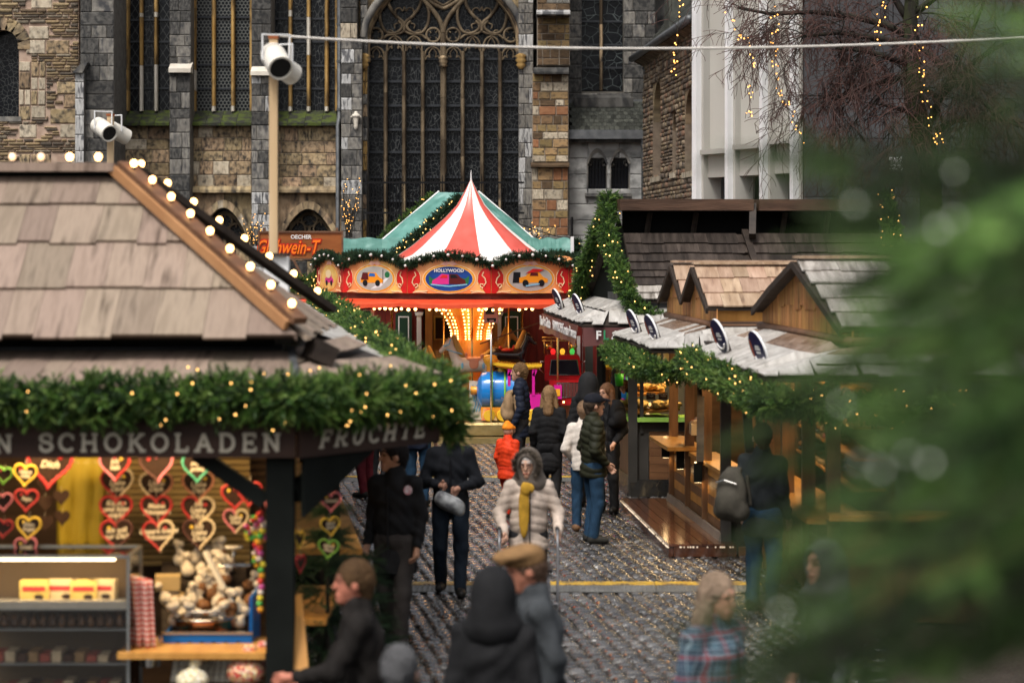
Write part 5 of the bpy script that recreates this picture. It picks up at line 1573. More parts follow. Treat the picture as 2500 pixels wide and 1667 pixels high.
HS = [(287,1183,81,['red','cream'],'Ich\nLiebe\nDich','red and cream edged heart reading Ich Liebe Dich, left column top'),
 (283,1247,79,['red'],'Komm\nund küss\nmich!','red edged gingerbread heart reading Komm und küss mich'),
 (285,1306,79,['red','dark'],'Ich will\nnur Dich','dark edged gingerbread heart at the bottom of the left column'),
 (381,1191,81,['cream','salmon'],'Liebe\nDich','cream edged gingerbread heart reading Liebe Dich, middle column'),
 (383,1247,79,['red'],'Meine\nPrinzessin','red edged gingerbread heart reading Meine Prinzessin'),
 (389,1308,79,['red','cream'],'Unsere kleine\nPrinzessin','red and cream heart reading Unsere kleine Prinzessin'),
 (485,1187,79,['salmon'],'Ich\nLiebe\nDich','salmon edged gingerbread heart reading Ich Liebe Dich, right column top'),
 (483,1249,79,['red','cream'],'Ich\nLiebe\nDich','red and cream Ich Liebe Dich heart, middle of the right column'),
 (487,1304,80,['dark','cream'],'Ich\nLiebe\nDich','dark and cream Ich Liebe Dich heart, bottom of the right column')]
for i, (x, y, w, c, t, l) in enumerate(HS): heart(x, y, w, 17.35-.03*(i % 3), c, t, l, R.uniform(-.15,.15), R.uniform(-.08,.08))
HS2 = [(481,1142,74,17.0,['mint'],'mein\nprinz','mint edged gingerbread heart reading mein prinz'), (281,1138,76,17.0,['pink','red'],'Ich\nhab','pink and red edged heart half behind the fascia'), (383,1138,82,17.0,['dark','pink'],None,'dark pink edged heart half behind the fascia'),
 (121,1140,108,16.9,['red'],'Dich','large red edged heart half behind the fascia at the left'), (62,1160,57,16.6,['yellow'],'Meine\nSüße','yellow edged heart at the top of the small left strand'), (64,1221,57,16.6,['red'],'Papa','red edged heart with blue sugar drops on the left strand'),
 (70,1289,60,16.6,['yellow'],'Mein\nEngel','yellow edged heart low on the small left strand'), (64,1338,55,16.6,['pink'],'Schatz','pink edged heart at the bottom of the left strand'), (10,1161,44,16.5,['green'],None,'green edged heart at the left picture edge'),
 (8,1225,46,16.5,['pink'],None,'pink edged heart at the left picture edge'), (8,1290,46,16.5,['red'],None,'red edged heart at the left picture edge'),
 (610,1206,64,16.7,['red'],None,'bright red edged heart of the bunch beside the corner post'), (574,1213,66,16.8,['red'],None,'red heart behind another in the bunch by the post'), (576,1272,62,17.3,['pink','cream'],'Liebe\nDich','pink and cream heart reading Liebe Dich below the red bunch'),
 (810,1170,44,16.75,['yellow'],'Mein\nStar','yellow edged heart topmost of the strand outside the post'), (808,1225,50,16.7,['pink'],'Schatzi','pink edged heart reading Schatzi outside the post'), (807,1285,48,16.7,['yellow'],'Mein\nStern','yellow edged heart second lowest of the strand outside the post'), (802,1340,50,16.7,['green'],'Meine\nMaus','green edged heart lowest of the strand outside the post')]
for i, (x, y, w, Y, c, t, l) in enumerate(HS2): heart(x, y, w, Y, c, t, l, R.uniform(-.25,.25), R.uniform(-.12,.12))
for i, (x, y) in enumerate(((110,1180),(111,1228),(110,1277),(150,1215),(152,1265))): heart(x, y, 40, 16.9, ['dark'], None, 'plain dark back of a small gingerbread heart by the yellow sheet', R.uniform(-.9,.9), 0, True)
for (x, y, c, l) in ((729,1318,'yellow','yellow edged heart seen edge on beside the black post'), (732,1376,'red','red edged heart seen edge on low beside the black post')): heart(x, y, 46, 16.5, [c], None, l, 1.15, .1)
for k, (x, c) in enumerate(((640,'red'),(655,'pink'),(668,'red'),(676,'red'))):
	heart(x, 1232+4*k, 48, 16.75, [c], None, 'red edged heart seen edge on in the bunch by the post', 1.3, 0)

def thing1(name, mb, mat, label, cat, loc=None, group=None, smooth=False):
	o = mb.build(name, mat, None, smooth, loc); return tag(o, label, cat, group)

# yellow sheet behind the strands
q = MB(); pts = []
for i in range(11):
	for j in range(9):
		p = W(140+12*i, 1105+30*j, 17.55+.03*math.sin(i*1.7+j*.4)); pts.append(p)
q.add(pts, [(i*9+j, (i+1)*9+j, (i+1)*9+j+1, i*9+j+1) for i in range(10) for j in range(8)])
o = thing1('yellow_sheet', q, M('yellow_plastic', (.36,.25,.02), (.46,.34,.04), 4, .35), 'glossy yellow sheet hanging behind the heart strands', 'sheet', smooth=True)
md = o.modifiers.new('thickness', 'SOLIDIFY'); md.thickness = .006

# glass display case
m_lampc = emi('case_lamp_glow', (1.0, .8, .5), 4.0)
case = wempty('display_case', W(150, 1660, 16.2), 'glass sweet display case with lace shelf on the counter', 'display case')
def make_case():
	x0, x1, y0, y1, z0, z1 = W(-60,0,16.2).x, W(318,0,16.2).x, 16.12, 16.66, .55, 1.53
	m_al = M('case_frame', (.30,.31,.30), rough=.3, metal=.8)
	for (a, b) in (((x0,y0,z1),(x1,y0,z1)), ((x0,y1,z1),(x1,y1,z1)), ((x1,y0,z1),(x1,y1,z1)), ((x1,y0,z0),(x1,y0,z1)), ((x1,y1,z0),(x1,y1,z1)), ((x0,y0,z0),(x1,y0,z0)), ((x1,y0,z0),(x1,y1,z0))):
		q = MB(); q.bar(a, b, .02, .02); q.build('frame_bar', m_al, case)
	gl = glass_mat()
	for nm, bb in (('front_pane', (x0, x1-.012, y0+.004, y0+.008, z0+.012, z1-.012)), ('side_pane', (x1-.004, x1, y0+.012, y1-.012, z0+.012, z1-.012)), ('top_pane', (x0, x1-.012, y0+.012, y1-.012, z1-.004, z1))):
		q = MB(); q.bbox(*bb); q.build(nm, gl, case)
	q = MB(); q.bbox(x0, x1-.03, y0+.05, y1-.02, 1.165, 1.18); q.build('shelf', m_al, case)
	q = MB(); q.bbox(x0, x1-.02, y0+.03, y0+.05, 1.175, 1.225)
	n = 34
	for i in range(n): q.sphere((x0+(x1-x0-.03)*(i+.5)/n, y0+.04, 1.225), .018, 8, 4, (1, .5, .8))
	q.build('lace_edging', M('white_lace', (.72,.64,.50), (.8,.72,.58), 30, .8), case).__setitem__('kind', 'stuff')
	q = MB(); q.bbox(x0, x1-.02, y0+.05, y1-.02, 1.03, 1.04); q.build('shelf', m_al, case)
	q = MB(); q.bbox(x0, x1-.02, y0+.05, y1-.02, .80, .81); q.build('shelf', m_al, case)
	q = MB(); q.bbox(x0, x1-.01, y1-.012, y1, .56, 1.5); q.build('back_panel', M('case_back', (.13,.085,.04), rough=.6), case)
	q = MB(); q.bbox(x0, x1-.1, y0+.06, y0+.09, 1.495, 1.51); q.build('case_lamp', m_lampc, case)
	ld = bpy.data.lights.new('case_light', 'AREA'); ld.shape = 'RECTANGLE'; ld.size = 1; ld.size_y = .08; ld.energy = 3.2; ld.color = (1, .74, .42)
	lo = bpy.data.objects.new('case_light', ld); lnk(lo, case); lo.location = ((x0+x1)/2, y0+.12, 1.48); lo.rotation_euler = (rad(25), 0, 0)
	# chocolate kisses on the lower shelf
	me = None
	for i in range(16):
		for j in range(2):
			if me is None:
				s = MB(); s.lathe([(.001,.085),(.012,.075),(.028,.03),(.031,.0),(.001,0)], 10); me = s.mesh('chocolate_cone', M('dark_chocolate', (.030,.012,.006), (.20,.10,.04), 40, .3), True)
			c = obj('chocolate_cone', me, None, (x0+.06+i*.064+.03*j, y0+.14+j*.1, 1.041)); tag(c, 'small dark chocolate cone on the lower shelf of the glass case', 'chocolate', 'chocolate cones in the glass case')
	nm = [M('nougat_%d' % i, c, tuple(v*1.3 for v in c), 30, .5) for i, c in enumerate(((.30,.18,.08), (.06,.025,.012), (.55,.42,.26), (.35,.08,.05)))]
	for i in range(13):
		for (zz, hh) in ((.811, .06), (.575, .09)):
			s = MB(); s.bbox(-.033, .033, -.1, .1, 0, hh*R.uniform(.7, 1.2)); c = s.build('nougat_bar', nm[(i*7+int(zz*10)) % 4], None, loc=(x0+.07+i*.078, y0+.2, zz)); tag(c, 'small sweet bar on the %s shelf of the glass case' % ('middle' if zz > .7 else 'bottom'), 'sweet', 'sweet bars in the glass case')
	return x0, x1, y0, y1
cx0, cx1, cy0, cy1 = make_case()
m_card = [M('yellow_carton', (.62,.44,.10), (.70,.52,.15), 6, .5), M('cream_carton', (.66,.52,.28), rough=.5)]
for i, (px, w) in enumerate(((85, 70), (150, 74), (205, 64), (248, 66))):
	q = MB(); p = W(px, 0, 16.4); b = w*16.4/FPX
	q.bbox(-b/2, b/2, -.05, .05, 0, .15)
	o = q.build('sweet_carton', m_card[i % 2], None, loc=(p.x, 16.42+.03*(i % 2), 1.181)); o.rotation_euler = (0, 0, R.uniform(-.12, .12))
	tag(o, ['leftmost yellow sweet carton with red print on the lace shelf', 'second yellow sweet carton from the left on the shelf', 'third sweet carton on the lace shelf', 'rightmost sweet carton near the case end'][i], 'carton', 'sweet cartons on the lace shelf')
	q = MB(); q.bbox(-b*.4, b*.4, -.0545, -.052, .085, .115); q.build('red_print', m_ice['red'], o)
	q = MB(); q.sphere((b*.18, -.053, .045), .028, 12, 6, (1.2, .05, .65)); q.build('dark_print', m_ginger, o)

# gingham cloth on the case end
def gingham():
	m = bpy.data.materials.new('gingham'); m.use_nodes = True; N = m.node_tree.nodes; L = m.node_tree.links.new
	w = N.new('ShaderNodeTexWave'); w.bands_direction = 'Z'; w.inputs['Scale'].default_value = 9; tc = N.new('ShaderNodeTexCoord'); L(tc.outputs['Object'], w.inputs['Vector'])
	rp = N.new('ShaderNodeValToRGB'); rp.color_ramp.elements[0].position = .45; rp.color_ramp.elements[0].color = (.55,.06,.05,1); rp.color_ramp.elements[1].position = .55; rp.color_ramp.elements[1].color = (.74,.55,.45,1)
	L(w.outputs['Fac'], rp.inputs[0]); L(rp.outputs[0], N['Principled BSDF'].inputs['Base Color']); N['Principled BSDF'].inputs['Roughness'].default_value = .9
	return m
q = MB(); pts = []
for i in range(13):
	for j in range(8):
		p = W(312+ i*5.0 + j*1.2, 1400+j*25+i*1.2, 16.25 + .035*math.sin(i*1.35) + .02*j/8); pts.append(p)
q.add(pts, [(i*8+j, (i+1)*8+j, (i+1)*8+j+1, i*8+j+1) for i in range(12) for j in range(7)])
o = thing1('gingham_cloth', q, gingham(), 'red and cream striped cloth draped beside the glass case', 'cloth', smooth=True)
o.modifiers.new('thickness', 'SOLIDIFY').thickness = .005

# pile of bagged roasted nuts on a slope
V, Q = sdf_mesh([('e', (0,0,.035), (.045,.04,.04)), ('c', (0,0,.07), (.01,0,.105), .02, .008), ('e', (.012,0,.125), (.03,.022,.025)), ('e', (-.012,.01,.128), (.018,.024,.02))], .006, .014)
col = np.where((V[:, 2] < .075)[:, None], np.array([[.26,.12,.05]]), np.array([[.78,.70,.58]])); col = col*np.random.default_rng(1).uniform(.55, 1.2, (len(V), 1))
ME_BAG = np_mesh('nut_bag', V, Q, M('bagged_nuts', (.8,.8,.8), (1.2,1.2,1.2), 60, .22, .6, 90, attr=True), col, True)
V2, Q2 = V, Q
ME_BAGW = np_mesh('marshmallow_bag', V, Q, MATS['bagged_nuts'], np.tile(np.array([[.80,.70,.55]]), (len(V), 1))*np.random.default_rng(2).uniform(.75, 1.1, (len(V), 1)), True)
q = MB(); q.slab([W(395,1560,16.7), W(600,1560,16.7), W(600,1370,17.5), W(395,1370,17.5)], .03); thing1('sloping_rack', q, m_darkwood, 'dark sloping rack under the bagged nuts', 'rack')
gb = random.Random(5)
for i in range(46):
	t = gb.random(); px = gb.uniform(405 + 35*(1-t)*0, 610) if t < .6 else gb.uniform(440, 560); Y = 16.75+.75*t
	p = W(px, 1548-175*t, Y); wht = px < 455+ (t*40) or gb.random() < .22
	o = obj('nut_bag', ME_BAGW if wht else ME_BAG, None, (p.x, p.y, p.z+gb.uniform(0, .05)), (gb.uniform(-.6,.6), gb.uniform(-.6,.6), gb.uniform(0, 6)), None)
	s_ = gb.uniform(.95, 1.35); o.scale = (s_, s_, s_)
	tag(o, 'clear bag of pale sweets in the heap on the rack' if wht else 'clear bag of brown roasted nuts in the heap on the rack', 'bag', 'bags of sweets heaped on the rack' if wht else 'bags of nuts heaped on the rack')
# copper pan in a blue tray
cp = W(500, 1520, 16.75)
pan = wempty('copper_pan', (cp.x, 16.75, cp.z-.09), 'round copper roasting pan with dark rim above the blue tray', 'pan')
q = MB(); q.lathe([(.001,-.06),(.17,-.06),(.205,-.02),(.21,.05),(.2,.05),(.19,-.01),(.001,-.04)], 32, Matrix.Translation((cp.x, 16.75, cp.z-.01))); q.build('bowl', M('copper', (.62,.26,.10), (.5,.19,.07), 6, .2, metal=1.0), pan, 'auto')
q = MB(); q.tube([(cp.x+.212*math.cos(a), 16.75+.212*math.sin(a), cp.z+.045) for a in [2*PI*k/30 for k in range(30)]], .012, 6, closed=True); q.build('rim', M('steel', (.5,.48,.45), rough=.2, metal=1), pan, True)
q = MB(); q.tube([(cp.x-.17, 16.62, cp.z+.05), (cp.x-.1, 16.6, cp.z+.1), (cp.x+.1, 16.6, cp.z+.1), (cp.x+.17, 16.62, cp.z+.05)], .009, 6); q.build('handle', MATS['steel'], pan, True)
tr = wempty('blue_tray', W(505, 1595, 16.6), 'bright blue perforated tray with steel rim on the counter', 'tray')
m_blue = M('blue_enamel', (.004,.10,.34), (.006,.13,.40), 4, .35)
a, b = W(397,1548,16.45), W(615,1592,16.45)
q = MB(); q.bbox(a.x, b.x, 16.45, 16.47, b.z, a.z); fr = q.build('front_panel', m_blue, tr)
for nm, bb in (('side_panel', (a.x, a.x+.02, 16.472, 16.98, b.z, a.z)), ('side_panel', (b.x-.02, b.x, 16.472, 16.98, b.z, a.z+.25)), ('bottom_panel', (a.x+.02, b.x-.02, 16.472, 16.98, b.z, b.z+.02))):
	q = MB(); q.bbox(*bb); q.build(nm, m_blue, tr)
q = MB(); q.bbox(a.x-.005, b.x+.005, 16.44, 16.475, a.z+.001, a.z+.018); q.build('steel_rim', MATS['steel'], tr)
for i in range(6):
	q = MB(); x = a.x+(b.x-a.x)*(.17+.135*i); q.lathe([(.001,.0),(.016,.0)], 12, Matrix.Translation((x, 16.448, (a.z+b.z)/2)) @ Matrix.Rotation(PI/2, 4, 'X')); q.build('hole', m_socket, tr)
# wire rack and candy bags on the counter
rk = wempty('wire_rack', W(510, 1625, 16.3), 'cream gridded paper lined rack below the blue tray', 'rack')
a, b = W(425, 1595, 16.42), W(640, 1662, 16.24)
q = MB(); q.slab([(a.x, 16.42, a.z), (b.x, 16.42, a.z), (b.x, 16.24, b.z), (a.x, 16.24, b.z)], .008); q.build('paper', M('cream_paper', (.72,.66,.52), rough=.8), rk)
q = MB()
for i in range(16): x = a.x+(b.x-a.x)*i/15; q.tube([(x, 16.415, a.z+.008), (x, 16.235, b.z+.008)], .003, 4)
for j in range(6): f = j/5; q.tube([(a.x, 16.42-.18*f, a.z+(b.z-a.z)*f+.010), (b.x, 16.42-.18*f, a.z+(b.z-a.z)*f+.010)], .003, 4)
q.build('wires', MATS['steel'], rk).__setitem__('kind', 'stuff')
rg = np.random.default_rng(4)
def candy_bag(px, py, Y, r, label, cols):
	V, Q = sdf_mesh([('e', (0,0,r*.75), (r,r*.8,r*.75)), ('c', (0,0,r*1.2), (0,0,r*1.7), r*.3, r*.12), ('e', (.2*r,0,r*1.9), (r*.4,r*.3,r*.3))], r/11, r*.25)
	c = np.array(cols)[rg.integers(0, len(cols), len(V))]
	o = obj('sweet_bag', np_mesh('sweet_bag', V, Q, M('candy_bag', (.7,.7,.7), (1.3,1.3,1.3), 40, .12, .8, 60, attr=True), c, True), None, W(px, py, Y)); tag(o, label, 'bag')
candy_bag(600, 1675, 16.15, .13, 'clear bag of red and cream sweets at the front of the counter', [(.6,.05,.04),(.75,.6,.45),(.8,.7,.3),(.5,.02,.03)])
candy_bag(470, 1690, 16.1, .11, 'clear bag of pale yellow sweets on the cream rack', [(.75,.65,.4),(.7,.55,.25),(.8,.75,.65)])
candy_bag(635, 1635, 16.3, .09, 'small clear bag of red sweets against the black post', [(.6,.05,.04),(.75,.6,.5)])
# strings of candy balls beside the post
pal = [(.65,.05,.04),(.75,.35,.03),(.10,.42,.08),(.75,.6,.05),(.72,.6,.5),(.6,.1,.3)]
for k, (px, ya, yb) in enumerate(((638, 1255, 1500), (622, 1270, 1390))):
	st = wempty('candy_string', W(px, yb, 16.35), ['long string of bright candy balls beside the black post', 'short string of small candy balls left of the long one'][k], 'sweets')
	n = 18 if k == 0 else 12
	for i in range(n):
		q = MB(); c = W(px+R.uniform(-6, 6), ya+(yb-ya)*i/n, 16.35+.04*k); q.sphere(c, .022 if k == 0 else .016, 10, 6); q.build('candy_ball', M('candy_%d' % (i*5 % 6), pal[i*5 % 6], rough=.2), st, True)
top = W(625, 1290, 16.4)
for i in range(30):
	q = MB(); q.sphere(W(R.uniform(600, 650), R.uniform(1262, 1320), 16.45), .018, 8, 5); o = q.build('wrapped_sweet', M('candy_%d' % (i % 6), pal[i % 6], rough=.2), None, True); tag(o, 'small wrapped sweet in the bunch above the candy strings', 'sweet', 'wrapped sweets bunched by the post')
# kitchen scale
sc_ = wempty('kitchen_scale', W(565, 1400, 17.0), 'small scale with a white dish behind the nuts', 'scale')
p = W(570, 1338, 17.0); q = MB(); q.lathe([(.001,.0),(.06,.002),(.066,.016),(.001,.012)], 20, Matrix.Translation(p)); q.build('dish', M('white_enamel', (.8,.74,.62), rough=.25), sc_, True)
q = MB(); q.tube([p, p+Vector((.0,0,-.10)), p+Vector((-.10,0,-.12)), p+Vector((.12,0,-.12))], .012, 6); q.build('arm', MATS['steel'], sc_, True)
q = MB(); q.bar(p+Vector((-.2,0,-.02)), p+Vector((-.06,-.05,-.28)), .035, .03); q.build('scoop', MATS['white_enamel'], sc_)
q = MB(); p = W(365, 1605, 16.35); q.lathe([(.075,0),(.078,.2),(.07,.2),(.068,.01),(.001,.01)], 20, Matrix.Translation((p.x, p.y, p.z-.05))); thing1('steel_can', q, MATS['steel'], 'steel can on the counter below the striped cloth', 'can', smooth='auto')
for k, (x, y, w, h) in enumerate(((410, 1420, 60, 34), (425, 1460, 50, 26))):
	q = MB(); c = W(x, y, 17.1); b = w*17.1/FPX; q.box(c, (b, .2, h*17.1/FPX), (0, 0, .1)); thing1('card_box', q, M('card', (.50,.36,.17), rough=.8), ['open cardboard box left of the nuts', 'low cardboard box under the open one'][k], 'box')

# fir boughs standing beside the hut
FIRS = [sprig(30, .16, .026, .0042, 75, 40+i) for i in range(3)]
def fir_bush(base, h, r, label, n=900, cols=DKGREENS, seed=1, name='fir_bush', sc=1.0):
	rng = np.random.default_rng(seed)
	t = wempty(name, base, label, 'fir')
	q = MB(); q.tube([base, base+Vector((0,0,h*.95))], [.03, .008], 7); q.build('trunk', m_limb, t)
	z = rng.uniform(.0, 1, n)**1.3; a = rng.uniform(0, 2*PI, n); rr = r*(1-z)*np.sqrt(rng.uniform(.1, 1, n))+.02
	lay = np.round(z*9)/9; z = .6*lay+.4*z
	P_ = np.stack([base.x+rr*np.cos(a), base.y+rr*np.sin(a), base.z+h*z - rr*.25], 1)
	D = np.stack([np.cos(a), np.sin(a), rng.normal(-.05, .25, n)], 1)
	scatter('foliage', FIRS, P_, D, sc*rng.uniform(.7, 1.2, n), m_needle, t, cols, rng)
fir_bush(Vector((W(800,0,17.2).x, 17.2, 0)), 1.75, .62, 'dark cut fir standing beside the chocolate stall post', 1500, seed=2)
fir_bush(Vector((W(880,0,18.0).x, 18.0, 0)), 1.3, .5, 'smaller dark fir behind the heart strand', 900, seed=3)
# ------------------------------------------------------------------ right row of stalls
m_postg = M('charcoal_post', (.034,.032,.029), (.055,.050,.045), 2, .6, .1, spec=.12)
m_brownpanel = M('brown_boards', (.10,.045,.020), (.16,.075,.034), 2, .5, .15, 8, stretch=(1,1,7), rnd=.15)
m_woodpost = M('oiled_post', (.13,.065,.03), (.20,.105,.05), 2, .5, .15, 8, stretch=(6,6,1))
m_lamp_w = emi('stall_lamp_glow', (1.0, .72, .36), 5.0)
m_darkblue = M('navy_disc', (.012,.012,.055), (.02,.02,.075), 8, .3)
m_white = MATS['white_fin']
m_brownsheet = M('wet_brown_sheet', (.15,.095,.065), (.30,.22,.17), 2.2, .22, .4, 9, stretch=(4,1,1))
m_chal = M('maroon_valance', (.075,.022,.020), (.105,.034,.030), 3, .5)
m_print = M('white_print', (.70,.68,.66), rough=.6)

def prt(par, name, mat, mb, smooth=False): return mb.build(name, mat, par, smooth)
def bb(*a): q = MB(); q.bbox(*a); return q
def brr(a, b, w, h=None, up=(0,0,1)): q = MB(); q.bar(a, b, w, h, up); return q

def area_lamp(par, loc, sx, sy, energy, rot=(0,0,0), col=(1.0,.70,.36)):
	ld = bpy.data.lights.new('stall_lamp_light', 'AREA'); ld.shape = 'RECTANGLE'; ld.size = sx; ld.size_y = sy; ld.energy = energy; ld.color = col
	lo = bpy.data.objects.new('stall_lamp_light', ld); lnk(lo, par); lo.location = loc; lo.rotation_euler = rot

# --- flammkuchen stall with the tall dark roof
fl = wempty('flammkuchen_stall', (2.4, 36.5, 0), 'flammkuchen stall with tall dark shingle roof and maroon valance', 'market stall')
def make_fl():
	pk0 = Vector((1.50, 36.55, 0));
	# upper roof: eave front, slope top, ridge
	ef0, st0 = Vector((1.80, 34.9, 2.80)), Vector((1.66, 36.1, 3.77))
	ef1, st1 = Vector((5.7, 35.3, 2.80)), Vector((5.6, 36.5, 3.77))
	q = MB(); q.slab([ef0, ef1, st1, st0], .04); rf = prt(fl, 'roof', m_darkwood, q)
	br0, br1 = Vector((1.06, 38.4, 2.80)), Vector((5.2, 38.8, 2.80)); rr0, rr1 = Vector((1.45, 36.9, 3.77)), Vector((5.5, 37.2, 3.77))
	q = MB(); q.slab([br0, rr0, rr1, br1], .04); prt(rf, 'rear_slope', m_shing_d, q)
	mid = .50
	g = random.Random(3)
	rows = [0, .10, .21, .32, .43, .55, .68, .83, 1.0]
	em, sm = ef0.lerp(ef1, .49), st0.lerp(st1, .47)
	mats_rows = [m_shing_g, m_shing_g, [m_shing_g, m_shing_d], m_shing_d, m_shing_d, m_shing_d, m_shing_d, m_shing_d]
	for i in range(8):
		for k, (a, b, c, d) in enumerate(((ef0, em, st0, sm), (em, ef1, sm, st1))):
			lo, hi = rows[i], min(1, rows[i+1]+.03)
			shingles(rf, a.lerp(c, lo), b.lerp(d, lo), a.lerp(c, hi), b.lerp(d, hi), [0, 1], (.16, .34), mats_rows[i], .02, 1, i*2+k+50, .03, .05)
	q = brr(em+Vector((-.02,0,.06)), sm+Vector((-.02,0,.06)), .10, .05); prt(rf, 'valley_strip', m_darkwood, q)
	# ridge cap: boards above a black panel painted as the shaded void
	zr = 4.12
	q = MB(); q.slab([st0+Vector((0,.36,-.1)), st1+Vector((0,.36,-.1)), st1+Vector((0,.36,.40)), st0+Vector((0,.36,.40))], .02, down=(0,1,0)); prt(rf, 'vent', M('void_black', (.004,.004,.004), rough=.9, spec=.1), q)
	for k, (a, b) in enumerate((((1.575, 36.42), (3.58, 36.62)), ((3.66, 36.60), (5.55, 36.8)))):
		q = brr((a[0], a[1]-.1, 4.21), (b[0], b[1]-.1, 4.21), .72, .17); prt(rf, 'ridge_board', m_ridge, q)
		for f in (.25, .6): p = Vector((a[0], a[1], 3.95)).lerp(Vector((b[0], b[1], 3.95)), f); prt(rf, 'bracket', m_darkwood, brr(p+Vector((0,-.1,.15)), p+Vector((-.05,-.05,-.2)), .06))
	prt(rf, 'end_board', m_darkwood, brr((3.62, 36.3, 4.2), (3.58, 36.0, 3.74), .10, .14))
	# black triangle under the barge, painted as the gable's shaded inside
	q = MB(); q.add([(1.95, 35.2, 2.7), (1.62, 36.6, 4.05), (1.22, 38.3, 2.7)], [(0,1,2)]); prt(fl, 'gable_void_panel', m_blackwood, q)
	prt(fl, 'gable_post', m_darkwood, brr((1.62, 36.0, 2.6), (1.62, 36.0, 3.5), .1))
	# skirt
	N_, F_, Rr = Vector((.98, 34.3, 2.47)), Vector((.53, 40.8, 2.49)), Vector((4.6, 34.0, 2.46))
	tn, tf, tr_ = Vector((1.74, 35.6, 2.76)), Vector((1.10, 40.0, 2.78)), Vector((4.6, 35.4, 2.76))
	q = MB(); q.slab([F_, N_, tn, tf], .03); q.slab([N_, Rr, tr_, tn], .03); sk = prt(fl, 'skirt_roof', m_darkwood, q)
	shingles(sk, F_+Vector((0,0,.02)), N_+Vector((0,0,.02)), tf+Vector((0,0,.02)), tn+Vector((0,0,.02)), [0, .52, 1], (.14, .2), m_shing_w, .014, 1.08, 5, .012)
	shingles(sk, N_+Vector((0,0,.02)), Rr+Vector((0,0,.02)), tn+Vector((0,0,.02)), tr_+Vector((0,0,.02)), [0, .6, 1], (.14, .22), m_shing_w, .014, 1.08, 6, .012, jit=.12)
	prt(sk, 'flashing', m_lead, brr(tf+Vector((0,0,.06)), tn+Vector((0,0,.06)), .06, .14)); prt(sk, 'flashing', m_lead, brr(tn+Vector((0,0,.06)), tr_+Vector((0,0,.06)), .06, .14))
	# valance signs
	d = (F_-N_); L = d.length; rz = math.atan2(-d.y, -d.x)
	def board(a, b, texts, lab):
		a = Vector(a); b = Vector(b); d = b-a; L = d.length; rz = math.atan2(d.y, d.x)
		q = MB(); n = 14; pts = []
		for i in range(n+1):
			u = L*i/n; sag = .02*math.sin(i*1.3)
			pts += [(u, .02*math.sin(i*2.1), -.03), (u, -.05+.02*math.sin(i*1.7), -.30+sag)]
		q.add(pts, [(2*i, 2*i+1, 2*i+3, 2*i+2) for i in range(n)])
		o = q.build('valance', m_chal, fl); o.location = a; o.rotation_euler = (0, 0, rz); o['label'] = lab
		o.modifiers.new('thickness', 'SOLIDIFY').thickness = .006
		for (t, u, sz, mt, sx) in texts:
			me = text_mesh('lettering', t, sz, mt, .002, .004, 0, sx=sx); x = obj('lettering', me, o, (u, -.058, -.14)); x['kind'] = 'stuff'
		return o
	board(N_+Vector((.03,-.02,0)), Rr, [('F', .22, .17, m_print, 1.0), ('L', .325, .19, M('green_print', (.03,.22,.10), rough=.6), .9), ('AMMKUCHEN', .98, .17, m_print, 1.08)], 'maroon valance lettered FLAMMKUCHEN')
	board(F_+Vector((-.02,0,0)), N_+Vector((-.02,.03,0)), [('Käse-Art Galette', 1.25, .22, m_print, 1.35), ('FLAMMKUCHEN', 3.6, .20, m_print, 1.25), ('Tomaten Provence', 5.5, .22, m_print, 1.25)], 'maroon valance along the lane with flammkuchen names')
	# body
	xw, yw = 1.74, 34.85; dl = Vector((-.075, 1.0, 0))
	def S(t, z, off=0): return Vector((xw-.075*t+off, yw+t, z))
	for t in (0, 2.0, 4.1, 5.9):
		prt(fl, 'post', m_postg, brr(S(t, 0), S(t, 2.5), .13))
	for x in (2.62, 3.6, 4.5): prt(fl, 'post', m_postg, brr((x, yw-.02, 0), (x, yw-.02, 2.5), .13))
	prt(fl, 'window_post', m_postg, brr((1.87, yw+.02, .9), (1.87, yw+.02, 2.3), .10, .05))
	q = MB(); q.slab([S(0, 1.13, -.12), S(5.9, 1.13, -.12), S(5.9, 1.13, .5), S(0, 1.13, .5)], .06); prt(fl, 'shelf', M('lime_cloth', (.26,.46,.07), (.32,.54,.10), 4, .7), q)
	prt(fl, 'shelf', MATS['lime_cloth'], bb(1.80, 4.6, yw-.12, yw+.55, 1.07, 1.13))
	q = MB(); q.slab([S(.07, .25), S(5.9, .25), S(5.9, 1.06), S(.07, 1.06)], .04, down=(1,0,0)); prt(fl, 'side_panel', m_woodpost, q)
	for k in range(6): prt(fl, 'board', m_brownpanel, bb(1.98, 2.55, yw, yw+.04, .22+k*.118, .334+k*.118))
	prt(fl, 'rail', m_postg, bb(1.81, 4.6, yw-.01, yw+.05, .93, 1.06)); prt(fl, 'jamb', m_postg, bb(1.81, 1.97, yw-.005, yw+.045, .2, .93))
	prt(fl, 'board', m_brownpanel, bb(2.69, 4.6, yw, yw+.04, .2, .93))
	m_tarp = M('black_tarp', (.006,.006,.006), (.012,.012,.012), 3, .22, .6, 6)
	q = MB(); q.slab([(1.70, yw-.14, 0), (4.6, yw-.14, 0), (4.6, yw-.05, .24), (1.70, yw-.05, .24)], .01, down=(0,1,0)); prt(fl, 'base_tarp', m_tarp, q)
	q = MB(); q.slab([S(0, 0, -.08), S(5.9, 0, -.08), S(5.9, .26, -.02), S(0, .26, -.02)], .01, down=(1,0,0)); prt(fl, 'base_tarp', m_tarp, q)
	gl = glass_mat()
	prt(fl, 'pane', gl, bb(1.93, 2.55, yw, yw+.006, 1.14, 2.3)); prt(fl, 'pane', gl, bb(2.69, 3.53, yw, yw+.006, 1.14, 2.3))
	q = MB(); q.slab([S(.1, 1.14), S(1.9, 1.14), S(1.9, 1.75), S(.1, 1.75)], .006, down=(1,0,0)); prt(fl, 'pane', gl, q)
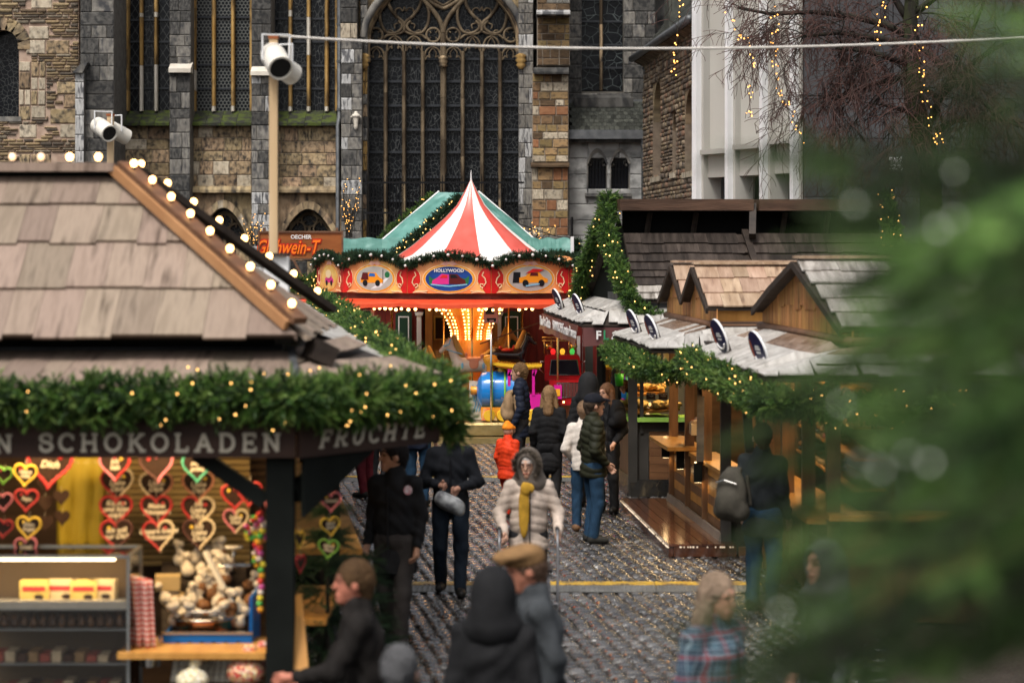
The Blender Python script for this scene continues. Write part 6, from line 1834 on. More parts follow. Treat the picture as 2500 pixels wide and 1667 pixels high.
	q = MB(); q.slab([S(2.1, 1.14), S(4.0, 1.14), S(4.0, 1.75), S(2.1, 1.75)], .006, down=(1,0,0)); prt(fl, 'pane', gl, q)
	# inside
	prt(fl, 'back_wall', M('stall_cream_wall', (.42,.33,.20), (.50,.40,.25), 2, .7), bb(1.6, 4.6, 39.2, 39.25, 0, 2.7))
	prt(fl, 'inner_wall', M('stall_grey_wall', (.16,.16,.15), (.22,.22,.21), 2, .6), bb(1.9, 4.6, 37.0, 37.05, .5, 1.72))
	prt(fl, 'ceiling', m_darkwood, bb(1.7, 4.6, 34.9, 39.2, 2.58, 2.6))
	prt(fl, 'floor', m_darkwood, bb(1.78, 4.6, 35.0, 39.2, .03, .12))
	prt(fl, 'right_wall', m_darkwood, bb(4.6, 4.65, 34.5, 39.2, 0, 2.7))
	lp = prt(fl, 'strip_lamp', m_lamp_w, bb(1.95, 3.4, 35.25, 35.33, 2.30, 2.35)); area_lamp(fl, (2.6, 35.3, 2.28), 1.4, .15, 22)
	for i in range(3): prt(fl, 'cabinet_door', M('cream_cabinet', (.62,.45,.22), rough=.5), bb(1.95+i*.36, 2.27+i*.36, 36.94, 36.98, 1.74, 2.02))
make_fl()
# bread, boards and baskets on the flammkuchen counter
def bread_tray(px, py, Y, w, label, col, n=40, seed=1):
	g = random.Random(seed); c = W(px, py, Y); t = wempty('bread_tray', (c.x, Y, c.z), label, 'tray', 'food trays in the flammkuchen window')
	q = MB(); q.slab([(c.x-w/2, Y-.22, c.z-.03), (c.x+w/2, Y-.22, c.z+.03), (c.x+w/2, Y+.22, c.z+.10), (c.x-w/2, Y+.22, c.z+.04)], .03); q.build('board', m_orange, t)
	pr = [('e', (g.uniform(-w/2, w/2), g.uniform(-.2, .2), g.uniform(.03, .08)), (.06, .05, .035)) for _ in range(n)]
	V, Q = sdf_mesh(pr, .018, .02)
	rg = np.random.default_rng(seed); V = V + rg.normal(0, .006, V.shape)
	cc = np.array(col)*rg.uniform(.65, 1.25, (len(V), 1))
	o = obj('crumble', np_mesh('crumble', V, Q, M('bread_crumb', (.8,.8,.8), (1.2,1.2,1.2), 60, .7, .5, 70, attr=True), cc, True), t, (c.x, Y, c.z+.02)); o['kind'] = 'stuff'
bread_tray(1605, 1000, 35.1, .62, 'wide tray heaped with golden crumble behind the stall glass', (.72,.48,.14))
bread_tray(1580, 958, 35.5, .5, 'flat breads stacked behind the two price boards', (.62,.36,.10), 24, 3)
bread_tray(1520, 995, 36.0, .5, 'golden pastry tray behind the side pane', (.70,.48,.12), 24, 4)
for k, (px, t2) in enumerate(((1589, 'Tomaten'), (1619, 'Brokkoli'))):
	c = W(px, 967, 34.98); o = thing1('price_board', bb(-.065, .065, 0, .01, -.05, .05), M('slate_board', (.035,.018,.014), rough=.5), ['brown PITA-BROT price board, the left of two', 'brown PITA-BROT price board, the right of two'][k], 'sign', loc=c, group='price boards in the flammkuchen window')
	for (t, z, s_) in (('PITA-BROT', .028, .026), (t2, .003, .02)): x = obj('lettering', text_mesh('lettering', t, s_, m_print), o, (0, -.003, z)); x['kind'] = 'stuff'
for k, (px, py, Y) in enumerate(((1513, 930, 35.9), (1489, 915, 37.6))):
	c = W(px, py, Y); t = wempty('bottle_crate', c, ['red brown lattice crate behind the front side pane', 'red brown lattice crate farther along the side pane'][k], 'crate', 'lattice crates on the flammkuchen counter')
	for i in range(7):
		q = brr(c+Vector((.045-.0*i, -.45+.15*i, -.14)), c+Vector((.045, -.45+.15*i, .0)), .03); q.build('slat', m_brick3, t)
	for z in (-.14, -.07, 0): q = brr(c+Vector((.04, -.5, z)), c+Vector((.04, .5, z)), .035); q.build('rail', m_brick3, t)
c = W(1512, 925, 35.4); t = wempty('plant_pot', c, 'green plant pot with dry sprigs on the side shelf', 'plant pot')
q = MB(); q.lathe([(.001,-.10),(.055,-.10),(.072,.08),(.06,.08),(.05,0)], 14, Matrix.Translation(c)); q.build('pot', M('green_plastic', (.05,.36,.02), rough=.4), t, True)
scatter('plant', SPRIGS, np.array([c])+NP.normal(0, .035, (30, 3))+[0,0,.08], NP.normal(0, .5, (30, 3))+[0,0,.8], np.full(30, .8), m_needle, t, [(.16,.14,.03), (.10,.12,.03)])
garland('fir_garland', [W(1489,478,36.5), W(1484,560,36.1), W(1488,600,35.8), W(1508,655,35.3), W(1530,715,34.9), W(1550,748,34.8), W(1590,775,34.75), W(1640,785,34.75)], .15, 'lit fir garland down the front barge of the dark roof', per=520, lights=9, seed=11, lr=.011, scale=1.3)
garland('fir_garland', [W(1489,478,36.6), W(1468,545,36.9), W(1445,610,37.4), W(1425,670,38.0), W(1412,722,38.4)], .15, 'lit fir garland down the rear barge of the dark roof', per=520, lights=9, seed=12, lr=.011, scale=1.3)
q = [W(2160, 480, 36.6), W(2175, 540, 36.0), W(2180, 600, 35.6), W(2190, 660, 35.2)]
garland('fir_garland', q, .14, 'lit fir garland at the far right end of the dark roof', per=420, lights=14, seed=13, lr=.011, scale=1.3)

# --- round signs
def disc_sign(px, py, hpx, Y, label, lean=.22):
	c = W(px, py, Y); r = hpx*Y/FPX/2
	t = empty('round_sign', c, rad(-62), label, 'sign', 'round navy signs on the stall roofs')
	t.rotation_euler = Euler((rad(20), 0, rad(-75)), 'XYZ')
	q = MB(); q.lathe([(.001, .012), (r, .012), (r, -.012), (.001, -.012)], 32, Matrix.Rotation(PI/2, 4, 'X')); q.build('disc', m_white, t, 'auto')
	q = MB(); q.lathe([(.001, 0), (r*.985, 0)], 32, Matrix.Translation((0, -.0145, 0)) @ Matrix.Rotation(PI/2, 4, 'X')); q.build('face', m_darkblue, t)
	q = MB(); q.bbox(-r*.80, -r*.62, -.019, -.016, -r*.45, r*.5); q.build('print_stripe', M('rust_print', (.35,.10,.05), rough=.5), t)
	for k, (w_, dz) in enumerate(((.42, .02), (.36, -.10), (.3, .10))): q = MB(); q.bbox(-r*w_*.6, r*w_, -.019, -.016, (dz-.035)*r*1.6, (dz+.03)*r*1.6); q.build('print_line', m_print, t)
	q = MB(); q.tube([(r*.72*math.cos(a), -.018, r*.72*math.sin(a)) for a in [rad(215+i*11) for i in range(11)]], .012, 5); q.build('print_arc', m_print, t)
	q = MB(); q.bar((.0, .03, -r*1.08), (.0, .03, r*.4), .08, .035); q.build('strut', m_darkwood, t)
disc_sign(1361, 731, 56, 38.6, 'farthest round navy sign on the flammkuchen skirt roof')
disc_sign(1411, 746, 62, 35.9, 'nearer round navy sign on the flammkuchen skirt roof')
disc_sign(1546, 787, 68, 31.6, 'round navy sign beside the lane corner of the middle stall')
disc_sign(1591, 802, 74, 29.8, 'round navy sign nearer us on the middle stall roof')
disc_sign(1757, 820, 88, 26.2, 'upright round navy sign on the near right stall roof')
disc_sign(1852, 852, 96, 24.2, 'nearest round navy sign on the right stall roof')
for k, (px, py, h, Y) in enumerate(((856, 880, 60, 24), (872, 795, 50, 31), (893, 800, 55, 29), (925, 815, 60, 27))):
	c = W(px-20, py, Y); t = empty('round_sign', c, 0, ['pale round sign seen edge on behind the left garland, lowest', 'pale round sign edge on above the left garland, leftmost', 'pale round sign edge on above the left garland, middle', 'pale round sign edge on above the left garland, rightmost'][k], 'sign', 'round signs on the left stall roof'); t.rotation_euler = (rad(14), 0, rad(84))
	r = h*Y/FPX/2; q = MB(); q.lathe([(.001, .012), (r, .012), (r, -.012), (.001, -.012)], 32, Matrix.Rotation(PI/2, 4, 'X')); q.build('disc', m_white, t, 'auto')

# --- gabled upper roofs
def gable(par, prof, length, rows, mat, wallmat, bottom, dirx=(1, .045), over=.12, two=True, seed=1, wall_w=(.10, .18)):
	"""prof: points from the front eave over the ridge to the rear eave (gable end plane); the roof runs along dirx"""
	D = Vector((dirx[0], dirx[1], 0)).normalized()*length
	prof = [Vector(p) for p in prof]; k = max(range(len(prof)), key=lambda i: prof[i].z)
	core = wempty_part('gable_roof', par)
	for i in range(len(prof)-1):
		a, b = prof[i], prof[i+1]
		if i < k: E0, T0 = a, b
		else: E0, T0 = b, a
		o = -D.normalized()*over
		q = MB(); q.slab([E0+o, E0+D, T0+D, T0+o], .03); q.build('decking', m_darkwood, core)
		nr = rows[i]
		shingles(core, E0+o, E0+D, T0+o, T0+D, [j/nr for j in range(nr+1)], (.16, .32), mat, .02, 1.15, seed*7+i, .022, .06)
		q = MB(); q.bar(E0+o*1.1+Vector((0,0,-.03)), T0+o*1.1+Vector((0,0,-.03)), .03, .07); q.build('barge_board', m_darkwood, core)
	top = prof[k]
	q = MB(); q.bar(top-D.normalized()*over+Vector((0,0,.05)), top+D+Vector((0,0,.05)), .16, .03); q.build('ridge_cap', m_cedar, core)
	# vertical cedar boards of the gable wall
	g = random.Random(seed); poly = prof
	ax = (prof[-1]-prof[0]); ax.z = 0; Lw = ax.length; ax.normalize()
	def ztop(u):
		for i in range(len(prof)-1):
			ua, ub = (prof[i]-prof[0]).dot(ax), (prof[i+1]-prof[0]).dot(ax)
			if ua <= u <= ub+1e-6: return prof[i].z + (prof[i+1].z-prof[i].z)*(u-ua)/max(ub-ua, 1e-6)
		return prof[-1].z
	base = Vector((prof[0].x, prof[0].y, 0)); nrm = Vector((-ax.y, ax.x, 0))
	if nrm.x > 0: nrm = -nrm
	u = 0.0
	while u < Lw-.01:
		w = min(g.uniform(*wall_w), Lw-u); um = u+w/2
		for lay in range(3 if ztop(um)-bottom > .45 else 1):
			zt = min(ztop(u+.01), ztop(u+w-.01)) - .01
			zb = bottom + (.30*lay + g.uniform(-.03, .03) if lay else g.uniform(0, .03))
			if zt - zb < .06: continue
			off = nrm*(.012+.014*lay)
			p = [base+ax*(u+.002)+off, base+ax*(u+w-.002)+off]
			za, zc = ztop(u+.01)-.01, ztop(u+w-.01)-.01
			q = MB(); q.add([Vector((p[0].x, p[0].y, zb)), Vector((p[1].x, p[1].y, zb)), Vector((p[1].x, p[1].y, zc)), Vector((p[0].x, p[0].y, za)),
							 Vector((p[0].x, p[0].y, zb))-nrm*.01, Vector((p[1].x, p[1].y, zb))-nrm*.01, Vector((p[1].x, p[1].y, zc))-nrm*.01, Vector((p[0].x, p[0].y, za))-nrm*.01],
							[(0,1,2,3),(7,6,5,4),(0,4,5,1),(1,5,6,2),(2,6,7,3),(3,7,4,0)])
			q.build('wall_board', wallmat, core)
		u += w
	return core, D

mid = wempty('middle_stall', (2.6, 31, 0), 'middle right stall with twin cedar gables above a pale skirt roof', 'market stall')
gable(mid, [(2.52, 29.6, 2.83), (2.41, 30.7, 3.33), (2.33, 31.5, 2.89)], 1.55, [3, 2], m_cedar, m_shing_o, 2.62, seed=3)
gable(mid, [(2.33, 31.5, 2.89), (2.244, 32.3, 3.34), (2.14, 33.2, 2.86)], 1.7, [2, 3], m_cedar, m_shing_o, 2.60, seed=4)
prt(mid, 'clerestory_wall', m_orange, bb(2.50, 4.1, 29.72, 29.76, 2.60, 2.86))
prt(mid, 'dark_wall_strip', m_darkwood, bb(2.50, 4.1, 29.66, 29.70, 2.56, 2.66))  # dark wood strip along the foot of the clerestory wall
near = wempty('near_stall', (3.4, 25.4, 0), 'near right stall with a tall cedar gable and silver shingle roof', 'market stall')
gable(near, [(3.39, 24.0, 2.76), (3.21, 25.0, 3.18), (3.11, 25.7, 3.43), (2.96, 26.7, 3.13), (2.87, 27.6, 2.87)], 3.4, [3, 2, 2, 3], m_shing_g, m_shing_o, 2.64, seed=5)

def skirt(par, F_, N_, Rr, tf, tn, tr_, seed, split=.58):
	F_, N_, Rr, tf, tn, tr_ = map(Vector, (F_, N_, Rr, tf, tn, tr_)); up = Vector((0,0,.02))
	q = MB(); q.slab([F_, N_, tn, tf], .03); q.slab([N_, Rr, tr_, tn], .03); sk = prt(par, 'skirt_roof', m_darkwood, q)
	for (a, b, c, d, s_) in ((F_, N_, tf, tn, 1), (N_, Rr, tn, tr_, 2)):
		shingles(sk, a+up, b+up, a.lerp(c, split+.06)+up, b.lerp(d, split+.06)+up, [0, 1], (.12, .2), m_shing_w, .014, 1, seed+s_, .016, .05)
		shingles(sk, a.lerp(c, split-.02)+up*.6, b.lerp(d, split-.02)+up*.6, c+up*.6, d+up*.6, [0, 1], (.2, .4), [m_brownsheet, m_brownsheet, m_shing_w], .012, 1, seed+s_+9, .004, .03)
		prt(sk, 'flashing_roll', m_beam, (lambda q: q.tube([c+Vector((0,0,.05)), d+Vector((0,0,.05))], .045, 8) or q)(MB()), True)
	return sk
skirt(mid, (1.37, 33.0, 2.365), (1.66, 28.8, 2.35), (3.6, 28.65, 2.35), (2.12, 33.2, 2.60), (2.46, 29.7, 2.58), (4.1, 29.7, 2.58), 20)
skirt(near, (2.11, 28.3, 2.34), (2.385, 22.7, 2.35), (6.6, 22.5, 2.35), (2.84, 27.7, 2.64), (3.36, 23.9, 2.60), (6.8, 24.0, 2.60), 30)

def make_mid():
	P0, P1 = Vector((2.50, 28.3, 0)), Vector((2.19, 32.8, 0))      # lane wall, near to far
	def S(t, z, off=0): p = P0.lerp(P1, t); return Vector((p.x+off, p.y, z))
	for t in (0, .33, .66, 1.0): prt(mid, 'post', m_woodpost if t else m_postg, brr(S(t, 0), S(t, 2.42), .12))
	for (a, b) in ((.02, .31), (.35, .64), (.68, .98)):
		n = 6
		for k in range(n):
			z0, z1 = .22+k*.115, .22+(k+1)*.115-.006
			q = MB(); q.slab([S(a, z0), S(b, z0), S(b, z1), S(a, z1)], .03, down=(1,0,0)); prt(mid, 'board', m_orange if k % 2 else m_woodpost, q)
	q = MB(); q.slab([S(-.01, .13, -.09), S(1.02, .13, -.09), S(1.02, .24, -.07), S(-.01, .24, -.07)], .03, down=(1,0,0)); prt(mid, 'base_trim', M('zinc_trim', (.22,.20,.17), (.30,.27,.24), 3, .35, metal=.5), q)
	q = MB(); q.slab([S(.60, 1.02, -.32), S(1.02, 1.02, -.32), S(1.02, 1.02, .15), S(.60, 1.02, .15)], .05); prt(mid, 'counter_shelf', m_orange, q)
	q = MB(); q.slab([S(.0, .96, -.05), S(.6, .96, -.05), S(.6, .96, .3), S(.0, .96, .3)], .05); prt(mid, 'counter', m_orange, q)
	prt(mid, 'brace', m_darkwood, brr(S(.36, 1.9, -.05), S(.15, 1.0, -.2), .09, .05))
	prt(mid, 'front_panel', m_darkwood, bb(2.56, 4.1, 28.35, 28.4, 0, 1.0)); prt(mid, 'post', m_postg, brr((3.2, 28.38, 0), (3.2, 28.38, 2.4), .12))
	prt(mid, 'back_wall', MATS['stall_inner_wood'], bb(4.1, 4.15, 28.4, 33.2, 0, 2.6)); prt(mid, 'end_wall', MATS['stall_inner_wood'], bb(2.4, 4.1, 33.15, 33.2, 0, 2.55))
	prt(mid, 'ceiling', m_darkwood, bb(2.3, 4.1, 28.5, 33.1, 2.44, 2.46)); prt(mid, 'floor', m_darkwood, bb(2.5, 4.1, 28.42, 33.1, .03, .13))
	for k, y in enumerate((31.8, 29.6)): prt(mid, 'strip_lamp', m_lamp_w, bb(2.65, 2.73, y-.6, y+.6, 2.30, 2.34)); area_lamp(mid, (2.75, y, 2.28), .15, 1.2, 16)
	for t, z in ((.98, .86), (.66, .84), (.31, .82)):
		p = S(t, z, -.12); w = wempty_part('wall_lamp', mid)
		q = MB(); q.box(p, (.10, .10, .24)); q.build('housing', m_blackwood, w)
		for s_ in (-1, 1): q = MB(); q.box(p+Vector((0,0,s_*.121)), (.08, .08, .004)); q.build('lens', m_lamp_w, w)
		for s_ in (-1, 1):
			ld = bpy.data.lights.new('wall_lamp_light', 'POINT'); ld.energy = .4; ld.color = (1,.65,.3); ld.shadow_soft_size = .03
			lo = bpy.data.objects.new('wall_lamp_light', ld); lnk(lo, mid); lo.location = p+Vector((.0,-.0,s_*.16))
make_mid()
def make_near():
	P0, P1 = Vector((3.08, 23.2, 0)), Vector((2.80, 28.1, 0))
	def S(t, z, off=0): p = P0.lerp(P1, t); return Vector((p.x+off, p.y, z))
	for t in (0, .27, .52, .78, 1.0): prt(near, 'post', m_woodpost, brr(S(t, 0), S(t, 2.42), .13))
	for k in range(7):
		q = MB(); z0 = .12+k*.12; q.slab([S(.0, z0), S(1, z0), S(1, z0+.114), S(0, z0+.114)], .03, down=(1,0,0)); prt(near, 'board', m_woodpost, q)
	q = MB(); q.slab([S(0, .98, -.25), S(1, .98, -.25), S(1, .98, .4), S(0, .98, .4)], .05); prt(near, 'counter', m_orange, q)
	prt(near, 'brace', m_postg, brr(S(1.0, 2.1, -.1), S(.86, .9, -.12), .10, .06))
	for k in range(4): prt(near, 'shelf', m_orange, bb(3.30, 3.62, 23.4, 28.1, 1.22+.3*k, 1.245+.3*k))
	prt(near, 'back_wall', MATS['stall_inner_wood'], bb(3.63, 3.68, 23.2, 28.2, 0, 2.6)); prt(near, 'end_wall', MATS['stall_inner_wood'], bb(2.85, 3.63, 28.15, 28.2, 0, 2.5))
	prt(near, 'ceiling', m_darkwood, bb(2.9, 6.6, 23.0, 28.2, 2.46, 2.48)); prt(near, 'front_panel', m_woodpost, bb(3.15, 6.6, 23.1, 23.15, 0, 1.0)); prt(near, 'floor', m_darkwood, bb(3.1, 6.6, 23.2, 28.1, .03, .1))
	prt(near, 'front_counter', m_orange, bb(3.0, 6.6, 22.85, 23.3, 1.0, 1.05))
	for y in (27.3, 25.3): prt(near, 'strip_lamp', m_lamp_w, bb(3.06, 3.14, y-.6, y+.6, 2.36, 2.40)); area_lamp(near, (3.1, y, 2.34), .15, 1.2, 16)
	gl = glass_mat(); q = MB(); q.slab([S(.8, 1.0, .0), S(.98, 1.0, 0), S(.98, 2.35, 0), S(.8, 2.35, 0)], .005, down=(1,0,0)); prt(near, 'pane', gl, q)
make_near()
# knitwear stacked on the shelves
KN = [(.24,.13,.06), (.12,.085,.05), (.20,.03,.05), (.30,.22,.13), (.05,.055,.08), (.16,.06,.10), (.07,.045,.035)]
gk = random.Random(9); V, Q = sdf_mesh([('c', (-.07,0,.02), (.07,0,.02), .03, .03), ('c', (-.06,.05,.022), (.06,.05,.02), .03, .03), ('c', (-.06,-.05,.02), (.06,-.05,.022), .03, .03)], .012, .02)
KM = [np_mesh('folded_knitwear', V, Q, M('knit_%d' % i, c, tuple(v*1.5 for v in c), 40, .95, .6, 60), None, True) for i, c in enumerate(KN)]
SHL = ['lowest shelf', 'second shelf', 'third shelf', 'top shelf']
for sh in range(4):
	for i in range(8):
		for k in range(gk.randint(1, 3)):
			ci = gk.randrange(7); o = obj('folded_knitwear', KM[ci], None, (3.42+gk.uniform(-.02,.02), 27.95-i*.36+gk.uniform(-.04,.04), 1.246+.3*sh+.05*k), (0, 0, PI/2+gk.uniform(-.15,.15)))
			o.scale = (1.4, 1.2, 1.0)
			tag(o, '%s folded knitwear on the %s of the near stall' % (('tan','brown','crimson','beige','navy','plum','dark brown')[ci], SHL[sh]), 'knitwear', 'folded knitwear on the stall shelves')
garland('fir_garland', [(1.35, 33.0, 2.17), (1.46, 31.2, 2.16), (1.60, 28.9, 2.15), (1.80, 28.6, 2.10), (2.08, 28.5, 2.12)], .135, 'bushy lit fir garland round the middle right stall eave', per=560, lights=13, seed=21, lr=.009, scale=1.35)
garland('fir_garland', [(2.06, 28.3, 2.26), (2.18, 26.0, 2.22), (2.30, 23.8, 2.18), (2.40, 22.6, 2.14), (3.4, 22.5, 2.08), (5.0, 22.4, 2.08)], .18, 'bushy lit fir garland round the near right stall eave', per=520, lights=15, seed=22, lr=.008, scale=1.3)
# wooden crate of goods on the shelf
c = W(1688, 1053, 31.2); t = wempty('goods_crate', c, 'pale wooden crate of small goods on the orange shelf', 'crate')
q = brr(c+Vector((-.02, -.35, .05)), c+Vector((-.02, .35, .05)), .02, .14); q.build('side', M('pale_ply', (.55,.42,.26), rough=.6), t)
q = brr(c+Vector((.2, -.35, .05)), c+Vector((.2, .35, .05)), .02, .14); q.build('side', MATS['pale_ply'], t); q = MB(); q.box(c+Vector((.09, -.36, .05)), (.24, .02, .14)); q.build('end', MATS['pale_ply'], t)
for i in range(14):
	q = MB(); q.sphere(c+Vector((gk.uniform(0,.18), gk.uniform(-.3,.3), .12)), .045, 8, 5); o = q.build('trinket', M('trinket_%d' % (i % 3), [(.30,.05,.06),(.08,.04,.05),(.32,.22,.14)][i % 3], rough=.6), None, True); tag(o, 'small dark trinket in the pale wooden crate', 'trinket', 'trinkets in the pale crate')

# --- boarded deck before the middle stall
deck = wempty('timber_deck', (2.0, 30.5, 0), 'low wet reddish timber deck edged with a bead light string', 'deck')
L0, L1, R0, R1 = Vector((1.81, 28.0, 0)), Vector((1.49, 33.1, 0)), Vector((2.60, 28.0, 0)), Vector((2.17, 33.1, 0))
m_deck = M('wet_deck_board', (.055,.018,.010), (.11,.042,.022), 2, .14, 0, 10, rnd=.3, stretch=(7,.8,1), spec=.5)
for i in range(6):
	for (ya, yb) in ((0, .42), (.424, 1)):
		a0, a1 = L0.lerp(R0, i/6+.004), L0.lerp(R0, (i+1)/6-.004); b0, b1 = L1.lerp(R1, i/6+.004), L1.lerp(R1, (i+1)/6-.004)
		z = .15 + R.uniform(-.002, .002); q = MB(); pts = [a0.lerp(b0, ya), a1.lerp(b1, ya), a1.lerp(b1, yb), a0.lerp(b0, yb)]
		q.slab([Vector((p.x, p.y, z)) for p in pts], .028); q.build('plank', m_deck, deck)
q = brr(L0+Vector((.03,.02,.06)), L1+Vector((.03,0,.06)), .05, .115); q.build('side_board', m_deck, deck); q = brr(L0+Vector((.06,.03,.06)), R0+Vector((0,.03,.06)), .05, .115); q.build('front_board', m_deck, deck)
q = brr(R0+Vector((.03,.05,.055)), R0+Vector((.55,.05,.055)), .06, .11); q.build('front_board', m_woodpost, deck)
P_, _, _ = path_samples([L1+Vector((-.01,0,.115)), L0+Vector((-.01,-.02,.115)), R0+Vector((.5,-.02,.115))], 150)
bulbs_mesh('bead_lights', P_, .011, M('bead', (.62,.58,.52), rough=.2, emit=(1,.7,.4), es=.35), deck)
# cable ramps across the lane
m_yel = M('yellow_rubber', (.50,.30,.03), (.62,.40,.05), 6, .4, .2, 40, dirt=(.16,.11,.05), dscale=4)
m_dia = M('checker_rubber', (.085,.085,.082), (.15,.15,.145), 3, .35, .3, 60)
def ramp(Y, x0, x1, label, group='yellow topped cable ramps'):
	t = wempty('cable_ramp', ((x0+x1)/2, Y, 0), label, 'cable ramp', group)
	n = max(1, int((x1-x0)/.9)); w = (x1-x0)/n
	for i in range(n):
		a, b = x0+i*w+.004, x0+(i+1)*w-.004
		q = MB(); q.prism([(-.32, .010), (-.12, .050), (-.12, .0), (-.32, 0)], a, b, Matrix(((0,1,0,0),(1,0,0,Y),(0,0,1,0),(0,0,0,1)))); s_ = q.build('ramp_segment', m_dia, t)
		q = MB(); q.prism([(.12, .050), (.32, .010), (.32, 0), (.12, 0)], a, b, Matrix(((0,1,0,0),(1,0,0,Y),(0,0,1,0),(0,0,0,1)))); q.build('ramp_segment', m_dia, t)
		q = MB(); q.bbox(a, b, Y-.1195, Y+.1195, .0, .054)
		for k in range(int(w/.05)): q.bbox(a+.01+k*.05, a+.035+k*.05, Y-.115, Y+.115, .0545, .058)
		q.build('lid', m_yel, t)
		q = MB()
		for k in range(int(w/.055)):
			for r_ in range(3): q.box((a+.03+k*.055, Y-.28+r_*.055, .0200+r_*.0110), (.032, .010, .006), (rad(11), 0, rad(40 if (k+r_) % 2 else -40)))
		o = q.build('tread_lugs', M('worn_lug', (.20,.20,.19), rough=.35), s_); o['kind'] = 'stuff'
ramp(25.45, -1.85, 2.62, 'yellow topped cable ramp across the lane, the nearer one')
ramp(37.2, -3.0, 1.30, 'yellow topped cable ramp across the lane, the farther one')
# ------------------------------------------------------------------ carousel
CX, CY = (1150-1250)*47.5/FPX, 47.5
car = wempty('carousel', (CX, CY, 0), 'childrens carousel with red and white striped cone roof and painted frieze', 'carousel')
m_cred = M('red_canvas', (.60,.075,.05), (.66,.11,.08), 3, .3, .1, 5, spec=.6)
m_cwhite = M('white_canvas', (.78,.74,.69), (.84,.80,.75), 3, .55, .1, 5)
m_frz = M('painted_frieze', (.74,.22,.06), (.80,.50,.12), 1.6, .35, lo=.35, hi=.65, c3=(.80,.36,.14), stretch=(1,1,1), coat=.3)
m_fred = M('frieze_red', (.52,.012,.012), (.62,.02,.016), 4, .3, coat=.4)
m_fgold = M('frieze_gold', (.76,.42,.08), (.82,.56,.18), 6, .35, coat=.3)
m_fcream = M('frieze_cream', (.80,.62,.36), rough=.4)
m_forange = M('frieze_orange', (.80,.28,.015), rough=.35, coat=.3)
m_pinkp = M('paint_pink', (.62,.03,.22), rough=.35); m_bluep = M('paint_blue', (.02,.12,.42), rough=.35); m_skyp = M('paint_night_sky', (.015,.07,.30), (.01,.03,.16), 3, .35)
m_greyp = M('paint_grey', (.36,.34,.31), (.45,.43,.40), 4, .4); m_blackp = M('paint_black', (.010,.010,.012), rough=.3); m_greenp = M('paint_green', (.02,.14,.05), rough=.4); m_lblue = M('paint_pale_blue', (.20,.45,.62), rough=.35)
m_maroonp = M('paint_maroon', (.10,.012,.012), rough=.3)
m_cbulb = emi('carousel_bulb', (1.0, .56, .18), 6.0)
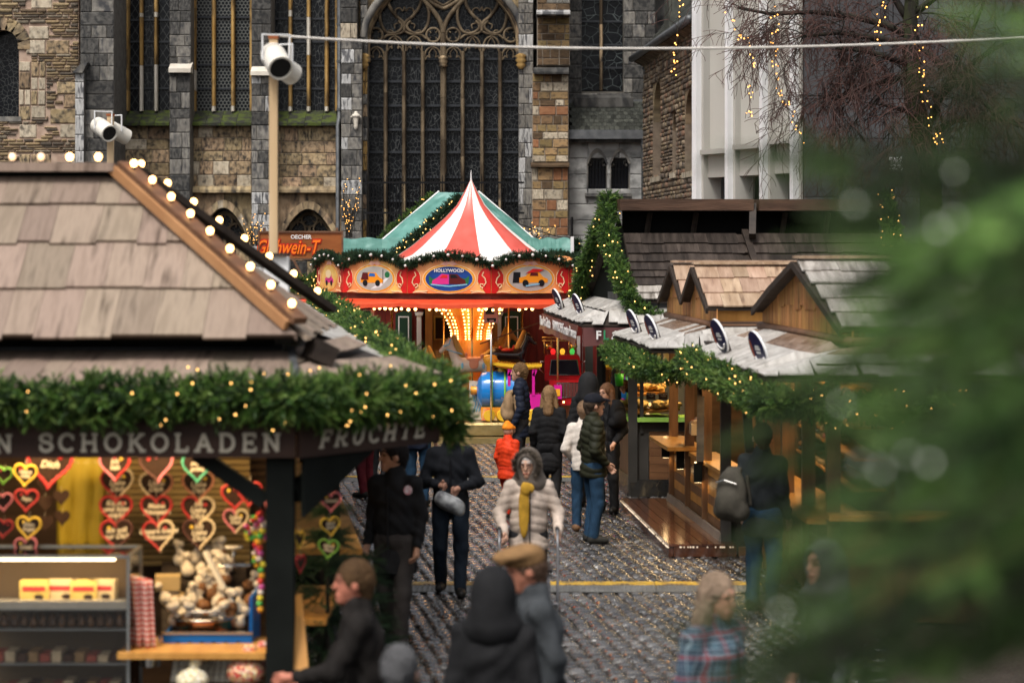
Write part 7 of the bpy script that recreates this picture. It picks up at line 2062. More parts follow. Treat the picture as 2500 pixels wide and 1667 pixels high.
def carousel():
	prof = [(.012, 4.89), (.13, 4.66), (.28, 4.40), (.50, 4.16), (.77, 3.92), (1.16, 3.60), (1.42, 3.42), (2.0, 3.24), (2.9, 3.12)]
	for k in range(12):
		a0 = rad(-90 - 7 - 15 + 30*k)
		q = MB(); q.lathe(prof, 5, Matrix.Translation((CX, CY, 0)), a0, a0+rad(30)); q.build('canvas_gore', m_cred if k % 2 == 0 else m_cwhite, car, True)
	q = MB(); q.tube([(CX, CY, 4.86), (CX, CY, 5.08)], [.02, .006], 6); q.build('finial', m_fin, car)
	R_ = 3.0; zb = 2.72
	def V_(k, r=R_): a = rad(-90-22+30*k); return Vector((CX+r*math.cos(a), CY+r*math.sin(a), 0))
	arts = {0: 'pair', 1: 'tow', 11: 'street', 10: 'pinkcar'}
	crest = []
	for k in range(12):
		a, b = V_(k), V_(k+1); d = b-a; L = d.length; rz = math.atan2(d.y, d.x)
		if k == 0: L0_ = L
		n = 12; top = [(L*i/n, 3.20 + .20*math.sin(PI*i/n)**.8) for i in range(n+1)]
		q = MB(); q.prism([(0, zb), (L, zb)] + list(reversed(top)), -.02, .02)
		pn = q.build('frieze_panel', m_frz, car, loc=a); pn.rotation_euler = (0, 0, rz)
		for (x, z) in top[:-1]:
			p = a + d*(x/L); crest.append(Vector((p.x, p.y, z+.03)) + Vector((d.y, -d.x, 0)).normalized()*.05)
		def add(name, mb, mat, e): o = mb.build(name, mat, pn); o.location = (0, -.021-e, 0); return o
		def ell(cx, cz, rx, rz_, n=28): return [(cx+rx*math.cos(2*PI*i/n), cz+rz_*math.sin(2*PI*i/n)) for i in range(n)]
		def flat(poly): m_ = MB(); m_.prism(poly, -.002, .002); return m_
		cx, cz = L/2, zb+.27
		add('oval_frame', flat(ell(cx, cz, .50, .275)), m_fcream, .003); add('oval_frame', flat(ell(cx, cz, .485, .262)), m_forange, .006); add('oval_frame', flat(ell(cx, cz, .455, .240)), m_fgold, .009)
		kind = arts.get(k, ('pair', 'tow', 'street', 'pinkcar')[k % 4])
		bgm = {'pair': m_skyp, 'tow': m_greyp, 'street': m_greyp, 'pinkcar': m_fgold}[kind]
		add('picture_ground', flat(ell(cx, cz, .44, .228)), bgm, .012)
		def car_pic(x, z, s, m1, m2, mir=1):
			sh = [(-.30,-.08),(.30,-.08),(.31,-.01),(.20,.04),(.12,.13),(-.08,.14),(-.16,.05),(-.30,.02)]
			add('painted_car', flat([(x+mir*p[0]*s, z+p[1]*s) for p in (sh if mir > 0 else list(reversed(sh)))]), m1, .015)
			add('painted_window', flat([(x+mir*p[0]*s, z+p[1]*s) for p in ([(-.08,.055),(.10,.05),(.09,.115),(-.05,.12)] if mir > 0 else [(-.05,.12),(.09,.115),(.10,.05),(-.08,.055)])]), m2, .018)
			for wx in (-.17, .17): add('painted_wheel', flat(ell(x+wx*s, z-.085*s, .065*s, .065*s, 14)), m_blackp, .021)
		if kind == 'pair':
			for sx in (-1, 1):
				add('painted_hill', flat([(cx+sx*p[0], cz+p[1]) for p in ([(.15,-.10),(.36,-.10),(.38,.06),(.30,.0),(.22,.02)] if sx > 0 else [(.22,.02),(.30,.0),(.38,.06),(.36,-.10),(.15,-.10)])]), m_greenp, .0135)
			add('painted_car', flat([(cx-.32, cz-.10), (cx-.005, cz-.10), (cx-.005, cz+.08), (cx-.14, cz+.09), (cx-.22, cz+.02), (cx-.31, cz-.03)]), m_pinkp, .015)
			add('painted_car', flat([(cx+.005, cz-.10), (cx+.32, cz-.10), (cx+.30, cz-.02), (cx+.22, cz+.02), (cx+.15, cz+.09), (cx+.005, cz+.09)]), m_maroonp, .015)
			add('painted_window', flat([(cx-.17, cz+.015), (cx-.03, cz+.015), (cx-.03, cz+.07), (cx-.12, cz+.075)]), m_fred, .018); add('painted_window', flat([(cx+.03, cz+.015), (cx+.17, cz+.015), (cx+.12, cz+.075), (cx+.03, cz+.075)]), m_blackp, .018)
			add('painted_bumper', flat([(cx-.34, cz-.09), (cx, cz-.125), (cx+.34, cz-.09), (cx+.34, cz-.115), (cx, cz-.15), (cx-.34, cz-.115)][::-1] if False else [(cx-.34, cz-.115), (cx, cz-.15), (cx+.34, cz-.115), (cx+.34, cz-.09), (cx, cz-.125), (cx-.34, cz-.09)]), m_lblue, .020)
			if k == 0:
				tx = obj('painted_lettering', text_mesh('painted_lettering', 'HOLLYWOOD', .085, m_print, .001, .002), pn, (cx, -.045, cz+.15)); tx['kind'] = 'stuff'
		elif kind == 'tow':
			add('painted_drum', flat([(cx-.36, cz-.08), (cx-.20, cz-.08), (cx-.20, cz+.12), (cx-.34, cz+.12)]), m_blackp, .0135)
			car_pic(cx+.06, cz+.0, .95, m_forange, m_maroonp); add('painted_bonnet', flat([(cx-.10, cz+.10), (cx+.20, cz+.13), (cx+.28, cz+.17), (cx+.05, cz+.185)]), m_fred, .024); add('painted_bumper', flat([(cx-.10, cz-.15), (cx+.18, cz-.11), (cx+.18, cz-.085), (cx-.10, cz-.125)]), m_lblue, .026)
		elif kind == 'street':
			add('painted_kerb', flat([(cx-.1, cz-.20), (cx+.15, cz-.16), (cx+.36, cz+.02), (cx+.30, cz+.02)]), MATS['white_fin'], .0135); car_pic(cx-.07, cz-.01, .9, m_forange, m_bluep); add('painted_boot', flat([(cx-.32, cz-.02), (cx-.14, cz-.02), (cx-.16, cz+.11), (cx-.28, cz+.11)]), m_maroonp, .024); add('painted_post', flat([(cx+.20, cz-.10), (cx+.215, cz-.10), (cx+.215, cz+.17), (cx+.20, cz+.17)]), m_blackp, .0145); add('painted_hat', flat(ell(cx+.31, cz+.07, .06, .06, 12)), m_greenp, .0145)
		else:
			car_pic(cx, cz-.03, .8, m_pinkp, m_lblue); add('painted_canopy', flat(ell(cx-.02, cz+.07, .16, .08)), MATS['frieze_cream'], .024)
		# crest above the oval and scrolls at the sides
		add('crest', flat([(cx-.16, cz+.26), (cx-.06, cz+.24), (cx, cz+.265), (cx+.06, cz+.24), (cx+.16, cz+.26), (cx+.08, cz+.33), (cx, cz+.31), (cx-.08, cz+.33)]), M('crest_pink', (.66,.30,.28), (.74,.45,.30), 12, .4), .012)
		for sx in (0, 1):
			fx = (lambda u: u*1.45) if sx == 0 else (lambda u: L-u*1.45)
			pol = [(0, zb+.005), (.07, zb+.005), (.10, zb+.08), (.165, zb+.22), (.16, zb+.36), (.10, zb+.46), (0, zb+.48)]
			pol = [(fx(p[0]), p[1]) for p in pol];
			if sx: pol = pol[::-1]
			add('red_pilaster', flat(pol), m_fred, .004)
			for (pts, r) in (([(.10,.10),(.135,.13),(.13,.175),(.10,.17),(.09,.13),(.06,.20),(.075,.28),(.11,.33),(.09,.40)], .011), ([(.07,.015),(.14,.04),(.22,.035),(.26,.05)], .007), ([(.07,.015),(.15,.025),(.25,.01)], .006), ([(.165,.16),(.172,.25),(.165,.34),(.14,.42)], .006)):
				m_ = MB(); m_.tube([(fx(p[0]), 0, zb+p[1]) for p in pts], r, 5); add('scroll', m_, m_fcream, .012)
		m_ = MB(); m_.sphere((0, -.01, 3.24), .045, 8, 6, (1, .6, 1.1)); add('knob', m_, m_fred, .02)
		# soffit band
		q = MB(); q.bbox(0, L*.97, .0, .03, -.16, -.0); o = q.build('soffit_band', M('soffit_red', (.14,.035,.025), (.20,.06,.04), 5, .4), car, loc=(a.x+(CX-a.x)*.03, a.y+(CY-a.y)*.03, zb)); o.rotation_euler = (0, 0, rz)
		# awning
		ai, bi, ao, bo = V_(k, 2.94), V_(k+1, 2.94), V_(k, 3.42), V_(k+1, 3.42)
		q = MB(); nn = 10; pts = []
		for i in range(nn+1):
			f = i/nn; p = ai.lerp(bi, f); o_ = ao.lerp(bo, f); sag = .03*math.sin(PI*f)
			pts += [Vector((p.x, p.y, 2.605)), Vector((o_.x, o_.y, 2.545-sag)), Vector((o_.x, o_.y, 2.485-sag-.018*abs(math.sin(PI*f*5))))]
		q.add(pts, [(3*i+j, 3*i+j+1, 3*i+j+4, 3*i+j+3) for i in range(nn) for j in range(2)])
		o = q.build('awning', M('awning_red', (.62,.055,.02), (.70,.09,.035), 4, .45), car); o.modifiers.new('thickness', 'SOLIDIFY').thickness = .006
	# bulbs under the awning
	pts = []
	for k in range(12):
		a, b = V_(k, 3.28), V_(k+1, 3.28)
		for i in range(13):
			if R.random() < .85: p = a.lerp(b, i/13); pts.append(Vector((p.x, p.y, 2.435+R.uniform(-.012, .012))))
	bulbs_mesh('awning_bulbs', pts, .029, m_cbulb, car, 6, 4)
	# inner ceiling
	q = MB(); q.lathe([(.6, 2.58), (2.9, 2.66)], 24, Matrix.Translation((CX, CY, 0))); q.build('ceiling', M('carousel_ceiling', (.30,.10,.03), (.40,.16,.05), 3, .5), car)
	# centre column and its trumpet with rows of bulbs
	m_col = M('column_orange', (.62,.17,.02), (.72,.32,.06), 2.5, .35, lo=.4, hi=.6, coat=.3)
	q = MB(); q.lathe([(.36, .35), (.36, 1.72), (.33, 1.78), (.34, 1.95), (.42, 2.15), (.56, 2.35), (.78, 2.50), (1.0, 2.58)], 32, Matrix.Translation((CX, CY-.4, 0))); q.build('column', m_col, car, 'auto')
	bl = []; ribs = MB()
	for j in range(10):
		an = 2*PI*j/10+.16
		tp = [(.345, 1.80), (.36, 1.95), (.44, 2.15), (.58, 2.35), (.80, 2.50)]
		ribs.tube([(CX+(r+.0)*math.cos(an), CY-.4+(r+.0)*math.sin(an), z) for (r, z) in tp], .022, 5)
		for da in (-.09, .09):
			for i in range(13):
				f = i/12*(len(tp)-1); i0 = min(int(f), len(tp)-2); ff = f-i0; r = tp[i0][0]+(tp[i0+1][0]-tp[i0][0])*ff; z = tp[i0][1]+(tp[i0+1][1]-tp[i0][1])*ff
				bl.append(Vector((CX+(r+.03)*math.cos(an+da), CY-.4+(r+.03)*math.sin(an+da), z)))
	ribs.build('column_ribs', m_fgold, car, True).__setitem__('kind', 'stuff'); bulbs_mesh('column_bulbs', bl, .016, m_cbulb, car, 6, 4)
	# floor
	q = MB(); q.lathe([(.001, .35), (3.12, .35), (3.15, .31), (3.15, .12), (3.05, .12), (3.05, .0)], 48, Matrix.Translation((CX, CY, 0))); q.build('platform', M('brass_checker_plate', (.34,.25,.10), (.44,.33,.15), 6, .3, .4, 60, metal=.7), car, 'auto')
	q = MB(); q.lathe([(3.2, .0), (3.2, .10), (3.5, .10), (3.5, .0)], 48, Matrix.Translation((CX, CY, 0))); q.build('step', MATS['brass_checker_plate'], car, 'auto')
	for k in (2, 4, 6, 8, 10):
		p = V_(k, 2.7); q = MB(); q.tube([(p.x, p.y, .35), (p.x, p.y, 2.62)], .022, 8); q.build('pole', M('brass', (.55,.38,.14), rough=.25, metal=.9), car, True)
	for (xa, xb) in ((-2.6, -1.1), (.2, 2.3)):
		q = MB(); q.bar((CX+xa, CY-1.9, 2.5 if xa < 0 else 1.75), (CX+xb, CY-1.9, 1.75 if xa < 0 else 2.5), .025); q.build('stay', m_beam, car)
	ld = bpy.data.lights.new('carousel_light', 'POINT'); ld.energy = 36; ld.color = (1, .58, .24); ld.shadow_soft_size = .5
	lo = bpy.data.objects.new('carousel_light', ld); lnk(lo, car); lo.location = (CX, CY-1.7, 2.35)
	return crest
crest = carousel()
cr = [crest[i % len(crest)] for i in range(len(crest)+1)]
vis = [p for p in cr]
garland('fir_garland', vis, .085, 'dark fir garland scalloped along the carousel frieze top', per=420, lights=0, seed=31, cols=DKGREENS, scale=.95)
bulbs_mesh('white_baubles', [crest[i]+Vector((crest[i]-Vector((CX, CY, crest[i].z))).normalized()*.09) for i in range(0, len(crest), 2)], .028, M('white_bauble', (.7,.66,.62), rough=.3), bpy.data.objects['fir_garland.%03d' % (sum(1 for o in bpy.data.objects if o.name.startswith('fir_garland'))-1)], 8, 5)

# carousel mounts
def ride(name, label, cat='carousel ride'):
	return wempty(name, (0, 0, 0), label, cat, 'carousel rides')
def horse(px, py, Y, s, label, cols, face=-1):
	c = W(px, py, Y); t = empty('carousel_horse', c, 0 if face < 0 else PI, label, 'carousel horse', 'carousel rides')
	S_ = lambda *p: tuple(v*s for v in p)
	pr = [('c', S_(-.24,0,.0), S_(.26,0,.02), .135*s, .14*s), ('e', S_(-.24,0,.02), (.15*s,.125*s,.16*s)), ('e', S_(.28,0,.03), (.15*s,.13*s,.15*s)),
		  ('c', S_(-.30,0,.08), S_(-.44,0,.40), .105*s, .07*s), ('c', S_(-.44,0,.43), S_(-.60,0,.27), .07*s, .042*s), ('c', S_(-.42,.03,.47), S_(-.41,.04,.55), .02*s, .008*s), ('c', S_(-.42,-.03,.47), S_(-.41,-.04,.55), .02*s, .008*s)]
	for sy in (-.075, .075):
		pr += [('c', S_(-.28,sy,-.06), S_(-.42,sy,-.22), .055*s, .034*s), ('c', S_(-.42,sy,-.22), S_(-.32,sy,-.36), .03*s, .024*s), ('c', S_(-.32,sy,-.36), S_(-.36,sy,-.42), .03*s, .03*s),
			   ('c', S_(.30,sy,-.05), S_(.24,sy,-.24), .075*s, .045*s), ('c', S_(.24,sy,-.24), S_(.42,sy,-.36), .04*s, .028*s), ('c', S_(.42,sy,-.36), S_(.36,sy,-.50), .026*s, .026*s)]
	V, Q = sdf_mesh(pr, .016*s, .05*s); obj('body', np_mesh('body', V, Q, M('horse_'+cols[0], {'white': (.62,.50,.38), 'black': (.015,.012,.012), 'bay': (.40,.20,.06)}[cols[0]], rough=.25, coat=.4), None, True), t)
	pr = [('c', S_(-.36,0,.53), S_(-.22,0,.18), .05*s, .075*s), ('c', S_(-.46,0,.50), S_(-.52,0,.40), .025*s, .015*s)]; V, Q = sdf_mesh(pr, .014*s, .03*s); obj('mane', np_mesh('mane', V, Q, M('horse_mane', (.42,.24,.06), rough=.5), None, True), t)
	pr = [('c', S_(.40,0,.1), S_(.52,0,.0), .05*s, .06*s), ('c', S_(.52,0,.0), S_(.54,0,-.25), .06*s, .02*s)]; V, Q = sdf_mesh(pr, .014*s, .03*s); obj('tail', np_mesh('tail', V, Q, MATS['horse_mane'], None, True), t)
	pr = [('e', S_(.02,0,.12), (.17*s,.15*s,.05*s)), ('c', S_(.17,-.08,.18), S_(.17,.08,.18), .035*s, .035*s), ('c', S_(-.13,0,.16), S_(-.13,0,.22), .03*s, .025*s), ('e', S_(.02,-.13,.03), (.10*s,.02*s,.10*s))]; V, Q = sdf_mesh(pr, .014*s, .03*s); obj('saddle', np_mesh('saddle', V, Q, M('saddle_'+cols[1], {'salmon': (.62,.25,.14), 'red': (.40,.03,.02), 'gold': (.6,.36,.06)}[cols[1]], rough=.35), None, True), t)
	q = MB(); q.tube([(-.55*s, -.06*s, .36*s), (-.45*s, -.075*s, .40*s), (-.42*s, -.06*s, .50*s)], .014*s, 5); q.tube([(-.50*s,-.06*s,.30*s), (-.2*s, -.12*s, .22*s)], .01*s, 5); q.build('bridle', m_lblue, t)
	for sx in (-.2, .2): q = MB(); q.sphere((sx*s, -.135*s, .0), .05*s, 8, 6, (.6, .3, 1.2)); q.build('trapping', m_lblue, t, True)
	q = MB(); q.tube([(-.02*s, 0, -(c.z-.36)), (-.02*s, 0, 2.6-c.z)], .018, 8); q.build('pole', MATS['brass'], t, True)
	return t
horse(1155, 892, 45.4, 1.0, 'white carousel horse with golden mane and salmon saddle', ('white', 'salmon'))
horse(1240, 868, 46.0, .85, 'black carousel horse behind the train', ('black', 'red'), 1)
horse(1085, 905, 46.6, .85, 'bay carousel horse at the left of the column', ('bay', 'gold'))
horse(1196, 860, 48.6, .9, 'golden carousel horse half behind the column', ('bay', 'gold'), 1)
# train
def train():
	Y = 44.95; o = W(1225, 1022, Y); t = empty('carousel_train', (o.x, Y, .36), 0, 'blue and orange carousel train engine with pink cab', 'carousel ride', 'carousel rides')
	s = Y/FPX; Z = lambda py: CAM_H-(py-600)*s-.36; X = lambda px: (px-1225)*s
	def add(n, mb, m, sm=False): return mb.build(n, m, t, sm)
	m_tb = M('train_blue', (.01,.16,.50), (.015,.22,.60), 3, .2, coat=.5); m_to = M('train_orange', (.78,.20,.02), (.85,.40,.03), 3, .25, coat=.4); m_tp = M('train_pink', (.62,.015,.28), rough=.25, coat=.4); m_ty = M('train_yellow', (.78,.45,.03), rough=.25, coat=.4); m_tg = M('train_green', (.22,.50,.05), rough=.3)
	ry = Matrix.Rotation(PI/2, 4, 'Y'); cz = Z(953); r = .36
	q = MB(); q.lathe([(.001,-.05),(r*.55,-.03),(r*.93,.05),(r,.15),(r,.66),(.001,.66)], 24, Matrix.Translation((X(1170), 0, cz)) @ ry); add('boiler', q, m_tb, 'auto')
	for dx in (.24, .48): q = MB(); q.tube([(X(1170)+dx, (r+.005)*math.cos(a), cz+(r+.005)*math.sin(a)) for a in [2*PI*i/24 for i in range(24)]], .02, 6, closed=True); add('boiler_band', q, m_tg, True)
	q = MB(); q.lathe([(.07,-.16),(.085,-.14),(.06,.06),(.06,.08)], 14, Matrix.Translation((X(1170), 0, cz)) @ ry); q.lathe([(.001,-.16),(.07,-.16)], 14, Matrix.Translation((X(1170), 0, cz)) @ ry); add('nose_lamp', q, m_to, True)
	q = MB(); q.lathe([(.07,-.02),(.07,.10),(.12,.16),(.14,.22),(.12,.28),(.08,.30),(.001,.30)], 18, Matrix.Translation((X(1197), 0, cz+r))); add('chimney', q, m_to, True)
	q = MB(); q.lathe([(.08,-.03),(.08,.06),(.055,.10),(.05,.13),(.001,.15)], 16, Matrix.Translation((X(1226), 0, cz+r))); add('steam_dome', q, m_ty, True)
	q = MB(); q.bbox(X(1175), X(1340), -.30, .30, .06, .26); add('chassis', q, m_to); q = MB(); q.bbox(X(1240), X(1345), -.33, .33, Z(1000), Z(960)); add('cab_side', q, m_tp)
	for px in (1243, 1302):
		for y in (-.32, .32): q = MB(); q.bar((X(px), y, Z(962)), (X(px), y, Z(896)), .05, .05); q.bar((X(px)+.05, y, Z(900)), (X(px), y, Z(915)), .05, .05); add('cab_post', q, m_tp)
	q = MB(); q.prism([(X(1204), Z(889)), (X(1262), Z(896)), (X(1322), Z(893)), (X(1322), Z(887)), (X(1262), Z(888)), (X(1204), Z(882))], -.38, .38); add('cab_roof', q, m_ty)
	q = MB(); q.prism([(X(1210), Z(893)), (X(1262), Z(901)), (X(1318), Z(897)), (X(1318), Z(893.5)), (X(1262), Z(896.5)), (X(1210), Z(889.5))], -.36, .36); add('roof_trim', q, m_to)
	q = MB(); q.bbox(X(1352), X(1371), -.2, .2, Z(972), Z(940)); add('tender_lamp', q, m_tp); q = MB(); q.bbox(X(1356), X(1367), -.21, .21, Z(965), Z(948)); add('lamp_lens', q, m_to)
	for px in (1195, 1228, 1300, 1335):
		for y in (-.34, .34): q = MB(); q.lathe([(.001,.03),(.10,.03),(.12,0),(.10,-.03),(.001,-.03)], 16, Matrix.Translation((X(px), y, .11)) @ Matrix.Rotation(PI/2, 4, 'X')); add('wheel', q, m_ty, 'auto')
	q = MB(); q.prism([(X(1176), .02), (X(1215), .02), (X(1200), .24), (X(1180), .24)], -.36, -.32); add('cow_catcher', q, M('train_stripe', (.75,.12,.03), (.80,.5,.2), 8, .3))
	q = MB(); q.sphere((X(1182), -.1, cz+r*.75), .055, 10, 6, (1,1,1)); add('headlamp', q, MATS['steel'], True)
	return t
train()
def fire_truck():
	Y = 45.5; s = Y/FPX; o = W(1372, 1000, Y); t = empty('carousel_fire_truck', (o.x, Y, .36), 0, 'small red carousel fire truck facing us with ladder rack', 'carousel ride', 'carousel rides')
	X = lambda px: (px-1372)*s; Z = lambda py: CAM_H-(py-600)*s-.36
	m_r = M('truck_red', (.34,.008,.010), (.42,.012,.014), 3, .16, coat=.6)
	def add(n, mb, m, sm=False): return mb.build(n, m, t, sm)
	q = MB(); q.prism([(X(1330), Z(930)), (X(1420), Z(930)), (X(1416), Z(872)), (X(1408), Z(866)), (X(1337), Z(866)), (X(1330), Z(872))], .05, 1.0); add('cab', q, m_r)
	q = MB(); q.prism([(X(1341), Z(916)), (X(1416), Z(916)), (X(1410), Z(878)), (X(1345), Z(878))], .035, .06); add('windscreen_frame', q, M('chrome', (.6,.58,.55), rough=.12, metal=1))
	q = MB(); q.prism([(X(1343), Z(914)), (X(1414), Z(914)), (X(1408), Z(880)), (X(1347), Z(880))], .028, .034); add('windscreen', q, M('truck_glass', (.012,.012,.016), rough=.06))
	q = MB(); q.prism([(X(1342), Z(985)), (X(1414), Z(985)), (X(1416), Z(926)), (X(1340), Z(926))], -.32, .08); add('bonnet', q, m_r)
	q = MB(); q.bbox(X(1358), X(1413), -.335, -.322, Z(968), Z(931)); gr = add('grille', q, MATS['chrome'])
	for i in range(7): q = MB(); x = X(1360)+i*(X(1412)-X(1360))/7; q.bbox(x+.004, x+(X(1412)-X(1360))/7-.006, -.345, -.336, Z(966), Z(933)); q.build('slat', M('truck_grille', (.12,.035,.03), rough=.3), gr)
	q = MB(); q.bbox(X(1334), X(1420), -.38, -.30, Z(986), Z(974)); add('bumper', q, m_r)
	for px in (1375, 1403): q = MB(); q.sphere((X(px), -.385, Z(978)), .02, 8, 5); add('front_lamp', q, m_cbulb, True)
	for k, (px, c) in enumerate(((1351, (.7,.02,.02)), (1374, (.75,.40,.03)), (1398, (.05,.40,.06)))):
		q = MB(); q.sphere((X(px), .35, Z(860)), .05, 10, 6, (1,1,1.2)); add('beacon', q, M('beacon_%d' % k, c, rough=.15, emit=c, es=.8), True)
	q = MB()
	for px in (1330, 1347, 1391): q.tube([(X(px), .5, Z(866)), (X(px), .5, Z(826))], .012, 6)
	for py in (826, 834): q.tube([(X(1324), .5, Z(py)), (X(1394), .5, Z(py))], .014, 6)
	add('ladder_rack', q, MATS['brass'], True)
	for px in (1341, 1402): q = MB(); q.lathe([(.001,-.03),(.06,-.03),(.07,.03),(.001,.05)], 14, Matrix.Translation((X(px), .4, Z(847))) @ Matrix.Rotation(PI/2, 4, 'X')); add('spotlight', q, MATS['brass'], True)
	for sx, px in ((-1, 1328), (1, 1424)): q = MB(); q.tube([(X(px)-sx*.06, .1, Z(884)), (X(px)+sx*.06, .05, Z(882)), (X(px)+sx*.08, .05, Z(902)), (X(px)-sx*.04, .1, Z(914))], .012, 6); add('mirror_arm', q, MATS['chrome'], True)
	for px in (1345, 1410):
		q = MB(); q.lathe([(.001,.06),(.12,.06),(.14,0),(.12,-.06),(.001,-.06)], 16, Matrix.Translation((X(px), -.05, .14)) @ ry_); add('wheel', q, m_blackp, 'auto')
ry_ = Matrix.Rotation(PI/2, 4, 'Y')
fire_truck()
# plinth of the white horse, ticket board, pole sign
c = W(1166, 955, 45.1); q = MB(); q.prism([(-.14, -.45), (.14, -.45), (.17, .25), (-.16, .28)], -.04, .04); o = thing1('painted_cutout', q, M('cutout_cream', (.62,.55,.44), (.70,.62,.50), 4, .4), 'cream painted cutout board with teal fronds under the white horse', 'board', loc=(c.x, c.y, .36+.45))
for k in range(6): q = MB(); q.tube([(-.08+.05*(k % 3), -.045, -.3+.2*(k//3)), (-.03+.05*(k % 3), -.045, -.15+.2*(k//3)), (-.09+.07*(k % 3), -.045, .0+.2*(k//3))], .012, 5); q.build('painted_frond', m_lblue, o)
c = W(1085, 867, 49.2); o = thing1('ticket_board', bb(-.18, .18, -.01, .01, -.08, .10), M('ticket_cream', (.50,.30,.12), rough=.6), 'cream ticket price board inside the carousel', 'sign', loc=c)
for k, t_ in enumerate(('1 Ticket   3,00', '4 Tickets 10,00', '7 Tickets 15,00')): x = obj('lettering', text_mesh('lettering', t_, .045, m_blackp), o, (0, -.013, .065-.055*k)); x['kind'] = 'stuff'
for k, (px, py, sc2, yb, Y) in enumerate(((1199, 767, 1.0, 1028, 44.45), (900, 772, .75, 1010, 44.9))):
	t = wempty('pole_sign', W(px, yb, Y), ['pink pole sign with a black cart symbol before the carousel', 'small pink pole sign under the left carousel awning'][k], 'sign', 'pole signs at the carousel')
	c = W(px, py, Y); w, h = .135*sc2, .16*sc2
	q = MB(); q.tube([(c.x, Y+.02, .36 if k == 0 else .0), (c.x, Y+.02, c.z)], .02, 8); q.build('pole', MATS['steel'], t, True)
	q = MB(); q.bbox(c.x-w, c.x+w, Y-.01, Y+.0, c.z-h, c.z+h); q.build('panel', M('sign_pink', (.42,.19,.17), rough=.5), t)
	q = MB(); q.bbox(c.x-w*.75, c.x+w*.4, Y-.016, Y-.012, c.z+h*.0, c.z+h*.85); q.bbox(c.x-w*.6, c.x+w*.7, Y-.016, Y-.012, c.z-h*.62, c.z-h*.45); q.build('symbol', m_blackp, t)
	q = MB(); q.sphere((c.x-w*.4, Y-.014, c.z-h*.72), .022*sc2, 8, 5); q.sphere((c.x+w*.5, Y-.014, c.z-h*.72), .022*sc2, 8, 5); q.build('symbol_wheels', m_blackp, t).__setitem__('kind', 'stuff')

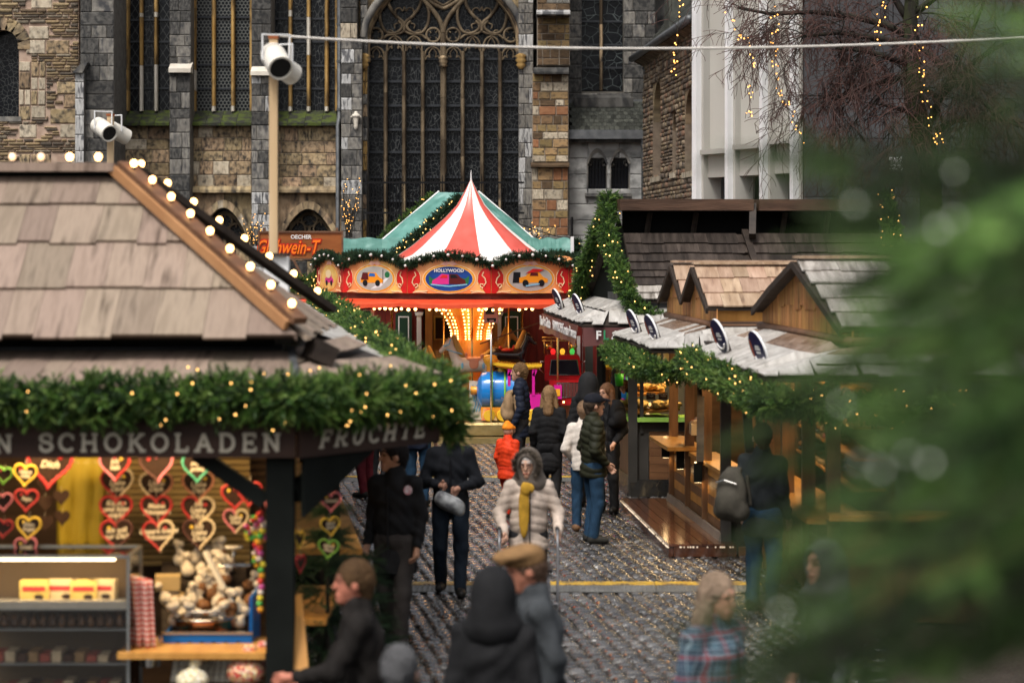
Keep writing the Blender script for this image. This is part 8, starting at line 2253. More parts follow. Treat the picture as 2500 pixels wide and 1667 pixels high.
# ------------------------------------------------------------------ red booth behind with its green tarpaulin roof
bo = wempty('red_booth', (-.9, 51.5, 0), 'dark red boarded booth with green shutters and teal tarpaulin roof', 'booth')
def booth():
	Y = 51.2; s = Y/FPX; X = lambda px: (px-1250)*s; Z = lambda py: CAM_H-(py-600)*s
	m_redw = M('dark_red_board', (.11,.012,.010), (.16,.020,.015), 2, .5, .1, rnd=.2, stretch=(6,1,.6))
	for i in range(40):
		a, b = X(775+i*18.5), X(775+(i+1)*18.5)-.006
		if 1040 < 775+(i+.5)*18.5 < 1216: continue
		q = MB(); q.bbox(a, b, Y, Y+.04, 0, 2.75); q.build('board', m_redw, bo)
	m_dw = M('door_wood', (.30,.13,.03), (.40,.19,.05), 2, .4, .1, stretch=(5,1,1))
	q = MB(); q.bbox(X(1038), X(1056), Y-.05, Y+.1, 0, Z(742)); q.build('door_post', m_dw, bo); q = MB(); q.bbox(X(1200), X(1216), Y-.05, Y+.1, 0, Z(742)); q.build('door_post', m_dw, bo)
	q = MB(); q.bbox(X(1056), X(1200), Y+.3, Y+.35, 0, 2.75); q.build('door_leaf', m_dw, bo)
	w = wempty_part('door_window', bo); q = MB(); q.bbox(X(1062), X(1122), Y+.26, Y+.28, Z(828), Z(776)); q.build('pane', M('dim_glass', (.03,.016,.006), rough=.08), w)
	for (a, b) in (((1058, 772), (1126, 776)), ((1058, 828), (1126, 831))): q = MB(); q.bbox(X(a[0]), X(b[0]), Y+.24, Y+.29, Z(b[1]), Z(a[1])); q.build('frame', M('orange_door_frame', (.60,.34,.06), rough=.4), w)  # frame in one even orange tone
	q = MB(); q.bbox(X(1058), X(1062), Y+.24, Y+.29, Z(828), Z(776)); q.build('frame', MATS['orange_door_frame'], w)
	for k, (xa, xb) in enumerate(((966, 1006), (1226, 1272))):
		sh = wempty_part('shutter', bo); q = MB(); q.prism([(X(xa), Z(862)), (X(xb), Z(862)), (X(xb), Z(762)), (X((xa+xb)/2), Z(758)), (X(xa), Z(766))], Y-.10, Y-.06); q.build('panel', M('shutter_green', (.010,.035,.022), rough=.4), sh)
		for (a, b, c, d) in ((xa+7, 772, xb-7, 774.5), (xa+7, 852, xb-7, 854.5), (xa+7, 774.5, xa+9.5, 852), (xb-9.5, 774.5, xb-7, 852)): q = MB(); q.bbox(X(a), X(c), Y-.112, Y-.102, Z(d), Z(b)); q.build('white_trim', m_fin, sh)
	for (xa, xb) in ((1018, 1029), (1215, 1224)):
		q = MB(); q.bbox(X(xa), X(xb), Y-.12, Y-.02, 0, Z(770)); q.build('white_pilaster', m_fin, bo); q = MB(); q.prism([(X(xa-3), Z(770)), (X(xb+3), Z(770)), (X(xb+5), Z(762)), (X(xa-5), Z(762))], Y-.14, Y-.01); q.build('pilaster_cap', m_fin, bo)
	q = MB(); q.bbox(X(1408), X(1416), Y-.15, Y-.1, 0, Z(820)); q.build('white_post', m_fin, bo)
	m_tarp = M('teal_tarpaulin', (.075,.21,.175), (.13,.30,.26), 2.2, .5, .5, 3, detail=3, stretch=(1,1,2.2), dirt=(.24,.42,.38), dscale=1.8, dlo=.55, dhi=.7)
	for (xa, xb) in ((808, 1010), (1290, 1398)):
		q = MB(); n = 16; pts = []
		for i in range(n+1):
			x = X(xa)+(X(xb)-X(xa))*i/n; dy = .012*math.sin(i*1.9); pts += [(x, Y-.2+dy, Z(582)+.02*math.sin(i*1.1)), (x, Y-.27-dy, Z(606)), (x, Y-.3+dy, 2.7)]
		q.add(pts, [(3*i+j, 3*i+j+1, 3*i+j+4, 3*i+j+3) for i in range(n) for j in range(2)]); o = q.build('tarpaulin_band', m_tarp, bo); o.modifiers.new('thickness', 'SOLIDIFY').thickness = .01
	for px in (802, 1396): q = MB(); q.bbox(X(px-4), X(px+4), Y-.34, Y-.26, 2.6, Z(578)); q.build('white_post', m_fin, bo)
	for mir in (1, -1):
		f = lambda px: px if mir > 0 else 2*1120-px
		pts = [W(f(1072), 471, 51.9), W(f(1120), 472, 51.0), W(f(1000), 622, 50.4), W(f(895), 622, 51.3)]
		q = MB(); n = 9; gp = []
		for i in range(n+1):
			for j in range(n+1):
				a = pts[0].lerp(pts[1], i/n); b = pts[3].lerp(pts[2], i/n); p = a.lerp(b, j/n); p.z += .035*math.sin(i*2.2+j*.4)*math.sin(PI*j/n); gp.append(p)
		q.add(gp, [(i*(n+1)+j, (i+1)*(n+1)+j, (i+1)*(n+1)+j+1, i*(n+1)+j+1) for i in range(n) for j in range(n)]); o = q.build('roof_sheet', m_tarp, bo, True); o.modifiers.new('thickness', 'SOLIDIFY').thickness = .02
		q = MB(); q.tube([pts[0]+Vector((0,0,.03)), pts[3]+Vector((0,0,.03))], .025, 6); q.build('edge_pipe', m_fin, bo)
	q = MB(); q.bbox(X(800), X(1400), Y+.1, Y+3, 2.7, 2.76); q.build('flat_roof', m_darkwood, bo); q = MB(); q.bbox(X(800), X(1400), Y+3, Y+3.1, 0, 3.0); q.build('back_wall', m_darkwood, bo)
booth()
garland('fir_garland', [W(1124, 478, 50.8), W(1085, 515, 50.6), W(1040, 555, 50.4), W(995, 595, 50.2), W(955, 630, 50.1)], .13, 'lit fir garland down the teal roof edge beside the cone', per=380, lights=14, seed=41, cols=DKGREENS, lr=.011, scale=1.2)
garland('fir_garland', [W(1062, 478, 52.2), W(1010, 515, 52.0), W(960, 560, 51.9), W(928, 590, 51.8)], .10, 'fir garland along the back edge of the teal roof', per=320, lights=4, seed=42, lr=.010, scale=1.2)
garland('fir_garland', [W(782, 585, 50.3), W(776, 630, 50.2), W(780, 690, 50.1), W(778, 740, 50.0)], .14, 'lit fir garland hanging at the left corner of the carousel', per=420, lights=12, seed=43, lr=.011, scale=1.2)
garland('fir_garland', [W(1406, 585, 51), W(1410, 620, 51), W(1420, 650, 51)], .12, 'short fir garland at the right end of the teal roof', per=420, lights=6, seed=44, cols=DKGREENS, lr=.011, scale=1.2)

# ------------------------------------------------------------------ mulled wine stall sign and its booth
gw = wempty('mulled_wine_stall', W(690, 950, 49.5), 'brown mulled wine stall with orange script sign behind the pole', 'market stall')
def mulled():
	Y = 49.5; s = Y/FPX; X = lambda px: (px-1250)*s; Z = lambda py: CAM_H-(py-600)*s
	m_gs = M('sign_brown', (.20,.062,.016), (.27,.09,.026), 2, .4, .1, stretch=(1,1,5))
	q = MB(); q.bbox(X(634), X(834), Y, Y+.05, Z(630), Z(568)); sg = q.build('sign_board', m_gs, gw); sg['label'] = 'brown board lettered OECHER and orange mulled wine script'
	for (a, b, c, d) in ((630, 564, 838, 568.5), (630, 630, 838, 634), (630, 568.5, 634, 630), (834, 568.5, 838, 630)): q = MB(); q.bbox(X(a), X(c), Y-.03, Y+.06, Z(d), Z(b)); q.build('sign_frame', m_beam, sg)
	x = obj('lettering', text_mesh('lettering', 'OECHER', .11, m_print, .004, .003), sg, (X(735), Y-.012, Z(579))); x['kind'] = 'stuff'
	for (off, mt, e, bd) in ((0, M('script_red', (.45,.015,.01), rough=.5), .012, .03), (0, M('script_orange', (.82,.17,.012), rough=.4), .024, .006)):
		x = obj('lettering', text_mesh('lettering', 'Glühwein-T', .40, mt, .004, bd, .35, sx=.66), sg, (X(700), Y-e, Z(605))); x['kind'] = 'stuff'
	for px in (644, 822): q = MB(); q.bbox(X(px-3), X(px+3), Y+.06, Y+.14, 2.4, Z(556)); q.build('sign_post', m_beam, gw)
	q = MB(); q.bar((X(716), Y-.05, Z(632)), (X(742), Y-.05, Z(682)), .05); q.build('sign_brace', m_beam, gw)
	q = MB(); q.bbox(X(540), X(782), Y, Y+2.5, 0, Z(742)); q.build('body', m_brownpanel, gw); q = MB(); q.bbox(X(536), X(786), Y-.3, Y+2.6, Z(742), Z(728)); q.build('roof', m_beam, gw)
mulled()
garland('fir_garland', [W(690, 680, 49), W(740, 684, 49), W(775, 682, 49)], .10, 'upper lit fir garland under the mulled wine sign', per=360, lights=22, seed=51, lr=.011, scale=1.1)
garland('fir_garland', [W(690, 702, 48.9), W(740, 706, 48.9), W(778, 702, 48.9)], .10, 'lower lit fir garland under the mulled wine sign', per=360, lights=22, seed=52, lr=.011, scale=1.1)

# ------------------------------------------------------------------ projector poles and the rope
m_pine = M('planed_pine', (.52,.36,.20), (.62,.45,.27), 1.5, .6, .1, 6, stretch=(5,5,.5))
m_proj = M('projector_white', (.66,.62,.54), (.72,.68,.60), 4, .35)
def projector_pole(px, ytop, Y, wpx, heads, label, box=None):
	s = Y/FPX; p = W(px, ytop, Y); t = wempty('projector_pole', (p.x, Y, 0), label, 'pole', 'pine poles with white projectors')
	w = wpx*s; q = MB(); q.bbox(p.x-w/2, p.x+w/2, Y-w/2, Y+w/2, 0, p.z); q.build('pole', m_pine, t)
	q = MB(); q.bbox(p.x-w*.6, p.x+w*.6, Y-w*.6, Y+w*.6, p.z, p.z+.03); q.build('cap', M('rusty_clamp', (.30,.09,.03), rough=.6), t)
	for (hx, hy, dia, ln, ax) in heads:
		c = W(hx, hy, Y-.14 if ax[1] < 0 else Y+.24); ax = Vector(ax).normalized(); m = Matrix.Translation(c) @ ax.to_track_quat('Z', 'Y').to_matrix().to_4x4(); r = dia*s/2; l = ln*s
		q = MB(); q.lathe([(.001, -l*.5), (r*.6, -l*.5), (r*.95, -l*.42), (r, -l*.3), (r, l*.5), (r*.86, l*.5), (r*.84, l*.1)], 28, m); h = q.build('projector', m_proj, t, 'auto')
		q = MB(); q.lathe([(.001, l*.44), (r*.87, l*.44)], 28, m); q.build('opening', m_socket, h)
		up = Vector((0, 0, 1)); sd = ax.cross(up).normalized()
		q = MB(); q.tube([c+sd*r*1.08, c+sd*r*1.1+up*r*2.0, c-sd*r*1.1+up*r*2.0, c-sd*r*1.08], .012, 6); q.build('yoke', m_fin, h)
	if box:
		q = MB(); q.bbox(W(box[0], 0, Y).x, W(box[2], 0, Y).x, Y-.25, Y-.1, W(0, box[3], Y).z, W(0, box[1], Y).z); q.build('white_box', m_fin, t)
		q = MB(); q.bbox(W(box[0]-18, 0, Y).x, W(box[2]-4, 0, Y).x, Y-.3, Y+.1, W(0, box[1]-1, Y).z, W(0, box[1]-8, Y).z); q.build('box_lid', m_darkwood, t)
projector_pole(668, 96, 22.0, 20, [(674, 148, 62, 95, (.28, -.72, -.42)), (690, 165, 56, 85, (.5, .75, -.35))], 'pine pole with large white projector and white box', (650, 626, 710, 724))
projector_pole(270, 284, 31.0, 15, [(252, 315, 42, 74, (.55, -.75, -.35)), (284, 322, 40, 66, (.6, .6, -.35))], 'shorter pine pole with twin white projectors behind the ridge')
pts = []
for i in range(41):
	f = i/40; px = 682+(2620-682)*f; py = 88 + (84-88)*f + 4*36*f*(1-f) - 10*math.sin(f*PI)*f*.6
	pts.append(W(px, py, 22.0+2*f))
q = MB(); q.tube(pts, [.012+.0015*math.sin(i*3) for i in range(41)], 6); thing1('frosted_rope', q, M('white_rope', (.62,.58,.53), (.72,.68,.63), 60, .9, .6, 120), 'pale fuzzy rope slung across the square from the projector pole', 'rope', smooth=True)
bpy.data.objects['frosted_rope'].location = (0, 0, 0)

# lit bare twig bundles against the church
def twig_lights(px, y0, y1, Y, w, label, n=16, seed=1):
	g = random.Random(seed); b = W(px, y1, Y); t = wempty('lit_twigs', b, label, 'fairy lights', 'bare twigs wound with lights'); q = MB(); pts = []
	for i in range(n):
		p = W(px+g.uniform(-8, 8), y1, Y); top = W(px+g.uniform(-w, w), y0+g.uniform(0, (y1-y0)*.3), Y+g.uniform(-.2, .2)); path = [p.lerp(top, f)+Vector((g.uniform(-.08,.08), 0, 0))*(1 if 0 < f < 1 else 0) for f in (0, .25, .5, .75, 1)]
		q.tube(path, [.016, .012, .010, .007, .004], 4)
		for k in range(4): f = g.uniform(.1, 1)*4; j = min(int(f), 3); pts.append(path[j].lerp(path[j+1], f-j)+Vector((g.uniform(-.04,.04), -.02, g.uniform(-.03,.03))))
	q.build('twigs', m_limb, t).__setitem__('kind', 'stuff'); bulbs_mesh('bulbs', pts, .0095, m_fairy, t, 5, 3)
twig_lights(852, 420, 580, 55, 34, 'tall bare twigs with amber lights left of the great window', 16, 1)
twig_lights(620, 520, 600, 54, 26, 'small lit twigs above the left end of the mulled wine sign', 10, 2)
twig_lights(1318, 545, 600, 55, 45, 'dark unlit looking twigs with few lights right of the cone', 10, 3)
q = MB(); q.tube([W(1262, 545, 54), W(1300, 558, 54), W(1350, 575, 54), W(1400, 585, 54), W(1432, 590, 54)], .012, 5); q.tube([W(1396, 530, 54), W(1396, 600, 54), Vector((W(1396, 600, 54).x, 54, 0))], .03, 6); thing1('cable_on_post', q, m_iron, 'black cable strung to a short post right of the cone', 'cable')
# ------------------------------------------------------------------ people
def cloth(c, nm=None, **k):
	nm = 'cloth_%d_%d_%d' % tuple(int(v*999) for v in c)
	return M(nm, tuple(v*.8 for v in c), tuple(v*1.2 for v in c), 9, k.get('rough', .8), .25, 60, spec=.12)
m_skin = M('skin', (.95,.95,.95), (1.05,1.05,1.05), 20, .5, attr=True)
def plaid():
	m = bpy.data.materials.new('plaid'); m.use_nodes = True; N = m.node_tree.nodes; L = m.node_tree.links.new
	tc = N.new('ShaderNodeTexCoord'); col = None
	prev = (.055,.11,.16,1)
	for (ax, sc, c, th) in (('X', 5, (.02,.03,.06,1), .62), ('Z', 5, (.02,.03,.06,1), .62), ('X', 2.5, (.22,.02,.03,1), .93), ('Z', 2.5, (.22,.02,.03,1), .93), ('Z', 10, (.30,.40,.45,1), .97), ('X', 10, (.30,.40,.45,1), .97)):
		w = N.new('ShaderNodeTexWave'); w.bands_direction = ax; w.inputs['Scale'].default_value = sc; L(tc.outputs['Object'], w.inputs['Vector'])
		g = N.new('ShaderNodeMath'); g.operation = 'GREATER_THAN'; g.inputs[1].default_value = th; L(w.outputs['Fac'], g.inputs[0])
		f = N.new('ShaderNodeMath'); f.operation = 'MULTIPLY'; f.inputs[1].default_value = .7; L(g.outputs[0], f.inputs[0])
		mx = N.new('ShaderNodeMix'); mx.data_type = 'RGBA'; L(f.outputs[0], mx.inputs[0]); mx.inputs[7].default_value = c
		if col is None: mx.inputs[6].default_value = prev
		else: L(col, mx.inputs[6])
		col = mx.outputs[2]
	L(col, N['Principled BSDF'].inputs['Base Color']); N['Principled BSDF'].inputs['Roughness'].default_value = .9
	return m

def person(px, Y, face, label, h=1.75, jk=(.02,.02,.022), tr=(.02,.025,.035), sh=(.015,.014,.013), hair=(.06,.035,.02), hstyle='short', hat=None, hatc=(.02,.02,.022),
		   aL=None, aR=None, step=.0, jlen=.80, puff=0.0, yaw=0.0, pitch=0.0, lean=0.0, skin=(.50,.28,.19), vox=.0105, fat=1.0, jmat=None, glasses=False, scarf=None):
	s = h/1.75
	t = empty('person', ((px-1250)*Y/FPX, Y, 0), rad(face), label, 'person', 'people in the market lane'); t.scale = (s, s, s)
	def put(name, V, Q, mat, col=None, par=t):
		return obj(name, np_mesh(name, V, Q, mat, col, True), par)
	ly = lambda z: -lean*max(0, z-.9)
	A = np.array
	sgn = {'L': 1, 'R': -1}
	hip = {k: A([sgn[k]*.095, 0, .92]) for k in 'LR'}
	fs = {'L': -step, 'R': step}
	ank = {k: A([sgn[k]*.10, fs[k]*.9+.03, .09+max(0, fs[k])*.18]) for k in 'LR'}
	kn = {k: A([sgn[k]*.105, fs[k]*.35-.03-max(0, fs[k])*.1, .49]) for k in 'LR'}
	shd = {k: A([sgn[k]*.165*fat**.5, ly(1.42), 1.42]) for k in 'LR'}
	el, wr = {}, {}
	for k, a in (('L', aL), ('R', aR)):
		if a is None: a = ((.225, .05, 1.15), (.235, -.06, .90))
		e, w = a
		el[k] = A([sgn[k]*e[0], e[1]+ly(e[2]), e[2]]); wr[k] = A([sgn[k]*w[0], w[1]+ly(w[2]), w[2]])
	HR = Matrix.Rotation(rad(yaw), 3, 'Z') @ Matrix.Rotation(rad(pitch), 3, 'X'); HRn = np.array(HR)
	nb = A([0, ly(1.5), 1.5]); hp = lambda x, y, z: tuple(nb + HRn @ A([x, y-.02, z-1.5]))
	HS_ = 1.10
	def hsc(L):
		z = lambda p: tuple(nb + (A(p)-nb)*HS_)
		return [(q[0], z(q[1]), z(q[2]), q[3]*HS_, q[4]*HS_) + tuple(q[5:]) if q[0] == 'c' else (q[0], z(q[1]), tuple(v*HS_ for v in q[2])) + tuple(q[3:]) for q in L]
	# body
	pr = [('e', (0, ly(1.25), 1.25), (.16,.10,.25)), ('e', (0, 0, .98), (.15,.10,.15)), ('c', tuple(nb+A([0,0,-.06])), hp(0, 0, 1.58), .058, .052)]
	pr += hsc([('e', hp(0, .012, 1.655), (.076,.096,.108), HRn, .02), ('c', hp(0, -.035, 1.60), hp(0, -.062, 1.553), .052, .030), ('c', hp(0, -.086, 1.655), hp(0, -.101, 1.618), .009, .013, .012), ('c', hp(-.028, -.074, 1.675), hp(.028, -.074, 1.675), .016, .016, .012), ('c', hp(-.022, -.084, 1.578), hp(.022, -.084, 1.578), .010, .010, .01)])
	for k in 'LR':
		q = sgn[k]
		pr += hsc([('e', hp(q*.078, .01, 1.635), (.012,.022,.032), HRn, .008)])
		pr += [('c', tuple(shd[k]), tuple(el[k]), .05, .042), ('c', tuple(el[k]), tuple(wr[k]), .040, .028), ('c', tuple(hip[k]), tuple(kn[k]), .075, .055), ('c', tuple(kn[k]), tuple(ank[k]), .052, .036), ('c', tuple(ank[k]), tuple(ank[k]+A([0,-.12,-.04])), .03, .025)]
		d = wr[k]-el[k]; d /= np.linalg.norm(d); lat = np.cross(d, A([q*1.0, .25, .1])); lat /= np.linalg.norm(lat); nr = np.cross(d, lat)*q
		if nr[1] > 0: nr = -nr*.4
		pc = wr[k]+d*.05
		pr += [('c', tuple(wr[k]), tuple(wr[k]+d*.085), .026, .030)]
		for i, fl in enumerate((.062, .075, .070, .055)):
			b = wr[k]+d*.085+lat*(i-1.5)*.0205; m1 = b+d*fl*.55+nr*.012; e1 = m1+d*fl*.35+nr*.035
			pr += [('c', tuple(b), tuple(m1), .0105, .0098, .004), ('c', tuple(m1), tuple(e1), .0098, .0088, .004)]
		th = wr[k]+d*.03-lat*.03; m1 = th+d*.035-lat*.022+nr*.012; pr += [('c', tuple(th), tuple(m1), .013, .011, .006), ('c', tuple(m1), tuple(m1+d*.03+nr*.01), .011, .0095, .004)]
	V, Q = sdf_mesh(pr, vox, .018)
	col = np.tile(A(skin), (len(V), 1))
	hl = ((V-nb)/HS_) @ HRn; hl[:, 1] += .02; hl[:, 2] += 1.5
	face_ = hl[:, 2] > 1.5
	for ex in (-.030, .030): col[face_ & (((hl[:, 0]-ex)/.016)**2+((hl[:, 2]-1.655)/.009)**2 < 1) & (hl[:, 1] < -.05)] = (.03,.022,.02)
	for ex in (-.032, .032): col[face_ & (((hl[:, 0]-ex)/.024)**2+((hl[:, 2]-1.683)/.006)**2 < 1) & (hl[:, 1] < -.05)] = A(hair)*.8
	col[face_ & (np.abs(hl[:, 0]) < .026) & (np.abs(hl[:, 2]-1.577) < .008) & (hl[:, 1] < -.05)] = A(skin)*A([.75,.45,.42])
	put('body', V, Q, m_skin, col)
	# trousers and shoes
	pr = [('e', (0, 0, .95), (.165*fat,.125*fat,.13))]
	for k in 'LR': pr += [('c', tuple(hip[k]), tuple(kn[k]), .098*fat, .075), ('c', tuple(kn[k]), tuple(ank[k]), .074, .062)]
	V, Q = sdf_mesh(pr, .016, .03); V = V + .003*np.sin(V @ A([[21.],[17.],[26.]])+2*np.sin(V[:, :1]*31+V[:, 2:]*9))*A([1,1,0]); put('trousers', V, Q, cloth(tr))
	for k in 'LR':
		a = ank[k]; b0 = a[2]-.09
		V, Q = sdf_mesh([('c', (a[0], a[1]+.02, b0+.055), (a[0]+sgn[k]*.015, a[1]-.15, b0+.045), .050, .042), ('c', (a[0], a[1]+.01, b0+.06), (a[0], a[1], b0+.11), .05, .052)], .012, .03); V[:, 2] = np.maximum(V[:, 2], b0+.002); put('shoe', V, Q, cloth(sh, rough=.5))
	# jacket
	pr = [('e', (0, ly(1.28)+.005, 1.28), (.18*fat,.135*fat,.20)), ('e', (0, ly(1.08), 1.08), (.175*fat,.132*fat,.22)), ('c', (0, ly(1.46)+.01, 1.44), (0, ly(1.5)+.005, 1.52), .11, .085), ('c', tuple(shd['L']), tuple(shd['R']), .068, .068)]
	if jlen < 1.0: pr += [('e', (0, 0, max(jlen+.06, .70)), (.182*fat,.145*fat,.20))]
	for k in 'LR': pr += [('c', tuple(shd[k]), tuple(el[k]), .074*fat**.5, .062), ('c', tuple(el[k]), tuple(wr[k]-(wr[k]-el[k])*.06), .060, .046)]
	V, Q = sdf_mesh(pr, .014, .035)
	arm = np.abs(V[:, 0]) > .26
	V[:, 2] = np.where(~arm | (V[:, 2] > jlen), np.maximum(V[:, 2], jlen), V[:, 2])
	me = np_mesh('jacket', V, Q, jmat or cloth(jk, rough=.55 if puff else .85), None, True)
	N_ = np.zeros(len(V)*3, np.float32); me.vertices.foreach_get('normal', N_); N_ = N_.reshape(-1, 3)
	amp = puff*(np.sqrt(np.abs(np.sin(PI*(V[:, 2]+.25*np.abs(V[:, 0]))/.082)))-.6) if puff else .008*np.sin(V[:, 2]*31+V[:, 0]*22+3*np.sin(V[:, 1]*19+V[:, 2]*7))*np.sin(V[:, 0]*13+V[:, 2]*9+V[:, 1]*17)
	V2 = V+N_*A(amp)[:, None]; me.vertices.foreach_set('co', V2.astype(np.float32).ravel()); me.update(); obj('jacket', me, t)
	q = MB(); q.tube([(0, ly(z)-(.1385 if z > 1.2 else .137)*fat-.004-(.02 if puff else 0), z) for z in (jlen+.05, 1.05, 1.25, 1.40)], .007, 5); q.build('zip', m_blackp, t)
	# hair
	if hat not in ('hood', 'beanie') or hstyle == 'long':
		pr = [('e', hp(0, .022, 1.672), (.088,.103,.108), HRn, .01)]
		if hstyle == 'long': pr += [('c', hp(-.07, .03, 1.66), hp(-.085, .02, 1.44), .035, .045), ('c', hp(.07, .03, 1.66), hp(.085, .02, 1.44), .035, .045), ('c', hp(0, .07, 1.66), hp(0, .09, 1.44), .06, .07)]
		else: pr += [('c', hp(0, .07, 1.64), hp(0, .065, 1.57), .06, .045)]
		pr += [('e', hp(0, -.11, 1.60), (.074,.095,.094) if hstyle == 'long' else (.095,.10,.096), HRn, -1.0)]
		V, Q = sdf_mesh(hsc(pr), .010, .02); V = V + np.sin(V[:, :1]*420+V[:, 1:2]*300)*.0028 + NP.normal(0, .0022, V.shape); put('hair', V, Q, cloth(hair))
	if hat in ('cap', 'flat', 'beanie'):
		pr = [('e', hp(0, .015, 1.70), (.094,.112,.082), HRn, .01)]
		if hat == 'cap': pr += [('c', hp(-.035, -.10, 1.705), hp(-.03, -.165, 1.69), .016, .010, .02), ('c', hp(.035, -.10, 1.705), hp(.03, -.165, 1.69), .016, .010, .02), ('c', hp(0, -.10, 1.708), hp(0, -.175, 1.695), .016, .010, .02)]
		if hat == 'flat': pr += [('e', hp(0, -.03, 1.735), (.112,.135,.045), HRn, .03), ('c', hp(-.05, -.12, 1.71), hp(.05, -.12, 1.71), .018, .018, .03)]
		if hat == 'beanie': pr += [('c', hp(0, .03, 1.70), hp(0, .035, 1.765), .085, .055, .03), ('c', hp(-.06, -.07, 1.69), hp(.06, -.07, 1.69), .03, .03, .02)]
		V, Q = sdf_mesh(hsc(pr), .010, .02)
		zc = ((V-nb)/HS_) @ HRn; keep = zc[:, 2]+1.5 < 1.672
		V[keep] = V[keep] + (HRn @ A([0, 0, 1.0]))*HS_*(1.672-(zc[keep, 2]+1.5))[:, None]
		put('hat', V, Q, cloth(hatc))
	if hat in ('hood', 'fur'):
		pr = [('e', hp(0, .03, 1.655), (.122,.135,.148), HRn, .01), ('c', hp(0, .05, 1.62), hp(0, .05, 1.49), .105, .135, .05), ('c', hp(-.08, .03, 1.47), hp(.08, .03, 1.47), .085, .085, .06), ('e', hp(0, .10, 1.56), (.09,.07,.11), HRn, .05), ('e', hp(0, -.13, 1.635), (.078,.12,.105), HRn, -1.0)]
		V, Q = sdf_mesh(hsc(pr), .012, .03); put('hood', V, Q, cloth(hatc))
		if hat == 'fur':
			n = 520; an = NP.uniform(0, 2*PI, n); P_ = nb+HS_*(A([hp(.105*math.cos(a), -.045+NP.normal(0, .012), 1.645+.125*math.sin(a)) for a in an])-nb); D = A([HRn @ A([math.cos(a), -.5, math.sin(a)]) for a in an])+NP.normal(0, .35, (n, 3))
			scatter('fur_trim', [sprig(8, .03, .035, .004, 70, 3)], P_, D, NP.uniform(.7, 1.1, n), M('fur', (.9,.9,.9), rough=.9, attr=True), t, [(.10,.08,.06), (.05,.04,.03), (.16,.13,.10)])
	if glasses:
		q = MB()
		for ex in (-.032, .032): q.tube([hp(ex+.022*math.cos(a), -.108, 1.652+.016*math.sin(a)) for a in [2*PI*i/12 for i in range(12)]], .003, 4, closed=True)
		q.tube([hp(-.055, -.105, 1.656), hp(-.08, .0, 1.652)], .003, 4); q.tube([hp(.055, -.105, 1.656), hp(.08, .0, 1.652)], .003, 4); q.v = [tuple(nb+(A(v)-nb)*HS_) for v in q.v]; q.build('glasses', m_blackp, t)
	if scarf:
		V, Q = sdf_mesh([('e', (-.06, -.163+ly(1.3)*.6, 1.20), (.058,.018,.29)), ('e', (-.02, -.15+ly(1.42), 1.42), (.07,.02,.06))], .014, .03); put('scarf', V, Q, cloth(scarf))
	return t
BLK, NAVY, JEAN = (.012,.012,.013), (.012,.016,.030), (.018,.045,.085)
pock = ((.25, .06, 1.14), (.18, -.11, .97))
person(1448, 29.3, 105, 'man in olive puffer jacket, black cap and jeans by the deck', 1.76, (.020,.021,.012), JEAN, (.035,.034,.030), (.05,.035,.025), hat='cap', hatc=(.010,.011,.016), aL=pock, aR=pock, jlen=.80, puff=.018, fat=1.1, glasses=True)
person(1426, 30.5, 165, 'person in cream jacket and jeans half behind the olive jacket', 1.60, (.60,.54,.48), JEAN, (.20,.11,.06), hair=(.16,.10,.06), jlen=.85, puff=.006, aL=pock, aR=pock)
person(1437, 33.4, 160, 'person in black coat with a raised puffy black hood', 1.78, BLK, BLK, hat='hood', hatc=(.016,.016,.017), jlen=.75, puff=.012)
person(1482, 32.6, -25, 'woman with long brown hair in a long black coat', 1.70, BLK, BLK, hair=(.13,.065,.035), hstyle='long', jlen=.55, yaw=-20, glasses=True, aL=((.25,-.02,1.15),(.2,-.2,1.0)))
person(1270, 36.2, -100, 'brown haired man in navy and white jacket with beige backpack', 1.80, NAVY, (.03,.03,.035), hair=(.13,.075,.035), jlen=.72, puff=.014)
person(1341, 32.7, 170, 'light brown haired person in long black coat walking away', 1.66, BLK, BLK, hair=(.20,.12,.06), hstyle='long', jlen=.55, step=.15, puff=.008)
person(1240, 32.0, 140, 'child in orange red snowsuit and orange woolly hat', 1.22, (.62,.045,.012), (.55,.035,.012), hat='beanie', hatc=(.80,.24,.02), jlen=.75, puff=.008, fat=1.2, step=.12)
person(1290, 22.9, 4, 'elderly woman in beige quilted jacket pushing a walking frame', 1.63, (.50,.41,.345), (.02,.02,.022), (.02,.02,.02), hair=(.45,.43,.41), hat='fur', hatc=(.12,.10,.085), aL=((.30,-.02,1.15),(.27,-.36,.98)), aR=((.30,-.02,1.15),(.27,-.36,.98)), jlen=.78, puff=.010, lean=.12, fat=1.12, pitch=8, yaw=-18, skin=(.52,.30,.21), vox=.009, glasses=True, scarf=(.42,.24,.03))
person(965, 21.6, -22, 'man in long black coat with an arm badge walking towards us', 1.82, BLK, (.035,.03,.028), hair=(.012,.010,.010), jlen=.66, step=.16, yaw=-52, skin=(.36,.19,.12), vox=.009, fat=1.08)
person(1100, 24.9, 0, 'tall man in dark clothes holding a phone before his belly', 1.80, (.010,.011,.014), (.012,.018,.028), hair=(.02,.015,.012), aL=((.27,-.02,1.14),(.09,-.27,1.10)), aR=((.27,-.02,1.14),(.10,-.27,1.13)), jlen=.88, step=.14, pitch=18, skin=(.38,.20,.14), vox=.009)
person(1325, 14.5, -78, 'man in tan flat cap and slate blue jacket facing left', 1.76, (.050,.055,.060), BLK, hair=(.10,.06,.04), hat='flat', hatc=(.22,.125,.055), jlen=.75, skin=(.46,.19,.12), fat=1.15, pitch=10, lean=.1)
person(1205, 13.8, 172, 'person in black hooded jacket seen from behind at the bottom', 1.70, BLK, BLK, hat='hood', hatc=(.014,.014,.015), jlen=.7, fat=1.1)
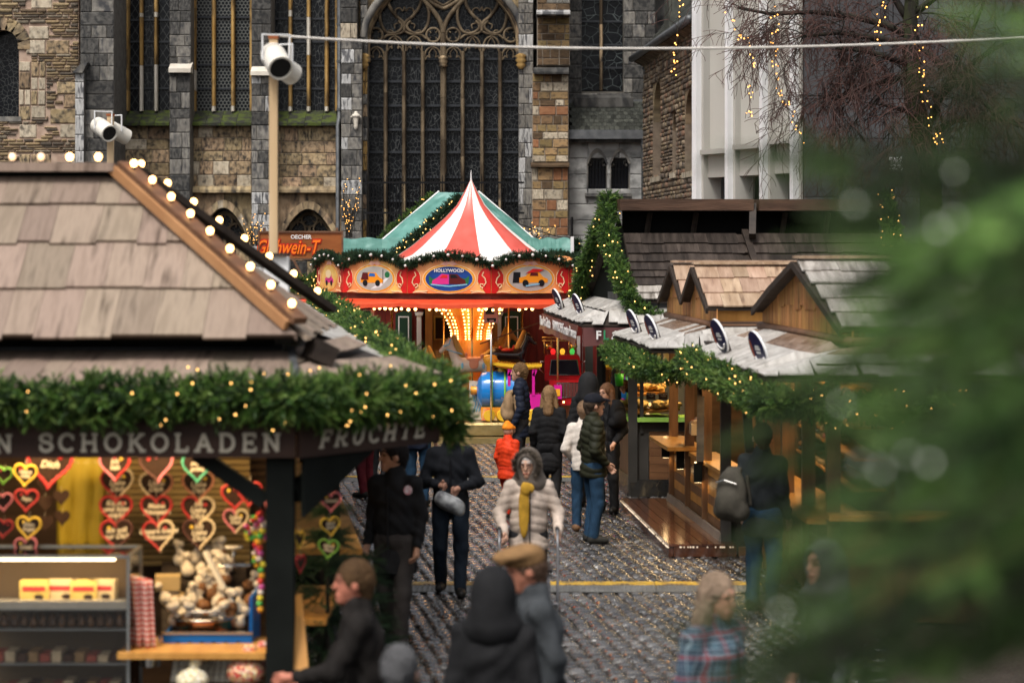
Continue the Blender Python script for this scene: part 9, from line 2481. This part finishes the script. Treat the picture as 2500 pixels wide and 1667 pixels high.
person(1742, 13.9, 48, 'grey haired woman in red and blue plaid hooded jacket', 1.68, (.05,.08,.12), NAVY, hair=(.21,.15,.105), hstyle='long', jlen=.72, jmat=plaid(), skin=(.52,.27,.18), glasses=True, fat=1.28, pitch=6)
person(905, 14.3, -82, 'brown haired person in dark clothes reaching left before the stall', 1.70, (.014,.012,.011), BLK, hair=(.075,.042,.02), aL=((.22,-.2,1.15),(.14,-.42,1.12)), aR=((.22,-.18,1.1),(.16,-.40,1.02)), jlen=.7, skin=(.46,.17,.11), lean=.15)
person(975, 11.6, 170, 'grey haired head at the bottom edge of the picture', 1.64, (.02,.02,.022), BLK, hair=(.075,.075,.078), jlen=.7)
person(1862, 23.9, 150, 'man in dark jacket and jeans with backpack by the near stall', 1.80, (.022,.026,.028), (.025,.055,.095), hair=(.05,.035,.02), jlen=.72, fat=1.12, yaw=30)
person(2012, 15.4, -60, 'person in grey hood almost hidden by the fir', 1.66, (.05,.055,.055), BLK, hat='hood', hatc=(.10,.105,.105), jlen=.7)
person(925, 35.0, 150, 'person in grey jeans and dark jacket farther up the lane', 1.76, BLK, (.07,.07,.075), hair=(.05,.03,.02), jlen=.8)
person(893, 34.6, -120, 'person in maroon trousers beside the grey jeans', 1.64, (.10,.012,.016), (.09,.012,.018), hair=(.09,.05,.03), hstyle='long', jlen=.8)
person(1020, 33.5, 170, 'person in blue jeans behind the black coated man', 1.74, NAVY, JEAN, hair=(.03,.02,.015), jlen=.8)
# things they carry
def backpack(px, py, Y, rz, label, c, s=1.0):
	V, Q = sdf_mesh([('e', (0, 0, 0), (.155,.09,.23)), ('c', (-.09, 0, -.15), (.09, 0, -.15), .09, .09), ('e', (0, -.08, -.07), (.12,.05,.11)), ('c', (-.05, .05, .21), (.05, .05, .21), .03, .03), ('c', (-.1, .1, .15), (-.11, .13, -.1), .02, .02), ('c', (.1, .1, .15), (.11, .13, -.1), .02, .02)], .014, .04)
	o = obj('backpack', np_mesh('backpack', V, Q, cloth(c), None, True), None, W(px, py, Y), (0, 0, rad(rz)), (s, s, s)); tag(o, label, 'backpack')
	q = MB(); q.tube([(-.11, -.085, .10), (0, -.112, .13), (.11, -.085, .10)], .006, 5); q.build('zip', MATS['steel'], o)
backpack(1243, 990, 36.1, 80-180, 'beige backpack on the brown haired man before the carousel', (.26,.17,.095), 1.0)
backpack(1786, 1205, 23.6, -40, 'dark camouflage backpack on the man by the near stall', (.055,.05,.04), 1.1)
backpack(1508, 1010, 32.4, 30, 'black shoulder bag of the woman with long brown hair', (.010,.010,.011), .8)
V, Q = sdf_mesh([('e', (0, 0, 0), (.16,.09,.085)), ('c', (-.1, 0, .04), (.12, 0, -.05), .06, .05)], .012, .04)
o = obj('carried_helmet', np_mesh('carried_helmet', V, Q, M('pale_grey_shell', (.40,.41,.41), (.10,.10,.11), 9, .3), None, True), None, W(1098, 1228, 24.5), (0, .3, 0)); tag(o, 'pale grey bag carried at the hip of the tall dark man', 'bag')
c = W(996, 1196, 21.42); q = MB(); q.lathe([(.001, 0), (.042, 0)], 18, Matrix.Translation((c.x+.0, c.y, c.z)) @ Matrix.Rotation(PI/2, 4, 'X') @ Matrix.Rotation(.5, 4, 'Y')); o = thing1('arm_badge', q, M('badge', (.45,.12,.14), (.6,.55,.55), 30, .6), 'round red and white badge on the black coat sleeve', 'badge')
# walking frame
def walker():
	x, y = (1290-1250)*22.5/FPX, 22.45; t = wempty('walking_frame', (x, y, 0), 'grey wheeled walking frame pushed by the woman in beige', 'walking frame')
	m_al = M('walker_grey', (.20,.20,.21), rough=.35, metal=.6)
	for sx in (-1, 1):
		a = x+sx*.27; q = MB(); q.tube([(a, y+.12, .96), (a, y, .95), (a, y-.06, .80), (a, y-.10, .45), (a, y-.22, .12)], .014, 8); q.tube([(a, y-.08, .62), (a, y+.18, .12)], .012, 8); q.build('side_frame', m_al, t, True)
		q = MB(); q.tube([(a, y+.16, .965), (a, y+.02, .955)], .021, 8); q.build('grip', m_blackp, t, True)
		for yy in (-.22, .18): q = MB(); q.lathe([(.06,.02),(.095,.018),(.10,0),(.095,-.018),(.06,-.02)], 18, Matrix.Translation((a, y+yy, .10)) @ ry_); q.build('wheel', m_blackp, t, True)
		q = MB(); q.tube([(a, y+.08, .93), (a, y+.06, .85), (a, y-.02, .82)], .007, 5); q.build('brake_lever', m_blackp, t, True)
	for z, yy in ((.55, -.09), (.30, -.16)): q = MB(); q.tube([(x-.27, y+yy, z), (x+.27, y+yy, z)], .012, 6); q.build('cross_bar', m_al, t)
	q = MB(); q.bbox(x-.22, x+.22, y-.12, y+.14, .58, .61); q.build('seat', m_blackp, t); q = MB(); q.bbox(x-.20, x+.20, y-.34, y-.12, .30, .52); q.build('basket', M('walker_bag', (.10,.10,.11), rough=.8), t)
walker()
# ------------------------------------------------------------------ big fir close to the camera on the right
def near_fir():
	rng = np.random.default_rng(8); g = random.Random(8)
	tx, ty = 1.75, 3.9
	t = wempty('fir_tree', (tx, ty, 0), 'large green fir close in front on the right, out of focus', 'fir tree')
	q = MB(); q.tube([(tx, ty, 0), (tx, ty, 2), (tx-.02, ty, 4), (tx, ty, 6.5)], [.16, .13, .09, .02], 10); q.build('trunk', m_limb, t, True)
	shoots = [sprig(60, .13, .024, .0036, 68, 70+i) for i in range(4)]
	tips = [(1880,372,3.6),(1990,420,3.4),(2080,500,3.8),(2110,590,3.3),(2090,690,3.9),(2150,760,3.4),(2120,850,3.9),(2020,900,3.6),(1930,960,3.8),(1930,1110,3.9),(1860,1050,3.7),(1960,1220,3.3),(1870,1290,3.9),(1960,1350,3.5),(1900,1420,3.8),(1770,1525,3.4),(1900,1590,3.5),(1790,1660,3.6),(1850,1690,3.3),(2000,1480,3.9),(2040,1620,3.4),
			(2280,620,3.0),(2240,700,4.2),(2300,800,3.1),(2260,900,4.3),(2180,980,3.0),(2230,1080,4.2),(2160,1180,3.1),(2250,1290,4.2),(2200,1400,3.0),(2140,1500,4.2),(2260,1600,3.1),(2120,1660,4.3),(2380,540,3.5),(2400,680,3.3),(2390,860,3.7),(2400,1040,3.3),(2380,1220,3.7),(2400,1400,3.3),(2380,1580,3.6),(2465,20,3.4),(2455,110,3.8),(2410,180,3.3),(2440,260,3.6),(2370,320,3.4),(2360,440,3.6),(2460,400,3.4)]
	for _ in range(32):
		px = g.uniform(2130, 2500); py = g.uniform(440 if px > 2250 else 600, 1680); tips.append((px, py, g.uniform(3.9, 4.8)))
	P_, D_, S_ = [], [], []; TN = []
	wood = MB()
	for (px, py, Y) in tips:
		tip = W(px, py, Y); up = py < 620; base = Vector((tx, ty, tip.z + (g.uniform(-.16, -.02) if up else .12 + g.uniform(-.05, .25))))
		n = 6; ax = [base.lerp(tip, i/n) + Vector((0, 0, (.0 if up else .10)*math.sin(PI*i/n))) for i in range(n+1)]
		wood.tube(ax, [.014*(1-.75*i/n)+.002 for i in range(n+1)], 5)
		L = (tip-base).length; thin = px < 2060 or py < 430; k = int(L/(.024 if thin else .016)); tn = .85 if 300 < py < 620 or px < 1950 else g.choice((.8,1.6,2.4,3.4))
		for j in range(k):
			f = (j+.5)/k; i0 = min(int(f*n), n-1); p = ax[i0].lerp(ax[i0+1], f*n-i0); d = (ax[i0+1]-ax[i0]).normalized()
			if f < (.45 if thin else .25): continue
			side = d.cross(Vector((0,0,1))).normalized()*(1 if j % 2 else -1)
			reach = (.20 if thin else .34)*(1-f)+.06
			dd = (d*.75+side*.8+Vector((0,0,g.uniform(-.25,.15)))).normalized()
			m = max(1, int(reach/.10))
			for r_ in range(m):
				P_.append(p+dd*reach*r_/m); D_.append(dd+Vector((g.uniform(-.2,.2), g.uniform(-.2,.2), g.uniform(-.2,.2)))); S_.append(g.uniform(.75, 1.15)); TN.append(tn)
		P_.append(tip-d*.06); D_.append(d); S_.append(1.0); TN.append(tn)
	wood.build('branches', m_limb, t).__setitem__('kind', 'stuff')
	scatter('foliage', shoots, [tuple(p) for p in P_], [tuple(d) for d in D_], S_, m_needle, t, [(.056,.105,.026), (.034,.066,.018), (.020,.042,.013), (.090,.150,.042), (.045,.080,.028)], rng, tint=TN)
	# faintly glowing beads added on the twigs to make pale blurred discs
	pts = [W(px, py, Y) for (px, py, Y) in ((2086,500,3.2),(2330,535,3.1),(2260,625,3.3),(2055,985,3.2),(2150,1145,3.0),(2270,1130,3.0),(2100,1130,3.2),(2215,1110,3.1),(2330,420,3.4),(2290,560,3.0),(1905,1490,3.3),(2420,900,3.2))]
	bulbs_mesh('glow_beads', pts, .0042, M('glow_bead', (.6,.6,.55), rough=.1, emit=(.85,.9,.75), es=.55), t, 8, 5)
near_fir()
